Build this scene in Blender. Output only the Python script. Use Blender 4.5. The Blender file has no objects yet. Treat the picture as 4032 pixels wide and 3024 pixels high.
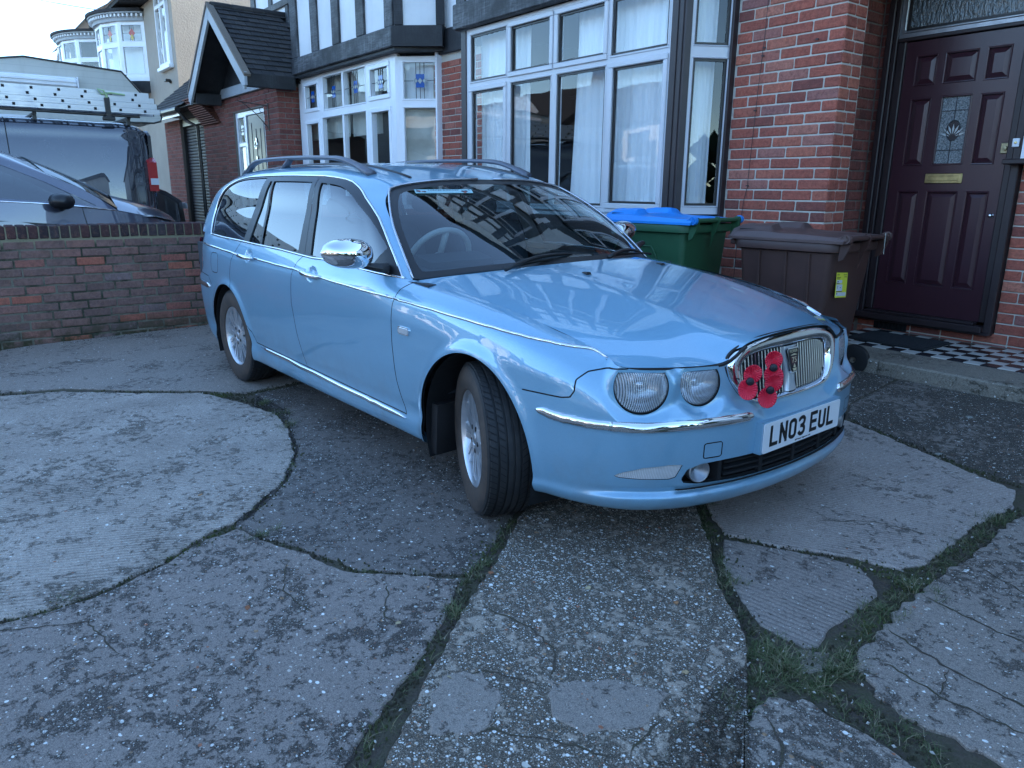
import bpy, bmesh, math, random
import numpy as np
from mathutils import Vector, Matrix, Euler
R = math.radians
random.seed(7); rng = np.random.default_rng(7)
sc = bpy.context.scene
COL = sc.collection

# ---------------------------------------------------------------- camera
cam = bpy.data.cameras.new('camera'); cam_ob = bpy.data.objects.new('camera', cam); COL.objects.link(cam_ob)
cam_ob.location = (0, 0, 1.303)
cam_ob.rotation_euler = (R(75.3207), R(-0.5094), R(52.8528))
cam.sensor_width = 36; cam.sensor_fit = 'HORIZONTAL'; cam.lens = 26.218
cam.clip_start = 0.05; cam.clip_end = 3000
sc.camera = cam_ob

# ---------------------------------------------------------------- sky and sun: low winter sun behind the houses
SUN_EL, SUN_AZ = 31.0, 9.0            # azimuth measured from +Y towards +X
world = bpy.data.worlds.new('World'); sc.world = world; world.use_nodes = True
wn = world.node_tree.nodes; wl = world.node_tree.links
for n in list(wn): wn.remove(n)
sky = wn.new('ShaderNodeTexSky'); sky.sky_type = 'NISHITA'; sky.sun_disc = False
sky.sun_elevation = R(SUN_EL); sky.sun_rotation = R(SUN_AZ); sky.altitude = 50
sky.air_density = .75; sky.dust_density = .15; sky.ozone_density = 1.0
bg = wn.new('ShaderNodeBackground'); bg.inputs['Strength'].default_value = 0.15
wo = wn.new('ShaderNodeOutputWorld')
tint = wn.new('ShaderNodeMix'); tint.data_type = 'RGBA'; tint.blend_type = 'MULTIPLY'; tint.inputs[0].default_value = 1.0; tint.inputs[7].default_value = (.86, .985, 1.0, 1)
wl.new(sky.outputs[0], tint.inputs[6]); wl.new(tint.outputs[2], bg.inputs[0]); wl.new(bg.outputs[0], wo.inputs[0])
sun = bpy.data.lights.new('sun', 'SUN'); sun.energy = 2.0; sun.angle = R(0.6); sun.color = (1.0, 0.86, 0.70)
sun_ob = bpy.data.objects.new('sun', sun); COL.objects.link(sun_ob)
_d = Vector((math.sin(R(SUN_AZ)) * math.cos(R(SUN_EL)), math.cos(R(SUN_AZ)) * math.cos(R(SUN_EL)), math.sin(R(SUN_EL))))
sun_ob.rotation_euler = (-_d).to_track_quat('-Z', 'Y').to_euler()
sc.view_settings.view_transform = 'Standard'; sc.view_settings.look = 'None'
sc.view_settings.gamma = 1.0; sc.view_settings.exposure = 2.5
try: sc.view_settings.use_curve_mapping = False
except Exception: pass
sc.cycles.max_bounces = 8; sc.cycles.transparent_max_bounces = 16
sc.cycles.use_denoising = True

# ---------------------------------------------------------------- node helper
class NT:
    def __init__(s, name):
        s.m = bpy.data.materials.new(name); s.m.use_nodes = True
        s.t = s.m.node_tree; s.t.nodes.clear()
        s.out = s.t.nodes.new('ShaderNodeOutputMaterial')
    def n(s, t, **kw):
        nd = s.t.nodes.new(t)
        for k, v in kw.items():
            if k.startswith('_'): setattr(nd, k[1:], v)
            else:
                key = k.replace('__', ' ')
                if key.isdigit(): key = int(key)
                s.put(nd.inputs[key], v)
        return nd
    def put(s, sock, v):
        if isinstance(v, bpy.types.NodeSocket): s.t.links.new(v, sock)
        elif isinstance(v, bpy.types.Node): s.t.links.new(v.outputs[0], sock)
        elif isinstance(v, (tuple, list)) and len(v) == 3 and sock.type == 'RGBA': sock.default_value = (*v, 1)
        else: sock.default_value = v
    def coord(s, kind='Object'): return s.n('ShaderNodeTexCoord').outputs[kind]
    def map(s, v, scale=(1, 1, 1), rot=(0, 0, 0), loc=(0, 0, 0)):
        return s.n('ShaderNodeMapping', Vector=v, Scale=scale, Rotation=rot, Location=loc).outputs[0]
    def noise(s, v, scale, detail=4, rough=.55, dist=0): 
        return s.n('ShaderNodeTexNoise', Vector=v, Scale=scale, Detail=detail, Roughness=rough, Distortion=dist).outputs[0]
    def vor(s, v, scale, feature='F1', out=0, rand=1.0):
        nd = s.n('ShaderNodeTexVoronoi', _feature=feature, Vector=v, Scale=scale, Randomness=rand); return nd.outputs[out]
    def ramp(s, f, stops, interp='LINEAR'):
        nd = s.n('ShaderNodeValToRGB', Fac=f); cr = nd.color_ramp; cr.interpolation = interp
        while len(cr.elements) < len(stops): cr.elements.new(.5)
        for e, (p, c) in zip(cr.elements, stops):
            e.position = p; e.color = (*c, 1) if isinstance(c, (tuple, list)) else (c, c, c, 1)
        return nd.outputs[0]
    def mix(s, f, a, b, mode='MIX'):
        nd = s.n('ShaderNodeMix', _data_type='RGBA', _blend_type=mode)
        s.put(nd.inputs[0], f); s.put(nd.inputs[6], a); s.put(nd.inputs[7], b); return nd.outputs[2]
    def math(s, op, a, b=0.0, c=0.0):
        nd = s.n('ShaderNodeMath', _operation=op); s.put(nd.inputs[0], a); s.put(nd.inputs[1], b); s.put(nd.inputs[2], c); return nd.outputs[0]
    def bump(s, h, strength=.3, dist=.01, normal=None):
        nd = s.n('ShaderNodeBump', Height=h, Strength=strength, Distance=dist)
        if normal is not None: s.put(nd.inputs['Normal'], normal)
        return nd.outputs[0]
    def bsdf(s, color, rough=.6, metal=0.0, normal=None, **kw):
        nd = s.n('ShaderNodeBsdfPrincipled'); s.put(nd.inputs['Base Color'], color); s.put(nd.inputs['Roughness'], rough)
        s.put(nd.inputs['Metallic'], metal)
        if normal is not None: s.put(nd.inputs['Normal'], normal)
        for k, v in kw.items(): s.put(nd.inputs[k.replace('_', ' ')], v)
        return nd.outputs[0]
    def done(s, sh): s.t.links.new(sh, s.out.inputs[0]); return s.m
M = {}
def simple(name, color, rough=.5, metal=0.0, nscale=0, namp=.15, bump=0.0, bscale=60, **kw):
    t = NT(name); c = t.coord(); col = color
    if nscale:
        f = t.noise(c, nscale, 5, .6)
        col = t.mix(t.ramp(f, [(.3, 0.0), (.7, 1.0)]), tuple(x * (1 - namp) for x in color), tuple(min(1, x * (1 + namp)) for x in color))
    nr = t.bump(t.noise(c, bscale, 4), bump, .004) if bump else None
    M[name] = t.done(t.bsdf(col, rough, metal, nr, **kw)); return M[name]

# ---------------------------------------------------------------- materials
def mat_concrete(name, dark, light, chips=1.0, brushed=None, wear=.5, moss=.1, chipdens=.5, tint=None):
    """driveway concrete: fine grain, pitted skin exposing dark matrix and pale flint chips"""
    t = NT(name); c = t.coord()
    big = t.noise(c, .8, 5, .6); clump = t.noise(c, 2.3, 5, .6, .3); pits = t.noise(c, 24, 9, .78, .25); fine = t.noise(c, 75, 5, .75); micro = t.noise(c, 330, 3, .75)
    base = t.mix(t.ramp(big, [(.3, 0.0), (.7, 1.0)]), tuple(x * .80 for x in light), light)
    base = t.mix(t.math('MULTIPLY', t.ramp(t.noise(c, 5, 6, .7, .5), [(.35, 1.0), (.6, 0.0)]), .30), base, tuple(x * .6 for x in light))
    patch = t.math('ADD', t.math('MULTIPLY', pits, .66), t.math('MULTIPLY', clump, .34)); th = .60 - .20 * wear
    pm = t.ramp(patch, [(th, 0.0), (th + .035, 1.0)])
    col = t.mix(pm, base, t.mix(fine, tuple(x * .55 for x in dark), tuple(x * 1.35 for x in dark)))
    col = t.mix(t.math('MULTIPLY', t.ramp(fine, [(.50, 0.0), (.66, 1.0)]), .50), col, tuple(x * .55 for x in dark))
    col = t.mix(t.math('MULTIPLY', t.ramp(micro, [(.53, 0.0), (.64, 1.0)]), .55), col, tuple(min(1, x * 1.75) for x in light))
    col = t.mix(t.math('MULTIPLY', t.ramp(micro, [(.34, 1.0), (.46, 0.0)]), .6), col, tuple(x * .4 for x in dark))
    def layer(scale, dens, size, amt, col, stretch):
        w_ = t.n('ShaderNodeVectorMath', _operation='ADD'); t.put(w_.inputs[0], t.map(c, stretch)); nz = t.n('ShaderNodeTexNoise', Vector=c, Scale=scale * .9); sc_ = t.n('ShaderNodeVectorMath', _operation='SCALE'); t.put(sc_.inputs[0], nz.outputs[1]); sc_.inputs[3].default_value = .55 / scale; t.put(w_.inputs[1], sc_.outputs[0])
        cell = t.n('ShaderNodeTexVoronoi', _feature='F1', Vector=w_.outputs[0], Scale=scale); rnd = t.n('ShaderNodeSeparateColor', Color=cell.outputs['Color'])
        sel = t.math('MULTIPLY', t.math('LESS_THAN', rnd.outputs[0], t.math('MULTIPLY_ADD', pm, dens * .8, dens * .2)), t.math('LESS_THAN', cell.outputs['Distance'], t.math('MULTIPLY_ADD', rnd.outputs[1], size, size * .45)))
        cc = t.ramp(rnd.outputs[2], [(0, (.55, .52, .46)), (.40, (.85, .84, .80)), (.62, (.24, .21, .17)), (.76, (.34, .21, .12)), (.84, (.80, .80, .76)), (.95, (.34, .13, .07))], 'CONSTANT')
        return t.mix(t.math('MULTIPLY', sel, amt * chips), col, cc), sel
    col, s1 = layer(62.0, chipdens * .65, .30, .95, col, (1, 1.2, 1)); col, s2 = layer(150.0, chipdens * .9, .32, .85, col, (1.1, 1, 1)); col, s3 = layer(30.0, chipdens * .20, .22, .95, col, (1, 1.3, 1))
    ls = t.n('ShaderNodeTexVoronoi', _feature='SMOOTH_F1', Vector=t.map(c, (1, 1, 1), loc=(3, 1, 0)), Scale=2.6)
    col = t.mix(t.math('MULTIPLY', t.ramp(t.math('ADD', ls.outputs['Distance'], t.math('MULTIPLY', fine, .12)), [(.095, 1.0), (.12, 0.0)]), .55), col, (.46, .48, .43))
    col = t.mix(t.math('MULTIPLY', t.ramp(t.noise(c, 2.3, 7, .72, 1), [(.54, 0.0), (.70, 1.0)]), moss), col, (.034, .034, .020))
    h = t.math('ADD', t.math('MULTIPLY', pm, -.5), t.math('MULTIPLY', fine, .35)); h = t.math('ADD', h, t.math('MULTIPLY', s1, .3))
    h = t.math('ADD', h, t.math('MULTIPLY', micro, .12))
    if brushed is not None:
        sc_, ang, amt = brushed
        w = t.n('ShaderNodeTexWave', _wave_type='BANDS', _bands_direction='X', Vector=t.map(c, (1, 1, 1), (0, 0, R(ang))), Scale=sc_, Distortion=2.6, Detail=5.0, Detail__Scale=2.2, Detail__Roughness=.75).outputs[1]
        fade = t.ramp(t.math('ADD', t.noise(c, 1.7, 5, .65), t.math('MULTIPLY', pits, .3)), [(.55, .10), (.78, 1.0)])
        h = t.math('ADD', h, t.math('MULTIPLY', t.math('MULTIPLY', w, fade), amt))
        col = t.mix(t.math('MULTIPLY', t.math('MULTIPLY', t.ramp(w, [(.0, 1.0), (.5, 0.0)]), fade), .55), col, tuple(x * .5 for x in dark))
    M[name] = t.done(t.bsdf(col, t.ramp(fine, [(.3, .60), (.8, .9)]), 0, t.bump(h, .8, .010), Specular_IOR_Level=.35)); return M[name]
mat_concrete('concrete_ridged', (0.118, 0.098, 0.078), (0.457, 0.388, 0.331), brushed=(15.0, 26, .9), wear=.34, moss=.30, chipdens=.40)
mat_concrete('concrete_smooth', (0.094, 0.079, 0.067), (0.294, 0.249, 0.213), wear=.25, moss=.12, chipdens=.22)
mat_concrete('concrete_dark', (0.068, 0.058, 0.051), (0.188, 0.159, 0.140), wear=.45, moss=.10, chipdens=.55)
mat_concrete('concrete_blotchy', (0.055, 0.045, 0.038), (0.280, 0.231, 0.200), wear=.38, moss=.08, chipdens=.50)
mat_concrete('concrete_pebbly', (0.079, 0.065, 0.049), (0.392, 0.326, 0.262), wear=.72, moss=.22, chipdens=.85)
mat_concrete('concrete_brushed', (0.148, 0.125, 0.107), (0.428, 0.361, 0.317), brushed=(17.0, 63, .45), wear=.22, moss=.10, chipdens=.22)
mat_concrete('concrete_plain', (0.108, 0.090, 0.079), (0.325, 0.274, 0.241), brushed=(14.0, 82, .15), wear=.22, moss=.06, chipdens=.25)
mat_concrete('concrete_grey', (0.079, 0.067, 0.056), (0.306, 0.259, 0.222), wear=.40, moss=.12, chipdens=.50)
mat_concrete('concrete_mossy', (0.050, 0.044, 0.035), (0.223, 0.187, 0.158), wear=.80, moss=.50, chipdens=.25)
mat_concrete('concrete_step', (0.082, 0.070, 0.051), (0.270, 0.234, 0.185), wear=.26, moss=.40, chipdens=.12)
t = NT('soil'); c = t.coord(); f = t.noise(c, 9, 6, .7); f2 = t.noise(c, 70, 4, .7)
col = t.mix(t.ramp(f, [(.42, 0.0), (.6, 1.0)]), (.085, .066, .050), (.075, .075, .035))
col = t.mix(t.ramp(f2, [(.3, 0.0), (.75, .6)]), col, (.14, .11, .085))
M['soil'] = t.done(t.bsdf(col, .95, 0, t.bump(t.math('ADD', f2, t.math('MULTIPLY', f, .6)), 1.0, .03)))
t = NT('road_asphalt'); c = t.coord()
col = t.mix(t.noise(c, 90, 3, .8), (.035, .035, .037), (.08, .08, .082))
M['road_asphalt'] = t.done(t.bsdf(col, .85, 0, t.bump(t.noise(c, 120, 3), .4, .004)))
t = NT('moss'); c = t.coord(); f = t.noise(c, 30, 4)
M['moss'] = t.done(t.bsdf(t.mix(t.ramp(t.noise(c, 3, 3), [(.45, 0.0), (.65, 1.0)]), t.mix(f, (.022, .019, .012), (.060, .050, .028)), t.mix(f, (.030, .034, .012), (.085, .105, .022))), .95, 0, t.bump(t.noise(c, 220, 3), .8, .01)))
t = NT('grass_blade'); oi = t.n('ShaderNodeNewGeometry').outputs['Random Per Island']
M['grass_blade'] = t.done(t.bsdf(t.ramp(oi, [(0, (.040, .062, .020)), (.35, (.075, .105, .040)), (.6, (.12, .14, .065)), (.8, (.20, .18, .10)), (1, (.30, .25, .17))]), .7, Specular_IOR_Level=.3))
simple('pebble', (.42, .40, .36), .7, nscale=3, namp=.5)
t = NT('leaf_dead'); oi = t.n('ShaderNodeObjectInfo').outputs['Random']
M['leaf_dead'] = t.done(t.bsdf(t.ramp(oi, [(0, (.25, .09, .04)), (.6, (.35, .20, .09)), (1, (.4, .33, .2))]), .7))

def mat_brick(name, stops, dirt=.3, moss=0.0, bs=1.0):
    t = NT(name); c = t.coord('Object')
    oi = t.n('ShaderNodeObjectInfo'); rnd = oi.outputs['Random']
    isl = t.n('ShaderNodeNewGeometry').outputs['Random Per Island']
    r = t.math('FRACT', t.math('ADD', rnd, isl))
    wc = t.n('ShaderNodeNewGeometry').outputs['Position']
    col = t.ramp(r, stops)
    off = t.n('ShaderNodeVectorMath', _operation='MULTIPLY'); t.put(off.inputs[0], wc); off.inputs[1].default_value = (1, 1, 1)
    f = t.noise(wc, 38, 5, .7, .6); f2 = t.noise(wc, 9, 4, .6)
    col = t.mix(t.math('MULTIPLY', t.ramp(f, [(.35, 1.0), (.6, 0.0)]), .5), col, tuple(x * .45 for x in stops[0][1]))
    col = t.mix(t.math('MULTIPLY', t.ramp(t.noise(wc, 22, 4, .6, 1), [(.52, 0.0), (.75, 1.0)]), .35), col, (.36, .16, .10))
    col = t.mix(t.math('MULTIPLY', t.ramp(f2, [(.45, 0.0), (.7, 1.0)]), dirt), col, (.055, .045, .042))
    col = t.mix(t.math('MULTIPLY', t.ramp(t.noise(wc, 140, 2), [(.68, 0.0), (.74, 1.0)]), .3), col, (.5, .47, .43))
    if moss: 
        z = t.n('ShaderNodeSeparateXYZ', Vector=wc).outputs[2]
        mm = t.math('MULTIPLY', t.ramp(t.noise(wc, 6, 5, .7, .5), [(.5, 0.0), (.66, 1.0)]), moss)
        low = t.ramp(z, [(.0, 1.0), (.22, .12)])
        col = t.mix(t.math('MAXIMUM', t.math('MULTIPLY', mm, .3), t.math('MULTIPLY', low, t.math('MULTIPLY', moss, t.ramp(t.noise(wc, 7, 5, .7), [(.4, .2), (.55, 1.0)])))), col, (.035, .04, .016))
    h = t.math('ADD', t.math('MULTIPLY', f, .7), t.math('MULTIPLY', t.noise(wc, 160, 3, .7), .35))
    # drag-faced folds
    wv = t.noise(t.map(wc, (1, 1, 2.6)), 24, 3, .5, 2.2)
    h = t.math('ADD', h, t.math('MULTIPLY', wv, .8 * bs))
    M[name] = t.done(t.bsdf(col, .88, 0, t.bump(h, .65, .010), Specular_IOR_Level=.25)); return M[name]
mat_brick('brick_red', [(0, (0.207, 0.074, 0.063)), (.15, (0.342, 0.099, 0.070)), (.38, (0.451, 0.126, 0.083)), (.60, (0.378, 0.108, 0.077)), (.78, (0.525, 0.171, 0.108)), (.90, (0.305, 0.135, 0.122)), (1, (0.586, 0.216, 0.140))], .14)
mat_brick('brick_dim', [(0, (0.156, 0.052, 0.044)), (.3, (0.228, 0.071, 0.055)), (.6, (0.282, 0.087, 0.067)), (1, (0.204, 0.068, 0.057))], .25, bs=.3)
mat_brick('brick_wall', [(0, (0.184, 0.112, 0.099)), (.30, (0.271, 0.150, 0.126)), (.55, (0.228, 0.135, 0.117)), (.72, (0.315, 0.158, 0.129)), (.84, (0.385, 0.128, 0.096)), (.90, (0.490, 0.147, 0.090)), (.95, (0.228, 0.147, 0.143)), (1, (0.271, 0.188, 0.180))], .2, moss=.9, bs=.3)
mat_brick('brick_coping', [(0, (0.045, 0.031, 0.033)), (.4, (0.075, 0.044, 0.043)), (.75, (0.098, 0.042, 0.039)), (1, (0.068, 0.055, 0.057))], .3, bs=.3)
t = NT('mortar_pale'); c = t.coord(); f = t.noise(c, 45, 4, .7)
M['mortar_pale'] = t.done(t.bsdf(t.mix(f, (.42, .385, .32), (.60, .565, .49)), .95, 0, t.bump(f, .6, .006)))
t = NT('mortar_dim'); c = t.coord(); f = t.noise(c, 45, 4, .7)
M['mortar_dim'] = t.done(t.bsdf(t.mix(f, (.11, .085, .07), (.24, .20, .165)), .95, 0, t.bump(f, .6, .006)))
t = NT('mortar_mossy'); c = t.coord(); f = t.noise(c, 4, 5, .7); z = t.n('ShaderNodeSeparateXYZ', Vector=c).outputs[2]
col = t.mix(t.ramp(f, [(.42, 0.0), (.58, 1.0)]), (.17, .155, .115), (.040, .044, .026))
M['mortar_mossy'] = t.done(t.bsdf(t.mix(t.ramp(z, [(.80, 0.0), (.84, 1.0)]), col, (.24, .21, .13)), .95, 0, t.bump(t.noise(c, 60, 4), .8, .01)))
def mat_render(name, col_, amp, scale):
    t = NT(name); c = t.coord(); f = t.noise(c, scale, 4, .7); g = t.noise(c, 1.1, 5, .65)
    col = t.mix(t.ramp(g, [(.35, 0.0), (.7, 1.0)]), tuple(x * .82 for x in col_), col_)
    st = t.noise(t.map(c, (6, 6, .5)), 2.0, 4, .6)
    col = t.mix(t.math('MULTIPLY', t.ramp(st, [(.55, 0.0), (.8, 1.0)]), .25), col, tuple(x * .55 for x in col_))
    M[name] = t.done(t.bsdf(col, .9, 0, t.bump(f, amp, .02)))
mat_render('white_render', (.80, .80, .80), .12, 30)
mat_render('pebbledash', (.43, .37, .30), 1.0, 26)
def mat_timber(name, col_, worn):
    t = NT(name); c = t.coord()
    g = t.noise(t.map(c, (2.5, 30, 30)), 2.2, 5, .7, .5)
    gv = t.noise(t.map(c, (30, 30, 2.5)), 2.2, 5, .7, .5)
    gg = t.math('MULTIPLY', t.math('ADD', g, gv), .5)
    w = t.ramp(t.noise(c, 2.6, 4, .6), [(.40, 0.0), (.62, 1.0)])
    col = t.mix(t.math('MULTIPLY', t.math('MULTIPLY', w, t.ramp(gg, [(.40, 0.0), (.60, 1.0)])), worn), col_, (.20, .205, .215))
    M[name] = t.done(t.bsdf(col, .62, 0, t.bump(gg, .5, .008)))
mat_timber('black_timber', (.012, .012, .014), .75); mat_timber('black_timber_dark', (.010, .010, .012), .15)
mat_timber('grey_paint_wood', (.36, .38, .40), .5)
simple('upvc_white', (.80, .81, .84), .28, nscale=3, namp=.05)
simple('frame_silver_white', (.56, .56, .58), .32, nscale=3, namp=.05)
simple('frame_brown', (.026, .016, .017), .45, nscale=6, namp=.2)
simple('frame_black', (.018, .016, .016), .4)
t = NT('door_maroon'); c = t.coord(); g = t.noise(t.map(c, (22, 22, 1.3)), 3, 5, .7)
M['door_maroon'] = t.done(t.bsdf(t.mix(g, (.034, .011, .017), (.052, .017, .024)), .33, 0, t.bump(g, .12, .003), Coat_Weight=.25, Coat_Roughness=.25))
simple('brass', (.52, .42, .20), .38, 1.0, nscale=20, namp=.25); simple('brass_dull', (.35, .30, .18), .5, .8)
simple('chrome', (.82, .83, .85), .05, 1.0)
simple('steel_dull', (.40, .41, .43), .45, .9, nscale=14, namp=.2)
t = NT('aluminium'); c = t.coord(); f = t.noise(c, 9, 5, .7)
M['aluminium'] = t.done(t.bsdf(t.mix(f, (.42, .43, .45), (.62, .63, .66)), t.ramp(f, [(.3, .30), (.8, .55)]), .75))
simple('black_plastic', (.014, .014, .015), .42, bump=.15, bscale=300)
simple('black_rubber', (.012, .012, .012), .6)
simple('black_matt', (.006, .006, .007), .9)
simple('dark_void', (.004, .004, .005), 1.0)
simple('tile_black', (.014, .014, .016), .22, nscale=8, namp=.4); simple('tile_white', (.52, .50, .45), .25, nscale=8, namp=.14)
simple('doormat', (.012, .014, .016), .95, bump=.9, bscale=160)
simple('white_paint', (.75, .76, .78), .4); simple('red_lens', (.35, .01, .012), .12, Coat_Weight=1.0); simple('white_lens', (.55, .55, .58), .15)
def mat_roof(name, a, b):
    t = NT(name); c = t.coord(); r = t.math('FRACT', t.math('ADD', t.n('ShaderNodeObjectInfo').outputs['Random'], t.n('ShaderNodeNewGeometry').outputs['Random Per Island']))
    wc = t.n('ShaderNodeNewGeometry').outputs['Position']
    col = t.mix(r, a, b); col = t.mix(t.math('MULTIPLY', t.ramp(t.noise(wc, 14, 5, .7), [(.55, 0.0), (.72, 1.0)]), .5), col, (.085, .085, .07))
    M[name] = t.done(t.bsdf(col, .85, 0, t.bump(t.noise(wc, 60, 4, .7), .5, .006)))
mat_roof('roof_tile', (.018, .017, .019), (.040, .036, .036))
def mat_glass(name, tint=(1, 1, 1), ior=1.5, rough=0.0, refl=1.0, bumpy=0.0):
    t = NT(name); fr = t.n('ShaderNodeFresnel', IOR=ior).outputs[0]
    gl = t.n('ShaderNodeBsdfGlossy', Roughness=rough); gl.inputs[0].default_value = (1, 1, 1, 1)
    if bumpy:
        c = t.coord(); b = t.bump(t.noise(c, bumpy, 2), .25, .02); t.put(gl.inputs['Normal'], b)
    tr = t.n('ShaderNodeBsdfTransparent'); tr.inputs[0].default_value = (*tint, 1)
    bf = t.n('ShaderNodeNewGeometry').outputs['Backfacing']; mx = t.n('ShaderNodeMixShader'); t.put(mx.inputs[0], t.math('MULTIPLY', t.math('MULTIPLY', fr, refl), t.math('SUBTRACT', 1.0, bf))); t.put(mx.inputs[1], tr.outputs[0]); t.put(mx.inputs[2], gl.outputs[0])
    M[name] = t.done(mx.outputs[0])
mat_glass('window_glass', (.98, .99, .99), 1.6, 0, 1.0, .9)
mat_glass('car_glass', (.66, .76, .76), 1.85); mat_glass('car_glass_tint', (.16, .20, .21), 2.2)
mat_glass('lamp_glass', (.93, .95, .97), 1.5)
t = NT('obscure_glass'); c = t.coord(); f = t.noise(t.map(c, (1, 1, .35)), 60, 3, .6)
M['obscure_glass'] = t.done(t.bsdf((.06, .075, .08), .12, 0, t.bump(f, .9, .01), Specular_IOR_Level=.9))
t = NT('pattern_glass'); c = t.coord(); f = t.noise(c, 95, 3, .6, .8)
M['pattern_glass'] = t.done(t.bsdf(t.mix(t.ramp(f, [(.4, 0.0), (.6, 1.0)]), (.075, .09, .095), (.24, .26, .265)), .2, 0, t.bump(f, .6, .006)))
t = NT('net_curtain'); c = t.coord()
f = t.noise(t.map(c, (9, 9, .4)), 1.5, 3)
d = t.n('ShaderNodeBsdfDiffuse', Color=t.mix(f, (.80, .84, .86), (.97, .98, .98))).outputs[0]
tl = t.n('ShaderNodeBsdfTranslucent', Color=(.85, .88, .9)).outputs[0]
mx = t.n('ShaderNodeMixShader', Fac=.15); t.put(mx.inputs[1], d); t.put(mx.inputs[2], tl); M['net_curtain'] = t.done(mx.outputs[0])
simple('blind_fabric', (.42, .41, .36), .9, nscale=5, namp=.1)
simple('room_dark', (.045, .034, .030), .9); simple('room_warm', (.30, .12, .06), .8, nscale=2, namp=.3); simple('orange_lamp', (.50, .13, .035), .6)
simple('stained_blue', (.01, .09, .36), .12); simple('stained_clear', (.42, .46, .46), .12); simple('stained_red', (.45, .05, .03), .2); simple('stained_yellow', (.5, .36, .06), .2)
simple('lead', (.03, .03, .035), .5)
simple('brown_clay', (.15, .055, .038), .9, nscale=12, namp=.3)

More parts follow.
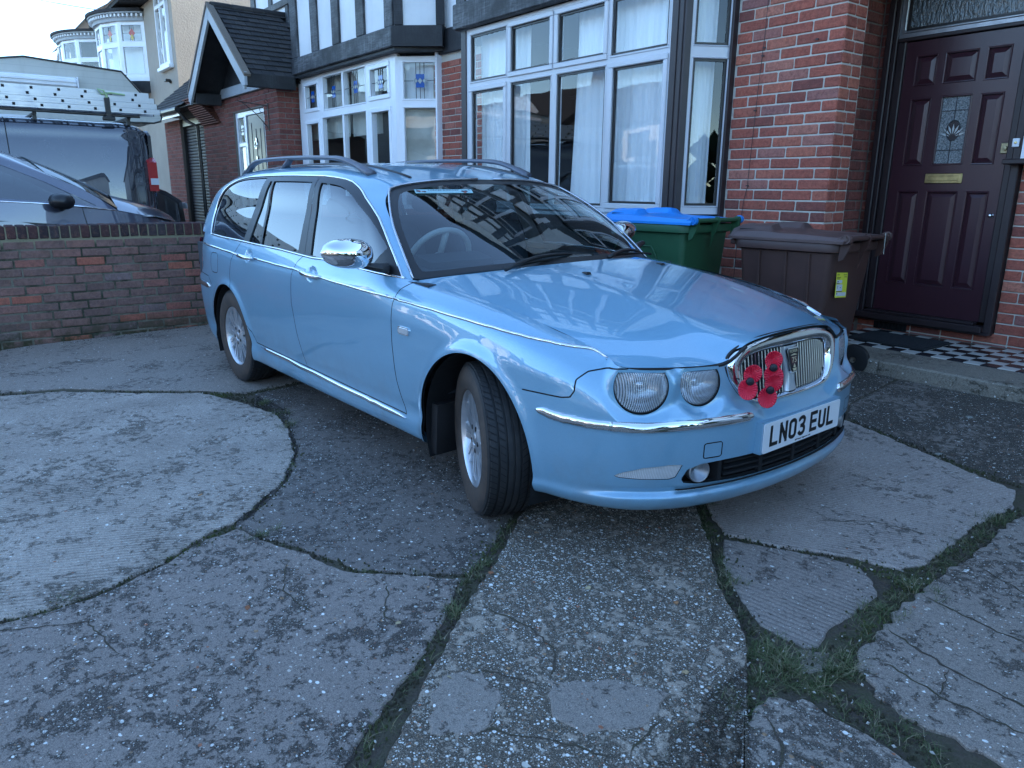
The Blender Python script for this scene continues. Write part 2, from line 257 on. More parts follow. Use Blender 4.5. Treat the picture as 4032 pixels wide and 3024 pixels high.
# ---------------------------------------------------------------- mesh builder
class MB:
    def __init__(s): s.v = []; s.f = []; s.mi = []
    def add(s, vs, fs, mi=0, T=None):
        b = len(s.v)
        if T is not None: vs = [tuple(T @ Vector(v)) for v in vs]
        s.v += [tuple(v) for v in vs]; s.f += [tuple(b + i for i in f) for f in fs]; s.mi += [mi] * len(fs); return s
    def box(s, x0, x1, y0, y1, z0, z1, mi=0, T=None, c=0.0):
        if c <= 0:
            vs = [(x, y, z) for x in (x0, x1) for y in (y0, y1) for z in (z0, z1)]
            return s.add(vs, [(0, 1, 3, 2), (4, 6, 7, 5), (0, 4, 5, 1), (2, 3, 7, 6), (0, 2, 6, 4), (1, 5, 7, 3)], mi, T)
        c = min(c, .49 * (x1 - x0), .49 * (y1 - y0), .49 * (z1 - z0))
        X, Y, Z = (x0, x1), (y0, y1), (z0, z1); vs = []; idx = {}
        for i in (0, 1):
            for j in (0, 1):
                for k in (0, 1):
                    sx, sy, sz = (1 if i == 0 else -1), (1 if j == 0 else -1), (1 if k == 0 else -1)
                    for a in range(3):
                        p = [X[i] + sx * c, Y[j] + sy * c, Z[k] + sz * c]; p[a] = (X[i], Y[j], Z[k])[a]
                        idx[(i, j, k, a)] = len(vs); vs.append(tuple(p))
        fs = []
        for a in range(3):
            b, d = [q for q in range(3) if q != a]
            for e in (0, 1):
                loop = []
                for (u, w) in ((0, 0), (1, 0), (1, 1), (0, 1)):
                    key = [0, 0, 0]; key[a] = e; key[b] = u; key[d] = w; loop.append(idx[(*key, a)])
                fs.append(tuple(loop))
            for u in (0, 1):
                for w in (0, 1):
                    k0 = [0, 0, 0]; k1 = [0, 0, 0]; k0[b] = k1[b] = u; k0[d] = k1[d] = w; k0[a] = 0; k1[a] = 1
                    fs.append((idx[(*k0, b)], idx[(*k1, b)], idx[(*k1, d)], idx[(*k0, d)]))
        for i in (0, 1):
            for j in (0, 1):
                for k in (0, 1): fs.append((idx[(i, j, k, 0)], idx[(i, j, k, 1)], idx[(i, j, k, 2)]))
        return s.add(vs, fs, mi, T)
    def prism(s, poly, h0, h1, axis='z', mi=0, T=None):
        """polygon in the plane normal to axis, extruded h0..h1"""
        def P(u, w, h): return {'z': (u, w, h), 'y': (u, h, w), 'x': (h, u, w)}[axis]
        n = len(poly); vs = [P(*p, h0) for p in poly] + [P(*p, h1) for p in poly]
        fs = [tuple(range(n))[::-1], tuple(range(n, 2 * n))] + [(i, (i + 1) % n, n + (i + 1) % n, n + i) for i in range(n)]
        return s.add(vs, fs, mi, T)
    def tube(s, pts, r, n=8, mi=0, closed=False, caps=True, up=(0, 0, 1), flat=1.0):
        pts = [Vector(p) for p in pts]; m = len(pts); rs = r if isinstance(r, (list, tuple)) else [r] * m
        vs = []; fs = []; up = Vector(up)
        for i, p in enumerate(pts):
            a = pts[(i - 1) % m] if (closed or i > 0) else p; b = pts[(i + 1) % m] if (closed or i < m - 1) else p
            t_ = (b - a).normalized(); u = up.cross(t_)
            if u.length < 1e-4: u = Vector((1, 0, 0)).cross(t_)
            u.normalize(); w = t_.cross(u)
            for k in range(n):
                q = 2 * math.pi * (k + .5) / n; vs.append(tuple(p + u * math.cos(q) * rs[i] + w * math.sin(q) * rs[i] * flat))
        for i in range(m if closed else m - 1):
            for k in range(n):
                a, b = i * n + k, i * n + (k + 1) % n; c_, d = ((i + 1) % m) * n + k, ((i + 1) % m) * n + (k + 1) % n
                fs.append((a, b, d, c_))
        if caps and not closed: fs += [tuple(range(n))[::-1], tuple(range((m - 1) * n, m * n))]
        return s.add(vs, fs, mi)
    def lathe(s, prof, n=32, mi=0, T=None, axis='z', closed=False, caps=False):
        """prof: (radius, height) pairs"""
        vs = []; fs = []; m = len(prof)
        for r_, h in prof:
            for k in range(n):
                q = 2 * math.pi * k / n; a, b = r_ * math.cos(q), r_ * math.sin(q)
                vs.append({'z': (a, b, h), 'y': (a, h, b), 'x': (h, a, b)}[axis])
        for i in range(m if closed else m - 1):
            for k in range(n):
                fs.append((i * n + k, i * n + (k + 1) % n, ((i + 1) % m) * n + (k + 1) % n, ((i + 1) % m) * n + k))
        if not closed and caps:
            if prof[0][0] > 1e-5: fs.append(tuple(range(n))[::-1])
            if prof[-1][0] > 1e-5: fs.append(tuple(range((m - 1) * n, m * n)))
        return s.add(vs, fs, mi, T)
    def grid(s, P, mi=0, T=None, closed_u=False):
        nu, nv = len(P), len(P[0]); vs = [tuple(p) for row in P for p in row]
        fs = [(i * nv + j, i * nv + j + 1, ((i + 1) % nu) * nv + j + 1, ((i + 1) % nu) * nv + j) for i in range(nu if closed_u else nu - 1) for j in range(nv - 1)]
        return s.add(vs, fs, mi, T)
    def build(s, name, mats, parent=None, smooth=False, loc=None, rot=None, link=True, fix=True, auto=None):
        me = bpy.data.meshes.new(name); me.from_pydata(s.v, [], s.f)
        mats = mats if isinstance(mats, (list, tuple)) else [mats]
        for m_ in mats: me.materials.append(M[m_] if isinstance(m_, str) else m_)
        if any(s.mi): me.polygons.foreach_set('material_index', s.mi)
        if fix:
            bm = bmesh.new(); bm.from_mesh(me); bmesh.ops.recalc_face_normals(bm, faces=bm.faces[:])
            if auto is not None:
                bmesh.ops.remove_doubles(bm, verts=bm.verts[:], dist=1e-5)
                for e in bm.edges:
                    if len(e.link_faces) == 2 and e.calc_face_angle(0) > auto: e.smooth = False
                smooth = True
            bm.to_mesh(me); bm.free()
        if smooth: me.polygons.foreach_set('use_smooth', [True] * len(me.polygons))
        me.update(); ob = bpy.data.objects.new(name, me)
        if loc is not None: ob.location = loc
        if rot is not None: ob.rotation_euler = rot
        if parent is not None: ob.parent = parent
        if link: COL.objects.link(ob)
        return ob
def tag(o, label=None, cat=None, group=None, kind=None):
    if label: o['label'] = label
    if cat: o['category'] = cat
    if group: o['group'] = group
    if kind: o['kind'] = kind
    return o
def empty(name, loc=(0, 0, 0), rz=0.0, **kw):
    o = bpy.data.objects.new(name, None); COL.objects.link(o); o.location = loc; o.rotation_euler = (0, 0, rz); o.empty_display_size = .2
    return tag(o, **kw)
def inst(me, name, parent, loc, rot=(0, 0, 0), scale=(1, 1, 1)):
    o = bpy.data.objects.new(name, me); o.parent = parent; o.location = loc; o.rotation_euler = rot; o.scale = scale; COL.objects.link(o); return o
def text_part(name, body, size, mat, parent, loc, rot, ext=.0006, sx=1.0, align='CENTER', bold=0.0, matrix=None):
    cu = bpy.data.curves.new(name, 'FONT'); cu.body = body; cu.size = size; cu.extrude = ext; cu.align_x = align; cu.align_y = 'CENTER'; cu.offset = bold; cu.resolution_u = 3
    tmp = bpy.data.objects.new(name, cu); COL.objects.link(tmp)
    dg = bpy.context.evaluated_depsgraph_get(); me = bpy.data.meshes.new_from_object(tmp.evaluated_get(dg)); bpy.data.objects.remove(tmp)
    me.materials.clear(); me.materials.append(M[mat]); o = bpy.data.objects.new(name, me); COL.objects.link(o); o.parent = parent
    if matrix is not None: o.matrix_local = matrix
    else: o.location = loc; o.rotation_euler = rot
    if sx != 1.0:
        for v in me.vertices: v.co.x *= sx
    return o
def smoothstep(a, b, x):
    t_ = min(1, max(0, (x - a) / (b - a))); return t_ * t_ * (3 - 2 * t_)
def catmull(P, n=10):
    P = np.array(P, float); Q = np.vstack([2 * P[0] - P[1], P, 2 * P[-1] - P[-2]]); o = []
    for i in range(1, len(Q) - 2):
        a, b, c_, d = Q[i - 1:i + 3]
        for t_ in np.linspace(0, 1, n, endpoint=False):
            o.append(.5 * (2 * b + (c_ - a) * t_ + (2 * a - 5 * b + 4 * c_ - d) * t_ * t_ + (3 * b - a - 3 * c_ + d) * t_ ** 3))
    o.append(Q[-2]); return np.array(o)
# ---------------------------------------------------------------- ground
def gz(y):
    if y < 3.4: return .0226 * (max(y, -7.0) - 1.3)
    return .0475 + (min(y, 4.74) - 3.4) * .085
def gzr(x, y):                                    # the drive of the left neighbour stays level
    return gz(y) if x > -7.5 else .0226 * (max(min(y, 6), -7.0) - 1.3)
xs = [-1500, -300, -80, -40, -25, -18, -12, -9, -7.55, -7.45, -6, -4, -2, 0, 2, 6, 15, 40, 300, 1500]
ys = [-1500, -300, -60, -25, -15, -7.0, -5, -3, -1, .5, 1.3, 2.4, 3.4, 4.0, 4.74, 6, 12, 40, 300, 1500]
g = MB(); g.grid([[(x, y, gzr(x, y) - .008) for y in ys] for x in xs])
ground = g.build('ground', 'soil'); tag(ground, kind='structure')

driveway = empty('driveway', kind='structure')
def jag(poly, amp, step=.026, seed=0):
    r = random.Random(seed); out = []; n = len(poly)
    for i in range(n):
        a = Vector(poly[i]); b = Vector(poly[(i + 1) % n]); L = (b - a).length; k = max(1, int(L / step)); 
        nrm = Vector((-(b - a).y, (b - a).x)).normalized() if L > 1e-6 else Vector((0, 0))
        ph = r.uniform(0, 6)
        for q in range(k):
            t_ = q / k; w = 0 if q == 0 else (r.uniform(-1, 1) * amp + math.sin(ph + t_ * L * 9) * amp * .6)
            out.append(tuple(a.lerp(b, t_) + nrm * w))
    return out
def inset(poly, d):
    n = len(poly); out = []; area = sum(poly[i][0] * poly[(i + 1) % n][1] - poly[(i + 1) % n][0] * poly[i][1] for i in range(n)); sg = 1 if area > 0 else -1
    for i in range(n):
        a, b, c_ = Vector(poly[i - 1]), Vector(poly[i]), Vector(poly[(i + 1) % n]); t_ = (c_ - a)
        nn = Vector((-t_.y, t_.x)) * sg
        out.append(tuple(b + nn.normalized() * d if nn.length > 1e-6 else b))
    return out
def slab(poly, mat, dz=0.0, label=None, amp=.007, seed=0, thick=.06, grow=.012):
    poly = inset(poly, -grow)
    P = jag(poly, amp, seed=seed); n = len(P); P1 = inset(P, .005)
    bm = bmesh.new(); top = []; rim = []; low = []
    for (x, y), (u, w) in zip(P, P1):
        top.append(bm.verts.new((u, w, gz(w) + dz))); rim.append(bm.verts.new((x, y, gz(y) + dz - .005))); low.append(bm.verts.new((x, y, gz(y) + dz - thick)))
    f = bm.faces.new(top)
    for i in range(n):
        j = (i + 1) % n; bm.faces.new((rim[i], rim[j], top[j], top[i])); bm.faces.new((low[i], low[j], rim[j], rim[i]))
    bmesh.ops.triangulate(bm, faces=[f]); bmesh.ops.recalc_face_normals(bm, faces=bm.faces[:])
    me = bpy.data.meshes.new('slab'); bm.to_mesh(me); bm.free(); me.materials.append(M[mat])
    o = bpy.data.objects.new('slab', me); COL.objects.link(o); o.parent = driveway
    if label: o['label'] = label
    return o
SL = {
'A': [(-7.3, -1.8), (-7.25, .15), (-5.68, .17), (-5.56, .5), (-5.17, .9), (-4.94, 1.21), (-4.54, 1.35), (-4.2, 1.43), (-3.86, 1.38), (-3.53, 1.28), (-3.18, 1.09), (-3.03, .94), (-2.89, .78), (-2.86, .67), (-2.71, .45), (-2.64, .24), (-2.63, .06), (-2.65, -.02), (-2.9, -.6), (-3.6, -1.8)],
'B': [(-5.8, .20), (-7.30, .18), (-7.38, .5), (-7.38, 3.6), (-5.0, 3.0), (-4.87, 2.25), (-4.85, 1.83), (-4.77, 1.47), (-5.03, 1.25), (-5.29, .94), (-5.68, .53)],
'C': [(-4.25, 1.53), (-3.52, 1.32), (-3.17, 1.13), (-2.98, .96), (-2.84, .79), (-2.69, .85), (-2.53, .93), (-2.38, .98), (-2.25, 1.02), (-2.08, 1.19), (-1.98, 1.32), (-2.05, 1.43), (-2.19, 1.63), (-2.31, 1.80), (-2.62, 2.23), (-2.72, 2.95), (-3.7, 3.61), (-4.95, 2.95), (-4.80, 2.2), (-4.70, 1.50)],
'D': [(-2.60, -.02), (-2.59, .05), (-2.585, .24), (-2.66, .44), (-2.79, .67), (-2.81, .77), (-2.66, .81), (-2.49, .89), (-2.35, .93), (-2.22, .98), (-2.06, 1.14), (-1.95, 1.26), (-1.85, 1.16), (-1.72, 1.0), (-1.60, .83), (-1.50, .69), (-1.40, .56), (-.6, -.62), (-2.0, -1.9), (-3.5, -1.85)],
'E': [(-2.28, 1.84), (-2.01, 1.51), (-1.77, 1.18), (-1.56, .92), (-1.33, .66), (-.55, -.5), (.1, .1), (-.97, 1.13), (-1.01, 1.26), (-1.05, 1.47), (-1.06, 1.63), (-1.12, 1.71), (-1.22, 1.80), (-1.39, 1.92), (-1.56, 2.10), (-1.82, 2.34), (-2.19, 2.75), (-2.55, 2.31)],
'F': [(-1.79, 2.41), (-1.60, 2.27), (-1.39, 2.36), (-1.22, 2.48), (-1.06, 2.53), (-1.03, 2.62), (-1.05, 3.08), (-1.03, 3.4), (-1.08, 3.55), (-1.33, 3.62), (-1.65, 3.72), (-1.99, 3.83), (-2.35, 3.75), (-2.55, 3.3), (-2.6, 2.95), (-2.12, 2.78)],
'G': [(-1.565, 2.22), (-1.38, 2.32), (-1.24, 2.39), (-1.15, 2.41), (-1.08, 2.36), (-1.03, 2.29), (-1.02, 2.11), (-1.02, 1.97), (-.985, 1.86), (-1.07, 1.855), (-1.15, 1.86), (-1.27, 1.93), (-1.40, 2.02)],
'H': [(-1.0, 1.83), (-.95, 1.88), (-.92, 1.81), (-.94, 1.75)],
'I': [(-.95, 3.30), (-.94, 3.03), (-.93, 2.56), (-.91, 2.2), (-.86, 1.9), (-.77, 1.82), (-.63, 1.80), (-.48, 1.82), (.3, 1.95), (1.8, 2.6), (1.8, 4.0), (-.7, 3.5)],
'J': [(-.88, 1.26), (-.89, 1.38), (-.925, 1.52), (-.905, 1.59), (-.85, 1.635), (-.74, 1.63), (-.64, 1.63), (-.59, 1.62), (-.1, 1.6), (.5, 1.2), (.2, .3), (-.5, .85)],
'K': [(-2.02, 3.91), (-1.67, 3.80), (-1.34, 3.70), (-1.08, 3.67), (-.7, 3.6), (1.8, 4.1), (1.8, 4.72), (-1.44, 4.72), (-2.15, 4.72), (-2.13, 4.13)],
'L': [(-2.16, 4.17), (-2.19, 4.72), (-2.93, 4.72), (-2.93, 4.2), (-2.45, 3.85), (-2.10, 3.95)],
'M': [(-7.36, 3.68), (-5.0, 3.08), (-3.72, 3.68), (-2.98, 3.22), (-2.68, 3.02), (-2.5, 3.8), (-2.98, 4.18), (-2.98, 4.96), (-7.36, 4.96)],
'N': [(-.45, -.45), (.15, .12), (1.9, -.3), (1.9, -2.0), (.4, -2.0)],
}
slab(SL['A'], 'concrete_ridged', .003, 'ridged concrete slab curving across the left of the drive', seed=1)
slab(SL['B'], 'concrete_smooth', .000, 'smooth grey slab against the garden wall', seed=2)
slab(SL['C'], 'concrete_dark', -.002, 'dark fine grained slab under the car', seed=3)
slab(SL['D'], 'concrete_blotchy', .001, 'pale slab with dark worn blotches', seed=4)
slab(SL['E'], 'concrete_pebbly', .010, 'rough strip of slab with pebbles showing', seed=5, amp=.006)
slab(SL['F'], 'concrete_brushed', .002, 'brushed slab in front of the number plate', seed=6)
slab(SL['G'], 'concrete_plain', -.001, 'small shield shaped slab ringed by grass', seed=7, amp=.004)
slab(SL['H'], 'concrete_smooth', -.004, 'fist sized loose fragment of slab', seed=8, amp=.003)
slab(SL['I'], 'concrete_grey', .004, 'grey slab beyond the grassy joint', seed=9, amp=.012)
slab(SL['J'], 'concrete_grey', .006, 'rounded slab below the grassy hub', seed=10, amp=.012)
slab(SL['K'], 'concrete_mossy', -.002, 'dark pitted slab below the doorstep', seed=11, amp=.004)
slab(SL['L'], 'concrete_mossy', .001, seed=12, amp=.003); slab(SL['M'], 'concrete_dark', .0, seed=13); slab(SL['N'], 'concrete_grey', .0, seed=14)
# raised patches of repair mortar on the pebbly strip
for k, (poly, m_) in enumerate([([(-1.33, 1.15), (-1.24, 1.27), (-1.10, 1.36), (-1.07, 1.22), (-1.13, 1.10), (-1.22, 1.08)], 'concrete_smooth'), ([(-1.47, 1.02), (-1.36, 1.00), (-1.30, .90), (-1.36, .80), (-1.45, .86), (-1.52, .94)], 'concrete_smooth')]):
    o = slab(poly, m_, .0135, 'thin smooth repair patch on the rough strip', amp=.010, seed=30 + k, thick=.01); o.name = 'repair_patch'

neigh = MB(); neigh.grid([[(x, y, gzr(x, y)) for y in (-6.9, -3, 0, 2, 3.8)] for x in (-22, -15, -11, -7.62)]); tag(neigh.build('neighbour_driveway', 'concrete_smooth'), kind='structure')
pv = MB(); pv.grid([[(x, y, -.185) for y in (-9.4, -7.0)] for x in (-80, 60)]); tag(pv.build('pavement', 'concrete_grey'), kind='structure')
kb = MB(); kb.box(-80, 60, -9.55, -9.402, -.3, -.188, c=.02); tag(kb.build('kerb', 'concrete_step'), kind='structure')
rd = MB(); rd.grid([[(x, y, -.30) for y in (-16.5, -9.56)] for x in (-200, 200)]); tag(rd.build('road', 'road_asphalt'), kind='structure')

# ---------------------------------------------------------------- weeds in the joints
JO = {
'j1': ([(-4.96, 1.22), (-4.66, 1.39), (-4.3, 1.47), (-3.87, 1.39), (-3.53, 1.29), (-3.18, 1.11), (-3.01, .95), (-2.86, .80), (-2.70, .45), (-2.61, .24), (-2.61, .06), (-2.63, -.02)], .022),
'j0': ([(-5.73, .18), (-5.22, .91), (-4.72, 1.43), (-4.81, 1.81)], .018),
'j2': ([(-2.72, .82), (-2.53, .91), (-2.25, 1.0), (-2.07, 1.165), (-1.96, 1.30)], .008),
'j3': ([(-2.2, 1.69), (-1.97, 1.34), (-1.81, 1.16), (-1.68, .98), (-1.57, .84), (-1.46, .69), (-1.37, .60)], .020),
'j4': ([(-1.90, 2.50), (-1.76, 2.32), (-1.55, 2.13), (-1.38, 1.98), (-1.23, 1.85), (-1.12, 1.79)], .020),
'j5': ([(-1.12, 1.77), (-1.03, 1.72), (-.96, 1.70), (-.88, 1.76)], .055),
'j6': ([(-.89, 1.80), (-.935, 2.03), (-.965, 2.24), (-.99, 2.42), (-.985, 2.57), (-1.0, 3.06), (-.99, 3.39)], .032),
'j7': ([(-.90, 1.70), (-.79, 1.73), (-.66, 1.71), (-.54, 1.71)], .040),
'j8': ([(-.98, 1.68), (-.97, 1.52), (-.95, 1.35), (-.94, 1.2), (-.93, 1.13)], .034),
'j9': ([(-1.19, 2.44), (-1.08, 2.46), (-1.01, 2.54)], .030),
'j10': ([(-1.61, 2.245), (-1.38, 2.34), (-1.21, 2.44)], .006),
'jk': ([(-2.0, 3.87), (-1.66, 3.76), (-1.33, 3.66), (-1.07, 3.61)], .012),
'jw': ([(-7.33, -.6), (-7.34, .27), (-7.36, 1.1), (-7.36, 2.6)], .05)}
def along(poly, step):
    for i in range(len(poly) - 1):
        a, b = Vector(poly[i]), Vector(poly[i + 1]); L = (b - a).length; n = max(1, int(L / step))
        for k in range(n): yield a.lerp(b, (k + random.random()) / n), Vector((-(b - a).y, (b - a).x)).normalized()
moss = MB(); weeds = MB()
def blob(x, y, z, r, h):
    n = 7; ph = random.random() * 6; vs = [(x, y, z + h)]; 
    for q in range(2):
        for k in range(n):
            a = ph + 2 * math.pi * k / n; rr = r * (.55 if q == 0 else 1) * random.uniform(.75, 1.2)
            vs.append((x + math.cos(a) * rr, y + math.sin(a) * rr, z + (h * .7 if q == 0 else -.006)))
    fs = [(0, 1 + k, 1 + (k + 1) % n) for k in range(n)] + [(1 + k, 1 + n + k, 1 + n + (k + 1) % n, 1 + (k + 1) % n) for k in range(n)]
    moss.add(vs, fs)
def blade(x, y, z, L, lean, w):
    a = random.random() * 6.283; dx, dy = math.cos(a), math.sin(a); px, py = -dy * w, dx * w; vs = []
    for k in range(4):
        t_ = k / 3; d = lean * L * t_ ** 1.6; zz = z + L * (t_ - .35 * lean * t_ * t_) ; ww = (1 - t_ ** 1.5) * 1.0 + .02
        vs += [(x + dx * d + px * ww, y + dy * d + py * ww, zz), (x + dx * d - px * ww, y + dy * d - py * ww, zz)]
    weeds.add(vs, [(0, 1, 3, 2), (2, 3, 5, 4), (4, 5, 7, 6)])
for k, (pl, w) in JO.items():
    for p, nr in along(pl, .0035 if w > .015 else .006):
        q = p + nr * random.gauss(0, w * .75); r_ = random.uniform(.003, .0075) * (1 + w * 4)
        if k != 'jw' and random.random() < .45: q = p + nr * random.gauss(0, w * 1.1 + .007); blob(q.x, q.y, gz(q.y) + .001, r_ * .8, r_ * .3 + .001)
        elif k != 'jw': blob(q.x, q.y, gz(q.y) - .008, r_, r_ * random.uniform(.4, .9) + .003)
        elif random.random() < .35: blob(q.x + random.uniform(-.04, .08), q.y, gz(q.y), r_ * .8, r_ * .5)
TUFT = {'j1': .3, 'j0': .15, 'j2': .08, 'j3': 1.3, 'j4': 1.8, 'j5': 8, 'j6': 3.2, 'j7': 4.5, 'j8': 5, 'j9': 2.0, 'jk': .06, 'jw': .03, 'j10': .1}
for k, (pl, w) in JO.items():
    clump = [p for p, _ in along(pl, .10)]
    for p, nr in along(pl, .045 / max(.1, TUFT[k])):
        c0 = p + nr * random.gauss(0, w * .8); n_ = random.randint(8, 26); s_ = random.uniform(.6, 1.25)
        for _ in range(n_):
            x, y = c0.x + random.gauss(0, .010 * s_), c0.y + random.gauss(0, .010 * s_)
            blade(x, y, gz(y) - .009, random.uniform(.012, .036) * s_, random.uniform(.5, 1.9), random.uniform(.0006, .0013))
for (x, y, n_, s_) in [(-2.72, .84, 5, 1.1), (-4.45, 1.46, 8, 1.1), (-4.2, 1.45, 6, 1.2), (-3.95, 1.40, 6, 1.2), (-1.96, 1.36, 6, 1.2), (-1.80, 1.14, 5, 1.2), (-.97, 2.42, 12, 1.3), (-.95, 2.2, 7, 1.2), (-.98, 1.72, 14, 1.3), (-1.02, 1.80, 7, 1.3), (-.90, 1.86, 9, 1.3), (-.98, 1.45, 6, 1.2), (-.88, 1.76, 8, 1.3), (-1.0, 3.2, 6, 1.3), (-1.84, 2.45, 6, 1.2), (-1.35, 1.97, 6, 1.1), (-2.64, .2, 4, 1.1)]:
    for _ in range(n_):
        cx, cy = x + random.gauss(0, .028), y + random.gauss(0, .028)
        for _ in range(16):
            xx, yy = cx + random.gauss(0, .008), cy + random.gauss(0, .008)
            blade(xx, yy, gz(yy) - .009, random.uniform(.022, .045) * s_, random.uniform(.4, 1.7), random.uniform(.0008, .0015))
tag(moss.build('moss', 'moss', smooth=True, fix=False), 'low dark moss filling the joints between the slabs', 'moss', kind='stuff')
tag(weeds.build('grass', 'grass_blade', fix=False), 'short grass tufts growing in the slab joints', 'grass', kind='stuff')
# loose pebbles
pb = MB()
def pebble(x, y, z, r):
    T = Matrix.Translation((x, y, z)) @ Euler((random.random(), random.random(), random.random() * 6)).to_matrix().to_4x4()
    a, b, c_ = r * random.uniform(.7, 1.3), r * random.uniform(.6, 1), r * random.uniform(.35, .7)
    pb.add([(a, 0, 0), (-a, 0, 0), (0, b, 0), (0, -b, 0), (0, 0, c_), (0, 0, -c_)], [(0, 2, 4), (2, 1, 4), (1, 3, 4), (3, 0, 4), (2, 0, 5), (1, 2, 5), (3, 1, 5), (0, 3, 5)], 0, T)
for _ in range(1500):
    x, y = random.uniform(-7.2, .8), random.uniform(-.6, 4.6); r_ = random.choice([.0015, .002, .0025, .0035, .005])
    pebble(x, y, gz(y) + .003, r_)
for _ in range(260):
    k = random.choice(list(JO)); pl, w = JO[k]; p = random.choice(list(along(pl, .3)))[0]
    x, y = p.x + random.gauss(0, .05), p.y + random.gauss(0, .05); pebble(x, y, gz(y) + .001, random.choice([.002, .003, .005, .007]))
tag(pb.build('loose_pebbles', 'pebble', fix=False), 'pale grit and pebbles scattered over the drive', 'gravel', kind='stuff')
lf = MB(); lf.add([(0, -.010, 0), (.012, -.004, .003), (.016, .002, .001), (.009, .009, .004), (0, .012, .001), (-.010, .007, .003), (-.013, 0, 0), (-.008, -.007, .004)], [(0, 1, 2, 3), (0, 3, 4, 5), (0, 5, 6, 7)])
lme = lf.build('dead_leaf', 'leaf_dead', link=False).data
LEAFLAB = ['rust coloured leaf beside the grassy joint in front of the tyre', 'orange leaf on the pale blotchy slab', 'curled brown leaf on the blotchy slab near the crack', 'yellow leaf on the pebbly strip near the grassy hub', 'brown leaf on the pebbly strip under the bumper', 'reddish leaf on the pebbly strip right of centre', 'small brown leaf left on the blotchy slab', 'dead leaf on the ridged slab']
for i, (x, y) in enumerate([(-1.90, 1.36), (-1.51, 1.15 - .2), (-1.83, .96), (-1.01 - .12, 1.47), (-1.62, 1.56), (-1.38, 1.72), (-2.2, .62), (-3.22, .75)]):
    o = bpy.data.objects.new('dead_leaf', lme); COL.objects.link(o); o.location = (x, y, gz(y) + .012); o.rotation_euler = (random.uniform(-.2, .2), random.uniform(-.2, .2), random.random() * 6); o.scale = (.8,) * 3
    tag(o, LEAFLAB[i], 'leaf', 'dead leaves on the drive')

def crack(pts, w, z=.0035, seed=0):
    r = random.Random(seed); P = []
    for i in range(len(pts) - 1):
        a, b_ = Vector(pts[i]), Vector(pts[i + 1]); n = max(2, int((b_ - a).length / .02))
        for k in range(n): P.append(a.lerp(b_, k / n))
    P.append(Vector(pts[-1])); vs = []; 
    for i, p in enumerate(P):
        q = P[min(i + 1, len(P) - 1)] - P[max(i - 1, 0)]; nr = Vector((-q.y, q.x)).normalized(); ww = w * r.uniform(.35, 1.2) * min(1, (i + .3) / 3, (len(P) - .7 - i) / 3); p = p + nr * r.uniform(-.006, .006)
        for s in (-1, 1): v = p + nr * s * ww; vs.append((v.x, v.y, gz(v.y) + z + .0115 * 0))
    m_ = MB(); m_.add(vs, [(2 * i, 2 * i + 1, 2 * i + 3, 2 * i + 2) for i in range(len(P) - 1)]); o = m_.build('crack', 'soil', driveway, fix=False); return o
for i, (pts, w, z) in enumerate([([(-.93, 2.40), (-.75, 2.37), (-.55, 2.36)], .0035, .0055), ([(-.90, 2.12), (-.70, 2.07), (-.45, 2.06)], .005, .0055), ([(-.84, 1.96), (-.66, 1.93), (-.45, 1.95)], .003, .0055), ([(-.70, 2.07), (-.66, 1.93)], .003, .0056), ([(-.92, 2.75), (-.7, 2.66), (-.4, 2.66)], .003, .0055),
    ([(-.90, 1.50), (-.80, 1.44), (-.74, 1.32), (-.66, 1.22)], .004, .0075), ([(-.80, 1.44), (-.66, 1.46), (-.5, 1.42)], .003, .0075), ([(-.74, 1.32), (-.82, 1.2)], .003, .0076),
    ([(-1.33, 1.15), (-1.42, 1.25), (-1.56, 1.27), (-1.75, 1.22)], .004, .0115), ([(-1.05, 1.30), (-1.02, 1.16), (-1.0, 1.12)], .004, .0115), ([(-1.52, .94), (-1.47, 1.05), (-1.33, 1.12)], .0035, .0115), ([(-1.36, .78), (-1.28, .92), (-1.15, 1.02), (-1.02, 1.10)], .003, .0115), ([(-1.75, 1.75), (-1.6, 1.72), (-1.5, 1.8)], .003, .0115),
    ([(-2.45, .85), (-2.25, .75), (-2.05, .78)], .0025, .0025), ([(-2.6, -.1), (-2.45, .2), (-2.2, .25)], .003, .0025), ([(-2.08, 1.06), (-1.9, .95), (-1.82, .98)], .0025, .0025), ([(-1.45, 2.62), (-1.3, 2.8), (-1.1, 2.86)], .0025, .0035), ([(-1.95, 3.3), (-1.6, 3.2)], .002, .0035)]): crack(pts, w, z, i)
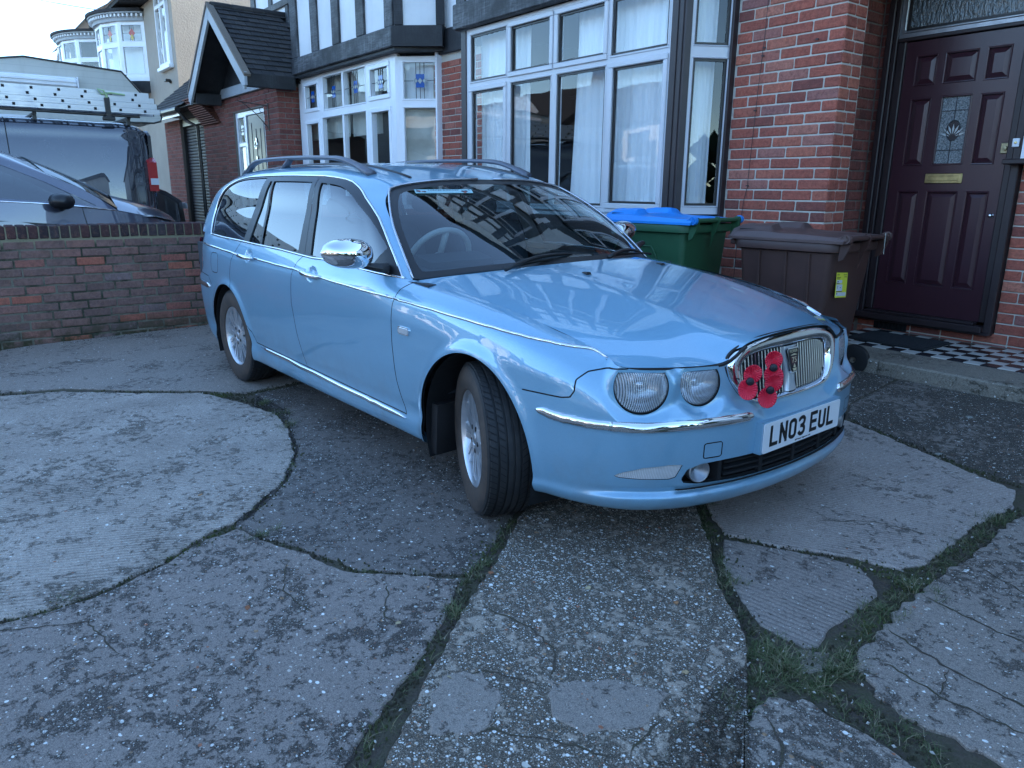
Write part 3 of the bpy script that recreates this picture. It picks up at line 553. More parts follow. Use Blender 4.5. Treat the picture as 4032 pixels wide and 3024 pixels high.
# ---------------------------------------------------------------- brick laying
def brick_mesh(L, H, D, seed, mat, c=.006):
    r = random.Random(seed); b = MB(); b.box(-L / 2, L / 2, 0, D, -H / 2, H / 2, c=c)
    b.v = [(x + r.uniform(-.0016, .0016), y + r.uniform(-.001, .001), z + r.uniform(-.0016, .0016)) for x, y, z in b.v]
    return b.build('brick', mat, link=False).data
BM = {}
def get_brick(L, H, D, mat):
    k = (round(L, 3), round(H, 3), round(D, 3), mat)
    if k not in BM: BM[k] = [brick_mesh(L, H, D, hash(k) % 999 + i, mat) for i in range(4)]
    return random.choice(BM[k])
class Layer:
    """collects brick placements of one thing; the nearest become parts, the rest one stuff part"""
    def __init__(s, parent, mat, limit=300): s.p = parent; s.mat = mat; s.items = []; s.limit = limit
    def brick(s, L, H, D, loc, rz, proud=None):
        s.items.append((L, H, D, Vector(loc), rz))
    def course(s, o, dirv, normal_rz, z, length, first, L=.225, joint=.010, H=.065, D=.05, jit=.002, last_min=.03):
        """bricks along a wall line starting at o"""
        u = 0; w = first; k = 0
        while u < length - last_min:
            e = min(u + w, length); bl = e - u - joint
            if bl > .02:
                m_ = u + (e - u) / 2; p = Vector(o) + Vector(dirv) * m_; n = Vector((math.sin(normal_rz), -math.cos(normal_rz), 0))
                p = p + n * random.uniform(-jit, jit); s.brick(bl, H, D, (p.x, p.y, z), normal_rz)
            u = e; w = L; k += 1
    def flush(s):
        cp = cam_ob.location
        s.items.sort(key=lambda it: (it[3] - cp).length - it[0] * .5)
        for L, H, D, loc, rz in s.items[:s.limit]:
            inst(get_brick(L, H, D, s.mat), 'brick', s.p, loc, (random.uniform(-.004, .004), 0, rz))
        rest = s.items[s.limit:]
        if rest:
            b = MB()
            for L, H, D, loc, rz in rest:
                b.box(-L / 2, L / 2, 0, D, -H / 2, H / 2, T=Matrix.Translation(loc) @ Matrix.Rotation(rz, 4, 'Z'), c=.004)
            o = b.build('more_bricks', s.mat, s.p, fix=False); o['kind'] = 'stuff'

# ---------------------------------------------------------------- garden wall (between the two drives)
gw = empty('garden_wall', (0, 0, 0)); tag(gw, 'low mottled brick garden wall with a course of bricks on edge along its top', 'wall')
b = MB(); b.box(-7.615, -7.409, -2.4, 4.94, -.12, .858); b.box(-7.613, -7.411, -2.4, 4.94, .858, .962); b.build('mortar', 'mortar_mossy', gw)
ly = Layer(gw, 'brick_wall'); CH = .0745
for k in range(12):
    z = .858 - .010 - CH * (k + .5) + .002
    ly.course((-7.404, -2.4, z), (0, 1, 0), R(90), z, 7.3, .225 if k % 2 else .1125 + .03 * (k % 3), jit=.0035)
    ly.course((-7.620, -2.4, z), (0, 1, 0), R(-90), z, 7.3, .225 if k % 2 else .1125)
for it in ly.items: pass
ly.items = [it for it in ly.items]
front = [it for it in ly.items if it[3].x > -7.5]; back = [it for it in ly.items if it[3].x < -7.5]
ly.items = front; ly.flush()
b = MB()
for L, H, D, loc, rz in back: b.box(-L / 2, L / 2, 0, D, -H / 2, H / 2, T=Matrix.Translation(loc) @ Matrix.Rotation(rz, 4, 'Z'), c=.004)
o = b.build('more_bricks', 'brick_wall', gw, fix=False); o['kind'] = 'stuff'
cm = [brick_mesh(.222, .108, .066, 50 + i, 'brick_coping', .007) for i in range(4)]
y = -2.3; 
while y < 4.9:
    inst(random.choice(cm), 'coping_brick', gw, (-7.512 + random.uniform(-.004, .004), y, .918 + random.uniform(-.002, .002)), (0, 0, 0), (1, 1, 1)); y += .0765

# ---------------------------------------------------------------- porch step and chequered tiles
porch = empty('porch_floor', kind='structure')
b = MB(); b.prism([(4.735, -.1), (4.735, .238), (4.745, .2495), (5.12, .2495), (5.12, -.1)], -2.94, -2.312, 'x'); b.build('step_slab', 'concrete_step', porch)
b = MB(); b.prism([(4.738, -.1), (4.738, .237), (4.748, .248), (5.12, .248), (5.12, -.1)], -2.308, 2.2, 'x'); b.build('step_slab', 'concrete_step', porch)
b = MB(); b.box(-2.96, 2.2, 5.121, 5.90, -.1, .246); b.build('tile_bed', 'mortar_dim', porch)
tb = MB(); tb.box(-.0492, .0492, -.0492, .0492, -.006, .0025, c=.0012); tmb = tb.build('tile', 'tile_black', link=False).data; tmw = tmb.copy(); tmw.materials.clear(); tmw.materials.append(M['tile_white'])
for i in range(21):
    for j in range(8):
        x = -2.970 + .05 + i * .1; y = 5.19 + j * .1
        if y > 5.88: continue
        inst(tmb if (i + j) % 2 else tmw, 'tile', porch, (x, y, .2485 + random.uniform(-.0006, .0006)), (0, 0, 0))
b = MB(); b.box(-2.84, -2.27, 5.27, 5.68, .2515, .264, c=.003)
for k in range(25):
    yy = 5.28 + k * .0158; b.box(-2.83, -2.28, yy, yy + .009, .264, .270, c=.002)
tag(b.build('doormat', 'doormat'), 'dark ribbed rubber mat on the chequered tiles', 'doormat')
# ---------------------------------------------------------------- building helpers
def window(parent, outer, openings, frame, bead, loc, rz=0.0, depth=.06, sash=(), glass='window_glass', name='window', bw=.019, ring=.03, label=None):
    """outer (x0,x1,z0,z1); openings list of the same; local y=0 is the outside face"""
    X = sorted({outer[0], outer[1], *[o[0] for o in openings], *[o[1] for o in openings]}); Z = sorted({outer[2], outer[3], *[o[2] for o in openings], *[o[3] for o in openings]})
    b = MB(); inside = lambda x, z: any(o[0] < x < o[1] and o[2] < z < o[3] for o in openings)
    for i in range(len(X) - 1):
        j = 0
        while j < len(Z) - 1:
            if inside((X[i] + X[i + 1]) / 2, (Z[j] + Z[j + 1]) / 2): j += 1; continue
            k = j
            while k + 1 < len(Z) - 1 and not inside((X[i] + X[i + 1]) / 2, (Z[k + 1] + Z[k + 2]) / 2): k += 1
            b.box(X[i], X[i + 1], 0, depth, Z[j], Z[k + 1]); j = k + 1
    for n_, o in enumerate(openings):
        r_ = ring * (1.5 if n_ in sash else .62); pr = -.016 if n_ in sash else -.007; x0, x1, z0, z1 = o; c_ = .006
        b.box(x0 - r_, x1 + r_, pr, .012, z1, z1 + r_, c=c_); b.box(x0 - r_, x1 + r_, pr, .012, z0 - r_, z0, c=c_)
        b.box(x0 - r_, x0, pr, .012, z0 + .0005, z1 - .0005, c=c_); b.box(x1, x1 + r_, pr, .012, z0 + .0005, z1 - .0005, c=c_)
        if bead:
            w = bw; b.box(x0, x1, .010, .03, z1 - w, z1, 1); b.box(x0, x1, .010, .03, z0, z0 + w, 1); b.box(x0, x0 + w, .010, .03, z0 + w, z1 - w, 1); b.box(x1 - w, x1, .010, .03, z0 + w, z1 - w, 1)
    ob = b.build(name, [frame, bead or frame], parent, loc=loc, rot=(0, 0, rz), fix=False)
    if label: ob['label'] = label
    for o in openings:
        g_ = MB(); q = bw * .9 if bead else 0; g_.box(o[0] + q, o[1] - q, .022, .027, o[2] + q, o[3] - q); g_.build('pane', glass, ob)
    return ob
def leaded(win, o, motif='blue'):
    """lead cames and a small coloured motif on the glass of one light, as part of its window"""
    x0, x1, z0, z1 = o; xc = (x0 + x1) / 2; zc = (z0 + z1) / 2 - .0; b = MB(); y0, y1 = .016, .021; w = .0035; W = .105; H = .15; d = .05
    for k in (-1, 0, 1): b.box(xc + k * d - w, xc + k * d + w, y0, y1, z0, zc - H / 2); b.box(xc + k * d - w, xc + k * d + w, y0, y1, zc + H / 2, z1)
    b.box(x0, xc - W / 2 - .03, y0, y1, zc - w, zc + w); b.box(xc + W / 2 + .03, x1, y0, y1, zc - w, zc + w)
    c1, c2 = {'blue': ('stained_blue', 'stained_clear'), 'red': ('stained_red', 'stained_yellow')}[motif]
    if motif == 'blue':
        b.box(xc - W / 2, xc + W / 2, y0 + .0015, y1 - .001, zc - H / 2, zc + H / 2, 1)
        for k in (-1, 0, 1):
            r_ = .028 if k == 0 else .024; cx = xc + k * W / 2
            b.prism([(cx - r_, zc), (cx, zc - r_ * 1.25), (cx + r_, zc), (cx, zc + r_ * 1.25)], y0 - .0015, y0 + .001, 'y', 2)
            b.tube([(cx - r_, y0 - .002, zc), (cx, y0 - .002, zc - r_ * 1.25), (cx + r_, y0 - .002, zc), (cx, y0 - .002, zc + r_ * 1.25)], .0025, 4, 0, closed=True)
    else:
        b.prism([(xc - .09, zc), (xc, zc - .11), (xc + .09, zc), (xc, zc + .12)], y0, y0 + .003, 'y', 1)
        b.prism([(xc - .05, zc - .1), (xc, zc - .2), (xc + .05, zc - .1), (xc, zc - .02)], y0 - .002, y0 + .001, 'y', 2)
    return b.build('leaded_motif', ['lead', c1, c2], win, fix=True)
def curtain(x0, x1, z0, z1, y, folds, amp, label, mat='net_curtain', tie=0.0, loc=(0, 0, 0), rz=0.0, cat='curtain', name='net_curtain', group=None):
    nx = max(24, int((x1 - x0) * 120)); nz = 14; P = []; ph = random.random() * 6
    for j in range(nz):
        v = j / (nz - 1); row = []
        for i in range(nx):
            u = i / (nx - 1); x = x0 + (x1 - x0) * u
            a = math.sin(u * folds * 6.283 + ph + .5 * math.sin(v * 3 + u * 9)) + .45 * math.sin(u * folds * 14.9 + 1.3 * ph + v)
            row.append((x + tie * (1 - v) * (1 - v) * (u - .5), y + amp * a * (.55 + .45 * (1 - v)), z0 + (z1 - z0) * v))
        P.append(row)
    b = MB(); b.grid(P); o = b.build(name, mat, smooth=True, fix=False, loc=loc, rot=(0, 0, rz)); return tag(o, label, cat, group)
def timberwork(parent, x0, x1, y, z0, z1, posts, rails=(), loc=(0, 0, 0), rz=0.0, mat='black_timber', panel='white_render', proud=.035, holes=()):
    """white render ground with applied timbers, posts = [(a,b)], rails = [(z0,z1)]; holes are left for windows"""
    b = MB(); X = sorted({x0, x1, *[h[0] for h in holes], *[h[1] for h in holes]}); Z = sorted({z0, z1, *[h[2] for h in holes], *[h[3] for h in holes]})
    for i in range(len(X) - 1):
        for j in range(len(Z) - 1):
            if any(h[0] < (X[i] + X[i + 1]) / 2 < h[1] and h[2] < (Z[j] + Z[j + 1]) / 2 < h[3] for h in holes): continue
            b.box(X[i], X[i + 1], y, y + .08, Z[j], Z[j + 1])
    b.build('render_panel', panel, parent, loc=loc, rot=(0, 0, rz))
    for (a, c_) in posts:
        zz = sorted({z0, z1, *[q for h in holes if not (c_ <= h[0] or a >= h[1]) for q in (h[2], h[3])]})
        segs = [(zz[k], zz[k + 1]) for k in range(len(zz) - 1)]
        for (s0, s1) in segs:
            if any(not (c_ <= h[0] or a >= h[1]) and h[2] < (s0 + s1) / 2 < h[3] for h in holes): continue
            rr = sorted([r_ for r_ in rails if r_[0] < s1 and r_[1] > s0]); cur = s0; parts = []
            for r_ in rr:
                if r_[0] > cur: parts.append((cur, r_[0]))
                cur = max(cur, r_[1])
            if cur < s1: parts.append((cur, s1))
            for (p0, p1) in parts:
                if p1 - p0 < .02: continue
                m_ = MB(); m_.box(a, c_, y - proud + random.uniform(0, .006), y - .001, p0, p1, c=.006); m_.build('timber_post', mat, parent, loc=loc, rot=(0, 0, rz), fix=False)
    for (p0, p1) in rails:
        m_ = MB(); m_.box(x0, x1, y - proud - .006, y - .001, p0, p1, c=.006); m_.build('timber_rail', mat, parent, loc=loc, rot=(0, 0, rz), fix=False)

# ================================================================ near house (right): brown bay, brick pier, recessed door
h1 = empty('brick_house', (0, 0, 0)); tag(h1, 'red brick house with brown framed bay window and recessed maroon front door', 'house')
ZK = 2.4375; CH1 = .0751
L1 = Layer(h1, 'brick_red')
def pier_courses(x_right, x_left, y, k0, k1, ST=.243, dirx=-1):
    for k in range(k0, k1):
        z = ZK - CH1 * (k + .5); first = ST / 2 if k % 2 else ST
        L1.course((x_right, y, z), (dirx, 0, 0), 0, z, abs(x_right - x_left), first, L=ST, joint=.0095, H=CH1 - .0095, D=.05, jit=.0022)
pier_courses(-2.955, -3.822, 5.0, -7, 32)
b = MB(); b.box(-3.83, -2.962, 5.007, 5.24, -.1, 2.96); b.box(-3.178, -2.962, 5.2401, 5.26, -.1, 2.96); b.build('mortar', 'mortar_pale', h1)
for k in range(-7, 32):     # return of the pier
    z = ZK - CH1 * (k + .5); a = .110 if k % 2 else .140
    for (u, w) in ((0, a), (a, .252 - a)): L1.brick(w - .0095, CH1 - .0095, .04, (-2.955 + random.uniform(-.0015, .0015), 5.002 + u + w / 2, z), R(90))
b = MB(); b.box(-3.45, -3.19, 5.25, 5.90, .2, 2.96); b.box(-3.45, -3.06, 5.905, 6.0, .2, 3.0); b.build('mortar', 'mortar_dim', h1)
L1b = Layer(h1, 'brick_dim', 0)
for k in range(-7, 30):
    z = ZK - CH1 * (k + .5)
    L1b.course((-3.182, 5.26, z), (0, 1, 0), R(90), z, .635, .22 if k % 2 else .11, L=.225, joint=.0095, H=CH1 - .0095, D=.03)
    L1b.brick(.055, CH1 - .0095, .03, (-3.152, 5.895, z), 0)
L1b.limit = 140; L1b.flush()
# wall right of the door
b = MB(); b.box(-2.092, 2.2, 5.908, 6.05, .2, 3.0); b.box(-3.10, -2.092, 5.908, 6.05, .2, .315); b.box(2.19, 2.4, 5.0, 5.9, .2, 3.0); b.build('mortar', 'mortar_pale', h1)
for k in range(-7, 30):
    z = ZK - CH1 * (k + .5)
    x0 = -2.095
    if z < .32: L1.course((-3.10, 5.90, z), (1, 0, 0), 0, z, 2.0, .2, L=.225, joint=.0095, H=CH1 - .0095, D=.03, jit=.001)
    else: L1.course((x0, 5.90, z), (1, 0, 0), 0, z, 1.15, .225 if k % 2 else .1125, L=.225, joint=.0095, H=CH1 - .0095, D=.03)
L1.flush()
b = MB(); b.box(-2.955, -2.70, 5.888, 5.92, .252, .318, c=.003)
for k in range(9): b.box(-2.94 + k * .026, -2.925 + k * .026, 5.880, 5.889, .258, .312)
b.build('air_brick', 'black_matt', h1)
# porch ceiling, upper floor over the porch
b = MB(); b.box(-3.83, 2.4, 5.0, 6.05, 2.962, 3.06); b.build('porch_ceiling', 'black_timber_dark', h1)
b = MB(); b.box(-3.84, 2.4, 4.93, 4.999, 2.90, 3.14, c=.008); b.build('timber_rail', 'black_timber', h1)
timberwork(h1, -3.84, 2.4, 5.0, 3.061, 5.7, [(-3.84, -3.66), (-2.95, -2.78), (-2.1, -1.94), (-.95, -.78), (.2, .36), (1.2, 1.36), (2.2, 2.4)], [(4.2, 4.36), (5.5, 5.7)], holes=[(-2.75, -1.0, 3.9, 5.1)])
window(h1, (-2.75, -1.0, 3.9, 5.1), [(-2.68, -2.0, 3.97, 5.03), (-1.93, -1.07, 3.97, 5.03)], 'frame_brown', None, (0, 5.03, 0))
# bay: lower windows
FB = 4.665
OP1 = [(-6.877, -6.272, 2.372, 2.815), (-6.188, -5.606, 2.394, 2.795), (-5.495, -4.905, 2.394, 2.795), (-4.815, -4.205, 2.372, 2.800),
       (-6.857, -6.303, 1.19, 2.272), (-6.190, -5.588, 1.165, 2.296), (-5.500, -4.878, 1.165, 2.300), (-4.782, -4.232, 1.19, 2.274)]
w1 = window(h1, (-6.955, -4.172, 1.118, 2.875), OP1, 'frame_silver_white', 'frame_black', (0, FB, 0), sash=(1, 2, 4, 7), label='front of the bay, eight lights in white edged frames')
b = MB(); b.box(-7.05, -6.956, FB - .012, FB + .09, 1.08, 2.876, c=.005); b.build('bay_post', 'frame_brown', h1)
b = MB(); b.prism([(-4.171, FB - .004), (-4.03, FB - .004 + .0), (-4.005, FB + .035), (-4.09, FB + .12), (-4.171, FB + .06)], 1.08, 2.876, 'z')
b.box(-4.160, -4.105, FB - .013, FB - .0045, 1.08, 2.876, c=.003); b.box(-4.090, -4.052, FB - .013, FB - .0045, 1.08, 2.876, c=.003); b.build('bay_post', 'frame_brown', h1)
# canted side of the bay: from the corner post back to the pier
ca = math.atan2(5.0 - (FB + .02), (-3.84) - (-4.02)); cl = math.hypot(5.0 - FB - .02, .18) 
ca = math.atan2(.30, .175); cl = math.hypot(.30, .175)
window(h1, (0, cl, 1.12, 2.875), [(.035, cl - .045, 1.185, 2.265), (.035, cl - .045, 2.36, 2.81)], 'frame_silver_white', 'frame_black', (-4.015, FB + .035, 0), ca, sash=(), ring=.02)
b = MB(); b.box(-3.845, -3.823, 4.95, 5.03, 1.08, 2.876, c=.003); b.build('bay_post', 'frame_brown', h1)
b = MB(); b.prism([(-7.07, FB - .045), (-4.005, FB - .045), (-3.80, 5.0), (-7.07, 5.0)], 1.072, 1.100, 'z'); b.build('sill', 'frame_silver_white', h1)
b = MB(); b.prism([(-7.09, FB - .07), (-3.995, FB - .07), (-3.79, 4.998), (-7.09, 4.998)], 1.01, 1.0715, 'z'); b.build('sill', 'frame_brown', h1)
b = MB(); b.prism([(-7.05, FB), (-4.03, FB), (-3.84, 4.99), (-3.84, 5.25), (-7.2, 5.25)], -.05, 1.0095, 'z'); b.build('bay_base', 'black_timber_dark', h1)
# left brick strip between the bays
b = MB(); b.box(-8.2, -7.055, 5.007, 5.2, -.1, 2.80); b.build('mortar', 'mortar_pale', h1)
Lm = Layer(h1, 'brick_red', 80)
for k in range(-4, 32):
    z = ZK - CH1 * (k + .5) - .012
    Lm.course((-7.06, 5.0, z), (-1, 0, 0), 0, z, 1.1, .2 if k % 2 else .09, L=.225, joint=.0095, H=CH1 - .0095, D=.04)
Lm.flush()
# beam and upper bay
b = MB(); b.box(-7.09, -3.99, 4.575, 4.664, 2.882, 3.125, c=.012); b.build('timber_rail', 'black_timber', h1)
b = MB(); b.prism([(-3.989, 4.58), (-3.76, 4.985), (-3.86, 4.999), (-3.989, 4.70)], 2.882, 3.125, 'z'); b.build('timber_rail', 'black_timber', h1)
UB = 4.63
timberwork(h1, -7.06, -4.02, UB, 3.126, 6.9, [(-7.06, -6.9), (-6.42, -6.26), (-5.78, -5.62), (-5.12, -4.96), (-4.48, -4.32), (-4.16, -4.02)], [(3.78, 3.92), (5.25, 5.42), (5.9, 6.06)], holes=[(-6.9, -4.16, 3.93, 5.24)])
window(h1, (-6.9, -4.16, 3.93, 5.24), [(-6.82 + i * .675, -6.25 + i * .675, 4.0, 4.8) for i in range(4)] + [(-6.82 + i * .675, -6.25 + i * .675, 4.87, 5.18) for i in range(4)], 'frame_silver_white', 'frame_black', (0, UB + .02, 0))
b = MB(); b.prism([(-4.02, UB), (-3.80, 5.0), (-3.9, 5.05), (-4.1, UB + .08)], 3.126, 5.7, 'z'); b.build('render_panel', 'white_render', h1)
b = MB(); b.prism([(-7.06, UB), (-7.30, 5.0), (-7.2, 5.05), (-6.98, UB + .08)], 3.126, 5.7, 'z'); b.build('render_panel', 'white_render', h1)
# link wall between the upper bays
timberwork(h1, -8.02, -7.26, 5.0, 2.80, 5.7, [(-8.02, -7.90), (-7.50, -7.26)], [(2.80, 3.06)], mat='black_timber_dark')
# gable and roof
b = MB(); b.prism([(-7.5, 6.9), (-3.6, 6.9), (-5.54, 8.7)], UB - .02, UB + .2, 'y'); b.build('gable', 'white_render', h1)
b = MB(); b.grid([[(-3.2, 4.5, 5.7), (-3.2, 10, 9.3)], [(3.0, 4.7, 5.7), (3.0, 10, 9.3)]]); b.grid([[(-7.8, 4.3, 6.7), (-5.54, 4.3, 8.9)], [(-7.8, 10, 6.7), (-5.54, 10, 9.0)]]); b.grid([[(-3.2, 4.3, 6.7), (-5.54, 4.3, 8.9)], [(-3.2, 10, 6.7), (-5.54, 10, 9.0)]])
b.box(-7.2, 3.0, 9.9, 10.1, 0, 9.0); b.box(2.4, 3.0, 5.0, 10, 0, 5.7)
b.build('roof', 'roof_tile', h1)
# rooms behind the glass
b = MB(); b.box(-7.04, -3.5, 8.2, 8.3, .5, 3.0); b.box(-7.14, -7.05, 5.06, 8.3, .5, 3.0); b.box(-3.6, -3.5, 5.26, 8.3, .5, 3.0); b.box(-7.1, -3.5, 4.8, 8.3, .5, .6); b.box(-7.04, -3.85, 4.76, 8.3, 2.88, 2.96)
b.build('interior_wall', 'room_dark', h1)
cab = empty('bookcase', (-6.75, 6.3, .6)); tag(cab, 'open bookcase with salmon backed shelves seen through the gap in the net curtains', 'bookcase')
b = MB()
for i in range(4): b.box(-.6 + i * .42, -.56 + i * .42, -.15, .2, 0, 1.75)
for j in range(5): b.box(-.6, .72, -.15, .2, .05 + j * .42, .08 + j * .42)
b.build('frame', 'room_dark', cab)
for i in range(3):
    for j in range(1, 4): m_ = MB(); m_.box(-.55 + i * .42, -.19 + i * .42, .19, .21, .10 + j * .42, .44 + j * .42); m_.build('back_panel', 'room_warm', cab)
b = MB(); b.lathe([(.001, .30), (.12, .29), (.20, .22), (.235, .10), (.24, 0), (.22, -.08), (.001, -.09)], 28)
tag(b.build('round_chair_back', 'orange_lamp', smooth=True, loc=(-5.52, 5.15, 1.07)), 'rounded orange chair back just inside the brown bay window', 'chair')
curtain(-6.96, -6.10, 1.08, 2.84, 4.84, 9, .020, 'net curtain drawn to the left half of the brown bay window', tie=.0)
curtain(-5.42, -5.02, 1.08, 2.84, 4.845, 4, .018, 'narrow net curtain swept back beside the dark gap in the brown bay', tie=.16)
curtain(-4.97, -4.12, 1.08, 2.84, 4.835, 8, .022, 'net curtain filling the rightmost light of the brown bay front')
curtain(.0, cl * .78, 1.12, 2.84, .16, 3, .010, 'net curtain behind the narrow canted side of the brown bay', loc=(-4.04, FB + .06, 0), rz=ca)
b = MB(); b.box(-.075, .075, -.012, .012, 0, .052, c=.004)
for k in range(4): b.box(-.06, .06, -.014, -.012, .010 + k * .010, .014 + k * .010, 1)
tag(b.build('window_vent', ['white_paint', 'steel_dull'], loc=(-4.54, 4.74, 1.125)), 'small white slotted box standing on the sill inside the rightmost bay light', 'vent')

# ---- front door (leaf lies in the plane y = 5.9)
door = MB(); DX0, DX1, DZ0, DZ1 = -2.985, -2.205, .402, 2.366; DY = 5.905
PAN = [(-2.906, -2.752, 2.057, 2.268), (-2.701, -2.478, 2.056, 2.268), (-2.428, -2.272, 2.052, 2.268), (-2.906, -2.758, 1.494, 1.970), (-2.428, -2.276, 1.494, 1.970),
       (-2.912, -2.755, .620, 1.315), (-2.700, -2.479, .620, 1.315), (-2.428, -2.274, .620, 1.315)]
GL = (-2.690, -2.480, 1.496, 1.976); holes = PAN + [GL]
X = sorted({DX0, DX1, *[h[0] for h in holes], *[h[1] for h in holes]}); Z = sorted({DZ0, DZ1, *[h[2] for h in holes], *[h[3] for h in holes]})
for i in range(len(X) - 1):
    for j in range(len(Z) - 1):
        if any(h[0] < (X[i] + X[i + 1]) / 2 < h[1] and h[2] < (Z[j] + Z[j + 1]) / 2 < h[3] for h in holes): continue
        door.add([(X[i], DY, Z[j]), (X[i + 1], DY, Z[j]), (X[i + 1], DY, Z[j + 1]), (X[i], DY, Z[j + 1])], [(0, 1, 2, 3)])
door.box(DX0, DX1, DY + .03, DY + .045, DZ0, DZ1)
dl = door.build('door', 'door_maroon', h1, fix=False); dl['label'] = 'dark maroon panelled front door'
for (x0, x1, z0, z1) in PAN:
    p = MB(); ring = lambda d, y: [(x0 + d, y, z0 + d), (x1 - d, y, z0 + d), (x1 - d, y, z1 - d), (x0 + d, y, z1 - d)]
    R_ = [ring(0, DY), ring(.004, DY - .006), ring(.010, DY - .005), ring(.014, DY + .016), ring(.046, DY + .001), ring(.052, DY + .001)]
    for r_ in R_: p.v += r_
    for q in range(len(R_) - 1):
        for k in range(4): p.f.append((q * 4 + k, q * 4 + (k + 1) % 4, q * 4 + 4 + (k + 1) % 4, q * 4 + 4 + k)); p.mi.append(0)
    p.f.append(tuple(range(len(p.v) - 4, len(p.v)))); p.mi.append(0); p.build('door_panel', 'door_maroon', dl, fix=False)
g_ = MB(); x0, x1, z0, z1 = GL
for (a, b_, c_, d_) in ((x0, x1, z1 - .012, z1), (x0, x1, z0, z0 + .012), (x0, x0 + .012, z0 + .012, z1 - .012), (x1 - .012, x1, z0 + .012, z1 - .012)): g_.box(a, b_, DY - .006, DY + .02, c_, d_, 0, c=.003)
g_.box(x0 + .012, x1 - .012, DY + .012, DY + .018, z0 + .012, z1 - .012, 1)
xc, zc = (x0 + x1) / 2 + .005, 1.735
g_.box((x0 + x1) / 2 - .0025, (x0 + x1) / 2 + .0025, DY + .008, DY + .0125, z0 + .012, zc - .07, 2); g_.box((x0 + x1) / 2 - .0025, (x0 + x1) / 2 + .0025, DY + .008, DY + .0125, zc + .07, z1 - .012, 2)
for zz in (1.60, 1.70, 1.79, 1.87):
    if abs(zz - zc) > .055: g_.box(x0 + .012, x1 - .012, DY + .008, DY + .0125, zz - .0025, zz + .0025, 2)
g_.tube([(xc + .046 * math.cos(a), DY + .008, zc + .068 * math.sin(a)) for a in np.linspace(0, 6.283, 25)[:-1]], .004, 6, 2, closed=True)
g_.prism([(xc + .044 * math.cos(a), zc + .066 * math.sin(a)) for a in np.linspace(0, 6.283, 25)[:-1]], DY + .0085, DY + .0118, 'y', 3)
for k in range(7):
    a = R(90 + (k - 3) * 24); r0 = Vector((xc, 0, zc - .045)); dv = Vector((math.cos(a), 0, math.sin(a))); n = Vector((-dv.z, 0, dv.x))
    q = [r0 + dv * .02, r0 + dv * .055 + n * .007, r0 + dv * .088, r0 + dv * .055 - n * .007]; g_.prism([(v.x, v.z) for v in q], DY + .006, DY + .0086, 'y', 4)
g_.build('door_glass', ['door_maroon', 'pattern_glass', 'lead', 'frame_brown', 'stained_clear'], dl)
g_ = MB(); g_.box(-2.722, -2.464, DY - .010, DY, 1.368, 1.438, c=.004); g_.box(-2.700, -2.486, DY - .016, DY - .0095, 1.385, 1.421, c=.003); g_.build('letterbox', 'brass', dl)
g_ = MB(); g_.lathe([(.001, -.030), (.010, -.030), (.014, -.022), (.010, -.012), (.006, -.006), (.014, -.002), (.016, 0)], 20, axis='y', T=Matrix.Translation((-2.238, DY, 1.150))); g_.build('lock', 'chrome', dl, smooth=True)
fr = MB(); fr.box(-3.125, -3.078, 5.845, 5.935, .33, 2.95, c=.006); fr.box(-3.077, -3.045, 5.862, 5.935, .33, 2.95, c=.004); fr.box(-3.044, -2.988, 5.885, 5.935, .401, 2.372, c=.006)
fr.box(-2.202, -2.150, 5.885, 5.935, .401, 2.372, c=.006); fr.box(-2.149, -2.097, 5.845, 5.935, .33, 2.95, c=.006)
fr.box(-3.044, -2.150, 5.880, 5.935, 2.373, 2.399, c=.004); fr.build('door_frame', 'frame_brown', h1, fix=False)
b = MB(); b.box(-3.10, -2.145, 5.800, 5.90, .335, .382, c=.006); b.box(-3.02, -2.21, 5.83, 5.90, .3825, .400, c=.004); b.box(-3.123, -2.098, 5.83, 5.93, .318, .3345, c=.003); b.build('door_sill', 'frame_brown', h1)
window(h1, (-3.044, -2.150, 2.40, 2.95), [(-3.0, -2.19, 2.445, 2.90)], 'steel_dull', 'frame_black', (0, 5.885, 0), glass='obscure_glass', depth=.045, label='fanlight of ribbed glass above the front door')
# bell, side window and its sill
b = MB(); b.box(-.021, .021, -.014, 0, -.028, .028, c=.004); b.lathe([(.001, -.020), (.008, -.019), (.009, -.014)], 16, axis='y', mi=1)
o = b.build('door_bell', ['white_paint', 'brass'], h1, loc=(-2.135, 5.843, 1.630))
b = MB(); b.box(-.03, .03, -.012, 0, -.035, .035, c=.004); b.lathe([(.001, -.03), (.014, -.028), (.016, -.012)], 16, axis='y', mi=0); b.build('door_lock_plate', 'brass_dull', dl, loc=(-2.215, 5.903, 1.60))
b = MB(); b.box(-2.175, -.9, 5.76, 5.9, 1.490, 1.525, c=.006); b.build('sill', 'frame_brown', h1)
window(h1, (-2.088, -1.1, 1.526, 2.6), [(-2.03, -1.2, 1.59, 2.5)], 'upvc_white', None, (0, 5.82, 0), depth=.08)
# thin cable down the pier with clips
b = MB(); pth = [(-3.565, 4.988, 2.95), (-3.57, 4.988, 2.4), (-3.585, 4.988, 2.1), (-3.60, 4.988, 1.7), (-3.61, 4.988, 1.33), (-3.63, 4.988, 1.24), (-3.66, 4.988, .9), (-3.67, 4.988, .3)]; b.tube(pth, .0022, 5)
for x, z in ((-3.568, 2.31), (-3.575, 2.255), (-3.600, 1.88), (-3.612, 1.34), (-3.15, 2.31)): b.box(x - .010, x + .010, 4.984, 4.996, z - .004, z + .004)
tag(b.build('cable', 'frame_brown', fix=False), 'thin brown cable clipped down the brick pier', 'cable')
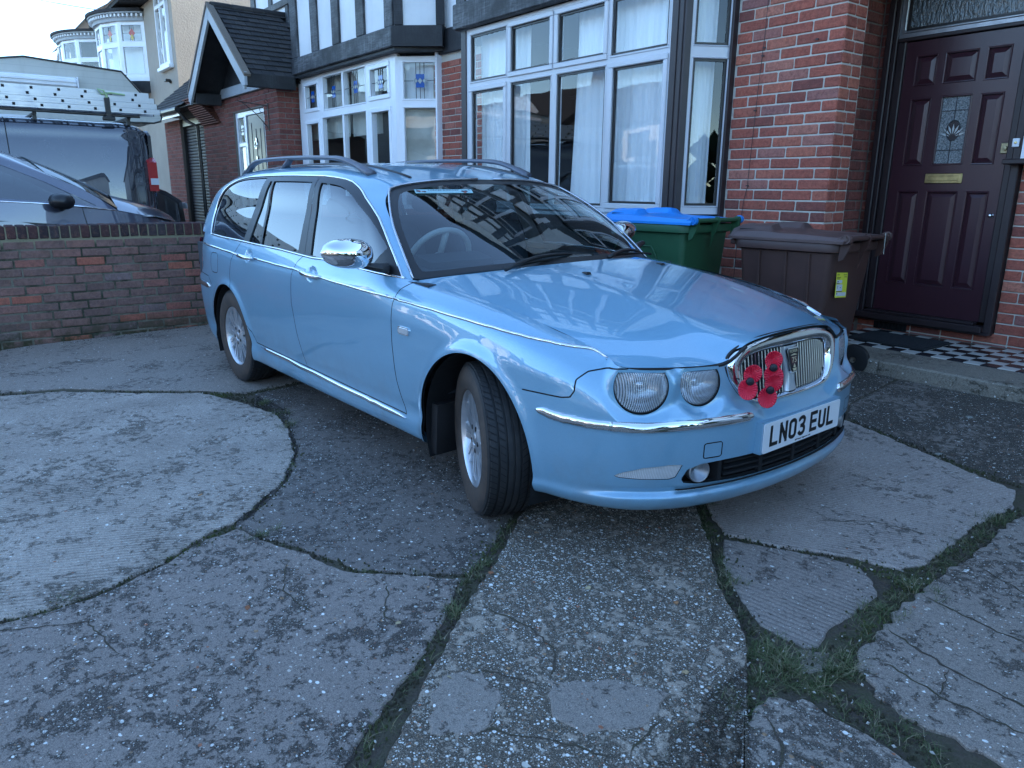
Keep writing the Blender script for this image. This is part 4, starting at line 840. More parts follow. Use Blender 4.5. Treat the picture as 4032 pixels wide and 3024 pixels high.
# ================================================================ neighbouring house: white bay, timbered jetty, gabled porch
h2 = empty('half_timbered_house', (-9.8, 4.6, 0)); O2 = Vector((-9.8, 4.6, 0)); h2.location = (0, 0, 0)
tag(h2, 'black and white half timbered house with white bay window and gabled brick porch', 'house')
W2 = 4.616
OP2 = [(-11.115, -10.70, 2.405, 2.715), (-10.490, -9.885, 2.36, 2.775), (-9.825, -9.195, 2.36, 2.775), (-9.040, -8.590, 2.405, 2.715),
       (-11.115, -10.70, 1.15, 2.19), (-10.555, -9.905, 1.12, 2.245), (-9.850, -9.205, 1.12, 2.245), (-9.030, -8.580, 1.16, 2.21)]
w2 = window(h2, (-11.375, -8.49, 1.05, 2.835), OP2, 'upvc_white', None, (0, W2, 0), sash=(0, 3, 4, 7), ring=.035)
for k in range(4): leaded(w2, OP2[k])
b = MB(); b.prism([(-8.488, W2 - .003), (-8.405, W2 - .003), (-8.385, W2 + .02), (-8.44, W2 + .09), (-8.488, W2 + .06)], 1.05, 2.835, 'z'); b.build('bay_post', 'upvc_white', h2)
b = MB(); b.box(-11.40, -8.395, W2 - .028, W2 - .004, 2.836, 2.862); b.build('window_head', 'upvc_white', h2)
ca2 = math.atan2(.375, .375); cl2 = math.hypot(.375, .375)
w2s = window(h2, (0, cl2, 1.05, 2.80), [(.085, cl2 - .055, 2.33, 2.73), (.085, cl2 - .055, 1.10, 2.225)], 'upvc_white', None, (-8.395, W2 + .012, 0), ca2, ring=.035)
leaded(w2s, (.085, cl2 - .055, 2.33, 2.73))
b = MB(); b.box(-8.022, -7.985, 4.93, 5.03, 1.05, 2.83, c=.003); b.build('bay_post', 'upvc_white', h2)
b = MB(); b.prism([(-11.4, W2), (-8.40, W2), (-8.0, 4.99), (-8.0, 5.25), (-11.4, 5.25)], -.05, 1.049, 'z'); b.build('bay_base', 'brick_dim', h2)
curtain(-11.3, -10.0, 1.98, 2.80, 4.78, 3, .01, 'roman blind pulled half down behind the left light of the white bay', 'blind_fabric', name='roman_blind', cat='blind')
curtain(-9.98, -9.1, 1.98, 2.80, 4.79, 2, .01, 'roman blind pulled half down behind the third light of the white bay', 'blind_fabric', name='roman_blind', cat='blind')
P = []
for j in range(30):
    v = j / 29; P.append([(u * (cl2 - .1) + .05, .10 + .018 * math.sin(v * 25) + .010 * math.sin(u * 7 + v * 9), 1.05 + 1.25 * v - .03 * math.sin(u * 3.1) * (1 if j % 5 == 0 else .3)) for u in np.linspace(0, 1, 16)])
b = MB(); b.grid(P); tag(b.build('roman_blind', 'blind_fabric', smooth=True, fix=False, loc=(-8.395, W2 + .012, 0), rot=(0, 0, ca2)), 'cream roman blind hanging down behind the angled side of the white bay', 'blind')
curtain(.05, cl2 - .04, 2.32, 2.78, .12, 2, .01, 'grey net behind the angled top light of the white bay', loc=(-8.395, W2 + .012, 0), rz=ca2)
b = MB(); b.box(-11.35, -8.4, 7.0, 7.1, .5, 3.0); b.box(-11.42, -11.36, 5.0, 7.0, .5, 3.0); b.box(-8.0, -7.95, 5.26, 7.0, .5, 3); b.box(-11.35, -8.0, 4.75, 7, .5, .6); b.box(-11.35, -8.05, 4.72, 7, 2.84, 2.9); b.build('interior_wall', 'room_dark', h2)
# jettied upper bay
TB = 4.50
posts2 = [(-11.20, -10.967), (-10.493, -10.274), (-9.801, -9.591), (-9.102, -8.89), (-8.375, -8.18)]
b = MB(); b.box(-11.22, -8.185, TB - .04, TB + .10, 2.866, 3.085, c=.012); b.build('timber_rail', 'black_timber', h2)
b = MB(); b.prism([(-8.183, TB - .036), (-7.80, 4.90), (-7.88, 5.0), (-8.26, TB + .06)], 2.866, 3.085, 'z'); b.build('timber_rail', 'black_timber_dark', h2)
b = MB(); b.prism([(-11.2, TB), (-8.2, TB), (-7.86, 4.99), (-11.2, 4.99)], 2.83, 2.8655, 'z'); b.build('soffit', 'black_timber_dark', h2)
timberwork(h2, -11.20, -8.18, TB, 3.086, 6.6, posts2, [(3.95, 4.1), (5.4, 5.55)], holes=[(-10.967, -8.375, 4.1, 5.4)])
window(h2, (-10.967, -8.375, 4.1, 5.4), [(-10.9 + i * .65, -10.35 + i * .65, 4.17, 5.0) for i in range(4)] + [(-10.9 + i * .65, -10.35 + i * .65, 5.08, 5.33) for i in range(4)], 'upvc_white', None, (0, TB + .03, 0))
tl = math.hypot(.36, .45); ta = math.atan2(.45, .36)
timberwork(h2, 0, tl, 0, 3.086, 5.7, [(0, .10), (tl - .10, tl)], [(5.5, 5.7)], loc=(-8.18, TB, 0), rz=ta, mat='black_timber_dark')
b = MB(); b.prism([(-11.7, 6.6), (-7.75, 6.6), (-9.7, 8.6)], TB, TB + .2, 'y'); b.build('gable', 'white_render', h2)
b = MB(); b.grid([[(-12.0, 4.1, 6.4), (-9.7, 4.1, 8.8)], [(-12.0, 10, 6.4), (-9.7, 10, 8.9)]]); b.grid([[(-7.4, 4.1, 6.4), (-9.7, 4.1, 8.8)], [(-7.4, 10, 6.4), (-9.7, 10, 8.9)]]); b.box(-14.3, -7.4, 9.9, 10, 0, 8.8)
b.grid([[(-14.5, 4.7, 5.7), (-14.5, 10, 8.9)], [(-11.2, 4.7, 5.7), (-11.2, 10, 8.9)]]); b.build('roof', 'roof_tile', h2)
# main wall above the porch, with the gable timbers glimpsed over the porch ridge
timberwork(h2, -14.2, -11.20, 5.0, 2.7, 5.7, [(-14.2, -14.0), (-13.35, -13.2), (-12.62, -12.50), (-11.36, -11.20)], [(4.1, 4.2)], holes=[(-12.4, -11.5, 4.25, 5.3)])
window(h2, (-12.4, -11.5, 4.25, 5.3), [(-12.32, -11.58, 4.33, 5.22)], 'upvc_white', None, (0, 5.0, 0))
# brick porch
L2 = Layer(h2, 'brick_dim', 300); PY_ = 4.30; PX0, PX1 = -14.0, -11.43; C2 = .0752
b = MB(); b.box(PX0 + .01, -13.52, PY_ + .006, PY_ + .2, -.1, 2.75); b.box(-12.04, PX1 - .006, PY_ + .006, PY_ + .2, -.1, 2.75); b.box(-13.52, -12.04, PY_ + .006, PY_ + .2, 2.495, 2.75); b.box(PX1 - .2, PX1 - .006, PY_ + .2, 5.0, -.1, 2.85); b.build('mortar', 'mortar_dim', h2)
for k in range(0, 37):
    z = 2.74 - C2 * (k + .5)
    if z > 2.495: L2.course((PX1, PY_, z), (-1, 0, 0), 0, z, 2.57, .225 if k % 2 else .1125, H=C2 - .011, D=.05)
    else:
        L2.course((PX1, PY_, z), (-1, 0, 0), 0, z, .605, .225 if k % 2 else .1125, H=C2 - .011, D=.05); L2.course((-13.525, PY_, z), (-1, 0, 0), 0, z, .47, .225 if k % 2 else .1125, H=C2 - .011, D=.05)
    L2.course((PX1, PY_ + .003, z), (0, 1, 0), R(90), z, .36, .1125 if k % 2 else .225, H=C2 - .011, D=.05)
L2.flush()
w3 = window(h2, (-13.515, -12.05, .5, 2.49), [(-13.42, -13.10, 2.02, 2.40), (-13.42, -13.10, .7, 1.94), (-12.99, -12.14, .55, 2.42)], 'upvc_white', None, (0, PY_ + .04, 0), glass='window_glass', ring=.025)
leaded(w3, (-13.42, -13.10, 2.02, 2.40))
b = MB(); b.box(-12.98, -12.15, PY_ + .050, PY_ + .058, .55, 2.41)
for (x0, x1) in ((-12.90, -12.78), (-12.70, -12.58), (-12.50, -12.38), (-12.30, -12.20)): b.box(x0, x1, PY_ + .044, PY_ + .0505, .8, 2.30 if x0 < -12.8 or x0 > -12.4 else 2.2, c=.004)
simple('door_blue', (.022, .035, .060), .35); nd = b.build('door', 'door_blue', h2); nd['label'] = 'dark blue neighbouring front door'
b = MB(); b.tube([(-12.57 + .05 * math.cos(a), PY_ + .030, 1.95 + .06 * math.sin(a)) for a in np.linspace(0, 6.283, 18)[:-1]], .008, 6, closed=True); b.box(-12.59, -12.55, PY_ + .03, PY_ + .044, 2.0, 2.06, c=.004); b.box(-12.583, -12.557, PY_ + .028, PY_ + .044, 1.72, 1.78, c=.004); b.build('door_knocker', 'chrome', nd)
text_part('house_number', '192', .13, 'white_paint', h2, (-11.62, PY_ - .006, 1.33), (R(90), 0, 0), ext=.003)
b = MB(); bx, bz = -11.80, 2.42
b.tube([(bx - .015, PY_ - .012, bz + .10), (bx - .015, PY_ - .012, bz - .30)], .008, 6); b.tube([(bx, PY_ - .02, bz + .06), (bx - .05, PY_ - .42, bz + .10)], .007, 6)
b.tube([(bx, PY_ - .02, bz - .26), (bx - .03, PY_ - .2, bz - .05), (bx - .05, PY_ - .38, bz + .09)], .006, 6)
for (cy, cz, r_) in ((-.43, .13, .03), (-.1, -.0, .035), (-.03, .13, .025)): b.tube([(bx - .03, PY_ + cy + r_ * math.cos(a), bz + cz + r_ * math.sin(a)) for a in np.linspace(0, 5, 12)], .004, 5)
tag(b.build('hanging_basket_bracket', 'frame_black', fix=False), 'scrolled black iron bracket on the brick porch beside the white bay', 'bracket')
# gabled canopy
CX, CF, CB, CR, EZ = -12.68, 3.80, 4.99, 3.97, 2.83; EXR, EXL = -11.23, -14.10
def slope_pt(side, u, y, off=0.0):            # u 0 ridge .. 1 eave
    ex = EXR if side > 0 else EXL; n = Vector((side * (CR - EZ), 0, abs(ex - CX))).normalized()
    return Vector((CX + (ex - CX) * u, y, CR + (EZ - CR) * u)) + n * off
b = MB()
for s in (1, -1): b.grid([[slope_pt(s, u, y, -.03) for u in (0, 1)] for y in (CF + .02, CB)]); b.grid([[slope_pt(s, u, y, -.075) for u in (0, 1)] for y in (CF + .06, CB)])
b.build('roof_deck', 'black_timber_dark', h2)
tm = MB(); tm.box(-.083, .083, -.005, .165, -.006, .006, c=.003); tme = tm.build('roof_tile', 'roof_tile', link=False).data
rows = 14; tilt = math.atan2(CR - EZ, EXR - CX); ntile = 0
for s in (1, -1):
    ex = EXR if s > 0 else EXL; L_ = math.hypot(ex - CX, CR - EZ); tl_ = math.atan2(CR - EZ, abs(ex - CX))
    for r_ in range(rows):
        u = (r_ + .85) / rows
        for c_ in range(7 if s > 0 else 2):
            y = CF + .085 + c_ * .168 + (.084 if r_ % 2 else 0)
            if y > CB - .03: continue
            p = slope_pt(s, u, y, .004)
            # local x along ridge, local y up the slope, local z normal
            up = (slope_pt(s, 0, 0) - slope_pt(s, 1, 0)).normalized(); nn = Vector((s * (CR - EZ), 0, abs(ex - CX))).normalized(); up2 = (up + nn * -.12).normalized(); xx = up2.cross(nn).normalized(); nn2 = xx.cross(up2)
            m4 = Matrix.Identity(4); m4.col[0][:3] = xx; m4.col[1][:3] = up2; m4.col[2][:3] = nn2; m4.col[3][:3] = p + nn * random.uniform(0, .003)
            o = bpy.data.objects.new('roof_tile', tme); COL.objects.link(o); o.parent = h2; o.matrix_local = m4; ntile += 1
b = MB()
for k in range(4): b.lathe([(.055, 0), (.062, .02), (.06, .30), (.055, .32)], 12, axis='y', T=Matrix.Translation((CX, CF + .02 + k * .315, CR - .015)))
b.build('ridge_tile', 'roof_tile', h2, smooth=True)
for s in (1, -1):
    a0, a1 = slope_pt(s, 0, CF - .02, -.01), slope_pt(s, 1.02, CF - .02, -.01); v0, v1 = a0 - Vector((0, 0, .20)), a1 - Vector((0, 0, .17))
    b = MB(); b.prism([(a0.x, a0.z), (a1.x, a1.z), (v1.x - s * .06, v1.z), (v0.x, v0.z)], CF - .03, CF + .005, 'y'); o = b.build('barge_board', 'grey_paint_wood', h2)
    b = MB(); b.prism([(a0.x, a0.z + .04), (a1.x + s * .03, a1.z + .03), (a1.x + s * .01, a1.z), (a0.x, a0.z)], CF - .045, CF + .05, 'y'); b.build('verge', 'mortar_dim', h2)
    b = MB(); b.prism([(a1.x - s * .30, 2.66), (a1.x + s * .005, 2.66), (a1.x + s * .005, 2.86), (a1.x - s * .1, 2.93)], CF - .034, CF + .0, 'y') if False else b.box(min(a1.x - s * .13, a1.x), max(a1.x - s * .13, a1.x), CF - .034, CF + .006, 2.68, 2.86, c=.004); b.build('barge_foot', 'grey_paint_wood', h2)
b = MB(); b.box(EXR - .03, EXR, CF + .007, 4.52, 2.67, 2.845, c=.004); b.build('fascia', 'black_timber_dark', h2); b = MB(); b.box(EXL, EXL + .03, CF + .007, 4.3, 2.67, 2.845); b.build('fascia', 'black_timber_dark', h2)
b = MB(); b.box(EXL + .03, EXR - .031, CF + .03, PY_, 2.655, 2.668); b.build('soffit', 'black_timber_dark', h2) if False else None
b = MB(); b.box(-14.0, -11.42, PY_ - .05, PY_ + .05, 2.745, 2.90, c=.006); b.build('timber_rail', 'grey_paint_wood', h2)
b = MB(); b.box(-14.02, -13.90, CF + .03, PY_ - .051, 2.64, 2.82, c=.006); b.build('bracket_beam', 'black_timber_dark', h2); b = MB(); b.box(-11.42, -11.30, CF + .03, PY_ - .051, 2.68, 2.82, c=.006); b.build('bracket_beam', 'black_timber_dark', h2)
b = MB(); b.prism([(-13.95, 2.901), (-11.42, 2.901), (CX, 3.86)], PY_ + .02, PY_ + .08, 'y'); b.build('gable_panel', 'white_render', h2)
for (x0, x1) in ((-13.95, -12.45), (-12.0, -11.86)):
    zt = lambda x: 2.90 + (3.86 - 2.90) * max(0, 1 - (abs(x - CX) / 1.27)); pts = [(x0, 2.905), (x1, 2.905), (x1, zt(x1)), (max(x0, min(CX, x1)), zt(max(x0, min(CX, x1)))), (x0, max(2.91, zt(x0)))]
    b = MB(); b.prism(pts, PY_ - .02, PY_ + .019, 'y'); b.build('timber_panel', 'black_timber_dark', h2)
b = MB(); b.tube([(-11.47, 4.24, 2.7), (-14.05, 4.24, 2.7)], .03, 8); b.tube([(-14.10, 4.25, 2.72), (-14.08, 4.27, .3)], .034, 8); b.build('drain_pipe', 'upvc_white', h2, fix=False) if False else None

# ================================================================ garage wing with black roller shutter (beyond the porch)
ga = empty('garage', (0, 0, 0)); tag(ga, 'brick garage with black roller shutter and corbelled tiled roof left of the gabled porch', 'garage')
GY = 4.34; b = MB(); b.box(-15.45, -14.02, GY + .006, 5.2, -.1, 2.95); b.box(-18.4, -17.12, GY + .006, 5.2, -.1, 2.62); b.build('mortar', 'mortar_dim', ga); b = MB(); b.box(-17.115, -15.46, GY + .165, 5.2, 2.40, 2.72); b.build('lintel', 'black_timber_dark', ga); b = MB(); b.box(-18.45, -14.05, GY - .27, GY + .9, 2.742, 2.76); b.box(-17.1, -15.46, GY + .0, GY + .16, 2.605, 2.741); b.build('soffit', 'black_timber_dark', ga)
LG = Layer(ga, 'brick_dim', 260)
for k in range(34):
    z = 2.93 - .075 * (k + .5)
    if z < .55: break
    LG.course((-14.03, GY, z), (-1, 0, 0), 0, z, 1.42, .225 if k % 2 else .1125, H=.064, D=.05)
    if z < 2.6: LG.course((-17.12, GY, z), (-1, 0, 0), 0, z, 1.25, .225 if k % 2 else .1125, H=.064, D=.05)
    LG.course((-15.455, GY, z), (0, 1, 0), R(-90), z, .3, .1125 if k % 2 else .225, H=.064, D=.05) if False else None
LG.flush()
sl = MB(); sl.prism([(GY + .13, -.030), (GY + .112, -.022), (GY + .108, 0), (GY + .112, .022), (GY + .13, .030)], -17.10, -15.47, 'x'); slm = sl.build('shutter_slat', 'frame_black', link=False).data
t = NT('shutter_black'); M['shutter_black'] = t.done(t.bsdf((.014, .015, .020), .6, .0)); slm.materials.clear(); slm.materials.append(M['shutter_black'])
sh = empty('roller_shutter', (0, 0, 0)); sh.parent = ga
for k in range(33): inst(slm, 'slat', sh, (0, 0, .5 + k * .0605))
b = MB(); b.box(-17.15, -17.08, GY + .05, GY + .16, .3, 2.47, c=.004); b.box(-15.49, -15.44, GY + .05, GY + .16, .3, 2.47, c=.004); b.box(-17.15, -15.44, GY + .04, GY + .16, 2.471, 2.60, c=.004); b.build('shutter_guide', 'frame_black', ga)
# corbelled verge: rows of tiles stepping out
for k in range(14):
    b = MB(); z = 2.40 + k * .034; x1 = -14.62 + 0; b.box(-15.42 - k * .02, -14.35 - k * .045, GY - .05 - k * .018, GY + .02, z, z + .022, c=.003); b.build('corbel_tile', 'brown_clay', ga)
b = MB(); b.box(-18.55, -15.9, GY - .30, GY - .27, 2.60, 2.74); b.build('fascia', 'upvc_white', ga)
b = MB(); b.tube([(-18.6, GY - .36, 2.73), (-15.75, GY - .36, 2.70)], .055, 10); b.tube([(-15.85, GY - .34, 2.70), (-15.80, GY - .2, 2.5), (-15.62, GY - .06, 2.40), (-15.60, GY - .05, .4)], .034, 8); b.build('gutter', 'frame_black', ga, fix=False)
ng = 0
for r_ in range(12):
    for c_ in range(25):
        x = -18.5 + c_ * .168 + (.084 if r_ % 2 else 0) ; y = GY - .32 + r_ * .105; z = 2.78 + r_ * .088
        if x > -15.55 + r_ * .115: continue
        m4 = Matrix.Translation((x, y, z)) @ Euler((math.atan2(.088, .105) - .1, 0, 0)).to_matrix().to_4x4()
        o = bpy.data.objects.new('roof_tile', tme); COL.objects.link(o); o.parent = ga; o.matrix_local = m4; ng += 1
b = MB(); b.grid([[(-18.6, GY - .28, 2.75), (-18.6, GY + .98, 3.80)], [(-15.5, GY - .28, 2.75), (-14.1, GY + .98, 3.80)]]); b.build('roof_deck', 'black_timber_dark', ga)
b = MB()
for k in range(6): b.lathe([(.06, 0), (.066, .02), (.066, .3), (.06, .32)], 10, axis='x', T=Matrix.Translation((-15.5 + k * .0, 0, 0)) @ Matrix.Identity(4)) if False else None
v = MB(); v.prism([(-15.62, 2.70), (-15.45, 2.70), (-14.05, 3.74), (-14.15, 3.86)], GY - .36, GY - .30, 'y') if False else None

# ================================================================ rendered house with bow windows (further along)
h3 = empty('pebbledashed_house', (0, 0, 0)); tag(h3, 'pale pebbledashed house with curved upstairs bow window and dentil cornice', 'house')
HX = -19.45; b = MB(); b.box(-26.0, HX, 5.0, 13.0, -.2, 5.75); b.prism([(5.0, 5.75), (13, 5.75), (9, 9)], -19.7, HX, 'x'); b.build('wall', 'pebbledash', h3)
def bow(parent, cx, y, w, dpt, z0, z1, n, zt, motif=True):
    """curved bay: sill, head, n lights each with its own frame and panes"""
    R0 = (w * w / 4 + dpt * dpt) / (2 * dpt); cy = y + (R0 - dpt); am = math.asin(min(1, w / 2 / R0)); ang = [(-am + 2 * am * k / n) for k in range(n + 1)]
    P = lambda a, r_: (cx + r_ * math.sin(a), cy - r_ * math.cos(a))
    fine = [-am + 2 * am * k / 24 for k in range(25)]
    def band(r_, za, zb, mat, name):
        m_ = MB(); pts = [P(a, R0 + r_) for a in fine]; pts += [(cx + w / 2, y + .3), (cx - w / 2, y + .3)]; m_.prism(pts, za, zb, 'z'); return m_.build(name, mat, parent)
    band(.02, z0 - .10, z0, 'upvc_white', 'sill'); band(.05, z1, z1 + .16, 'grey_paint_wood', 'cornice'); band(.16, z1 + .161, z1 + .20, 'grey_paint_wood', 'cornice'); band(.20, z1 + .201, z1 + .27, 'roof_tile', 'lead_roof')
    d_ = MB()
    for a in np.linspace(-am, am, 34):
        x, yy = P(a, R0 + .09); d_.box(-.022, .022, -.04, .03, z1 + .09, z1 + .155, T=Matrix.Translation((x, yy, 0)) @ Matrix.Rotation(a, 4, 'Z'))
    d_.build('dentil_row', 'white_paint', parent)
    band(.0, z0 - .38, z0 - .101, 'black_timber_dark', 'apron') if motif else band(0, z0 - .3, z0 - .101, 'grey_paint_wood', 'apron')
    for k in range(n):
        xa, ya = P(ang[k], R0); xb, yb = P(ang[k + 1], R0); L_ = math.hypot(xb - xa, yb - ya); rz = math.atan2(yb - ya, xb - xa)
        op = [(.10, L_ - .10, zt + .09, z1 - .09), (.10, L_ - .10, z0 + .09, zt - .06)]
        wn_ = window(parent, (.0, L_, z0, z1), op, 'upvc_white', None, (xa, ya, 0), rz, ring=.04)
        if motif: leaded(wn_, op[0], 'red')
    m_ = MB(); m_.prism([P(a, R0 - .35) for a in fine], z0, z1, 'z'); m_.build('net_backing', 'net_curtain' if motif else 'room_dark', parent)
bow(h3, -23.75, 5.0, 3.1, .85, 4.02, 5.35, 5, 4.80)
w_ = window(h3, (-20.75, -19.75, 4.05, 6.4), [(-20.68, -20.29, 5.42, 6.3), (-20.20, -19.82, 5.42, 6.3), (-20.68, -20.29, 4.13, 5.33), (-20.20, -19.82, 4.13, 5.33)], 'upvc_white', None, (0, 4.93, 0), ring=.03, depth=.08)
b = MB(); b.box(-20.8, -19.7, 4.88, 5.0, 3.97, 4.05, c=.01); b.build('sill', 'upvc_white', h3)
b = MB(); b.box(-26.3, -19.2, 4.42, 5.0, 5.70, 5.80); b.grid([[(-26.4, 4.35, 5.80), (-24.4, 9, 9.3)], [(-19.3, 4.35, 5.80), (-19.3, 9, 9.3)]]); b.build('roof', 'roof_tile', h3)
# scalloped lead apron under the bow window
b = MB()
for k in range(12):
    x = -22.9 + k * .095; b.prism([(x - .05, 3.98), (x + .05, 3.98), (x + .05, 3.72), (x + .03, 3.67), (x, 3.65), (x - .03, 3.67), (x - .05, 3.72)], 4.20 + abs(k - 3) * .02, 4.22 + abs(k - 3) * .02, 'y')
b.build('scalloped_apron', 'lead', h3)
b = MB(); b.box(-.09, .07, -.12, 0, -.03, .03, c=.01); b.box(-.02, .04, -.03, .05, -.06, 0); tag(b.build('security_light', 'frame_black', loc=(-20.1, 4.98, 3.72)), 'small black lamp on the pebbledash below the narrow upstairs window', 'lamp')
b = MB(); b.box(-20.6, -19.9, 4.95, 4.999, 1.2, 2.4); b.build('white_door_frame', 'upvc_white', h3)
b = MB(); b.tube([(-19.0, 4.6, 2.4), (-18.95, 4.55, .3)], .04, 8); b.build('down_pipe', 'upvc_white', h3, fix=False)

h4 = empty('white_bow_window_house', (0, 0, 0)); tag(h4, 'further pale house with second curved bow window at the far end of the terrace', 'house')
b = MB(); b.box(-36.5, -27.6, 5.2, 13.0, -.2, 6.3); b.build('wall', 'white_render', h4)
bow(h4, -31.2, 5.2, 3.6, .95, 4.35, 5.95, 5, 5.30, False)
b = MB(); b.grid([[(-36.8, 4.7, 6.35), (-34.5, 9, 9.0)], [(-27.2, 4.7, 6.35), (-27.2, 9, 9.0)]]); b.build('roof', 'roof_tile', h4)
b = MB(); b.prism([(-38.2, 5.2), (-38.0, 5.0), (-35.4, 6.2), (-35.4, 6.4)], 4.75, 4.85, 'y'); b.build('barge_board', 'upvc_white', h4)
ta_ = MB(); ta_.tube([(0, 0, 0), (0, 0, 1.6)], .02, 5); ta_.tube([(-.7, 0, 1.5), (.7, 0, 1.5)], .012, 5)
for k in range(6): ta_.tube([(-.6 + k * .22, -.25, 1.5), (-.6 + k * .22, .25, 1.5)], .010, 4)
tag(ta_.build('television_aerial', 'steel_dull', loc=(-46, 8.5, 7.0), fix=False), 'small rooftop aerial against the pale sky above the motorhome', 'aerial')
h5 = empty('distant_house', (-52, 8, 0)); tag(h5, 'distant roof just showing above the motorhome at the left edge', 'house'); b = MB(); b.box(-6, 8, -2, 5, 0, 5.0); b.build('wall', 'white_render', h5); b = MB(); b.prism([(-2.3, 5.0), (5.3, 5.0), (1.5, 7.2)], -6.2, 8.2, 'x'); b.build('roof', 'roof_tile', h5)
# overhead cable
b = MB(); A = Vector((-19, -6, 6.9)); B_ = Vector((-24.5, 4.6, 5.9)); pts = [A.lerp(B_, k / 24) - Vector((0, 0, .5 * 4 * (k / 24) * (1 - k / 24))) for k in range(25)]; b.tube(pts, .010, 5)
tag(b.build('overhead_cable', 'steel_dull', fix=False), 'thin overhead cable crossing the sky towards the bow windows', 'cable')
h6 = empty('end_house', (6.5, 5.0, 0)); tag(h6, 'plain rendered house continuing the terrace to the right of the front door', 'house')
b = MB(); b.box(-3.45, 6, 0, 8, -.2, 5.7); b.build('wall', 'white_render', h6); b = MB(); b.prism([(-.4, 5.7), (8.4, 5.7), (4, 9.2)], -3.4, 6, 'x'); b.build('roof', 'roof_tile', h6)
# ================================================================ the blue estate car
def paint(name, base, flake, metal=.55, rough=.34):
    t = NT(name); c = t.coord(); fl = t.n('ShaderNodeTexVoronoi', Vector=c, Scale=900.0)
    col = t.mix(t.math('MULTIPLY', t.n('ShaderNodeSeparateColor', Color=fl.outputs['Color']).outputs[0], .35), base, flake)
    dust = t.ramp(t.noise(c, 3.5, 6, .7), [(.45, 0.0), (.8, 1.0)]); z = t.n('ShaderNodeSeparateXYZ', Vector=c).outputs[2]
    low = t.ramp(z, [(.20, .75), (.38, .30), (.60, .06)])
    col = t.mix(t.math('MULTIPLY', low, dust), col, (.20, .22, .22))
    ro = t.math('ADD', rough, t.math('MULTIPLY', dust, .06))
    spx = t.n('ShaderNodeTexVoronoi', Vector=c, Scale=24.0)
    sp = t.math('MULTIPLY', t.math('LESS_THAN', spx.outputs['Distance'], .045), t.math('LESS_THAN', t.n('ShaderNodeSeparateColor', Color=spx.outputs['Color']).outputs[1], .22))
    col = t.mix(t.math('MULTIPLY', sp, .6), col, (.6, .6, .55))
    M[name] = t.done(t.bsdf(col, ro, metal, None, Coat_Weight=1.0, Coat_Roughness=t.math('MULTIPLY_ADD', dust, .012, .006), Coat_IOR=1.8)); return M[name]
paint('car_blue', (.185, .385, .540), (.30, .52, .66), .33, .38)
simple('car_black_trim', (.012, .012, .014), .38, nscale=8, namp=.2); simple('gasket', (.008, .008, .009), .5)
simple('satin_grey', (.13, .135, .16), .38, .4)
t = NT('tyre'); c = t.coord(); f = t.noise(c, 12, 5, .7)
M['tyre'] = t.done(t.bsdf(t.mix(t.ramp(f, [(.4, 0.0), (.75, .55)]), (.016, .016, .017), (.045, .042, .040)), .72, 0, t.bump(t.noise(c, 120, 3), .2, .003)))
t = NT('tyre_wall'); c = t.coord(); f = t.noise(c, 8, 5, .7)
M['tyre_wall'] = t.done(t.bsdf(t.mix(t.ramp(f, [(.3, 0.0), (.65, 1.0)]), (.030, .026, .024), (.085, .060, .045)), .75))
simple('alloy', (.60, .61, .63), .30, .75, nscale=12, namp=.12); simple('lens_reflector', (.78, .80, .82), .16, 1.0)
t = NT('fluted_lens'); c = t.coord(); w = t.n('ShaderNodeTexWave', Vector=c, Scale=62.0, _bands_direction='Y').outputs[1]
nr = t.bump(w, .5, .002); fr_ = t.n('ShaderNodeFresnel', IOR=1.55); t.put(fr_.inputs['Normal'], nr); gl = t.n('ShaderNodeBsdfGlossy', Roughness=.03); t.put(gl.inputs['Normal'], nr)
rf = t.n('ShaderNodeBsdfGlass', Roughness=.12, IOR=1.25, Color=(.93, .95, .97)); t.put(rf.inputs['Normal'], nr); tp = t.n('ShaderNodeBsdfTransparent', Color=(.9, .93, .95))
m1 = t.n('ShaderNodeMixShader', Fac=.55); t.put(m1.inputs[1], tp.outputs[0]); t.put(m1.inputs[2], t.n('ShaderNodeBsdfDiffuse', Color=t.ramp(w, [(.2, (.20, .22, .24)), (.7, (.85, .88, .92))])).outputs[0])
m1.inputs[0].default_value = .42
m2 = t.n('ShaderNodeMixShader'); t.put(m2.inputs[0], fr_.outputs[0]); t.put(m2.inputs[1], m1.outputs[0]); t.put(m2.inputs[2], gl.outputs[0]); M['fluted_lens'] = t.done(m2.outputs[0])
simple('seat_cloth', (.045, .055, .075), .85); simple('dash', (.030, .036, .045), .7, bump=.2, bscale=200); simple('wheel_leather', (.30, .31, .31), .5)
simple('poppy_red', (.68, .014, .045), .45); simple('poppy_black', (.010, .010, .016), .45); simple('plate_white', (.72, .73, .74), .35); simple('plate_black', (.006, .006, .007), .45)
simple('interior_trim', (.25, .26, .27), .8)

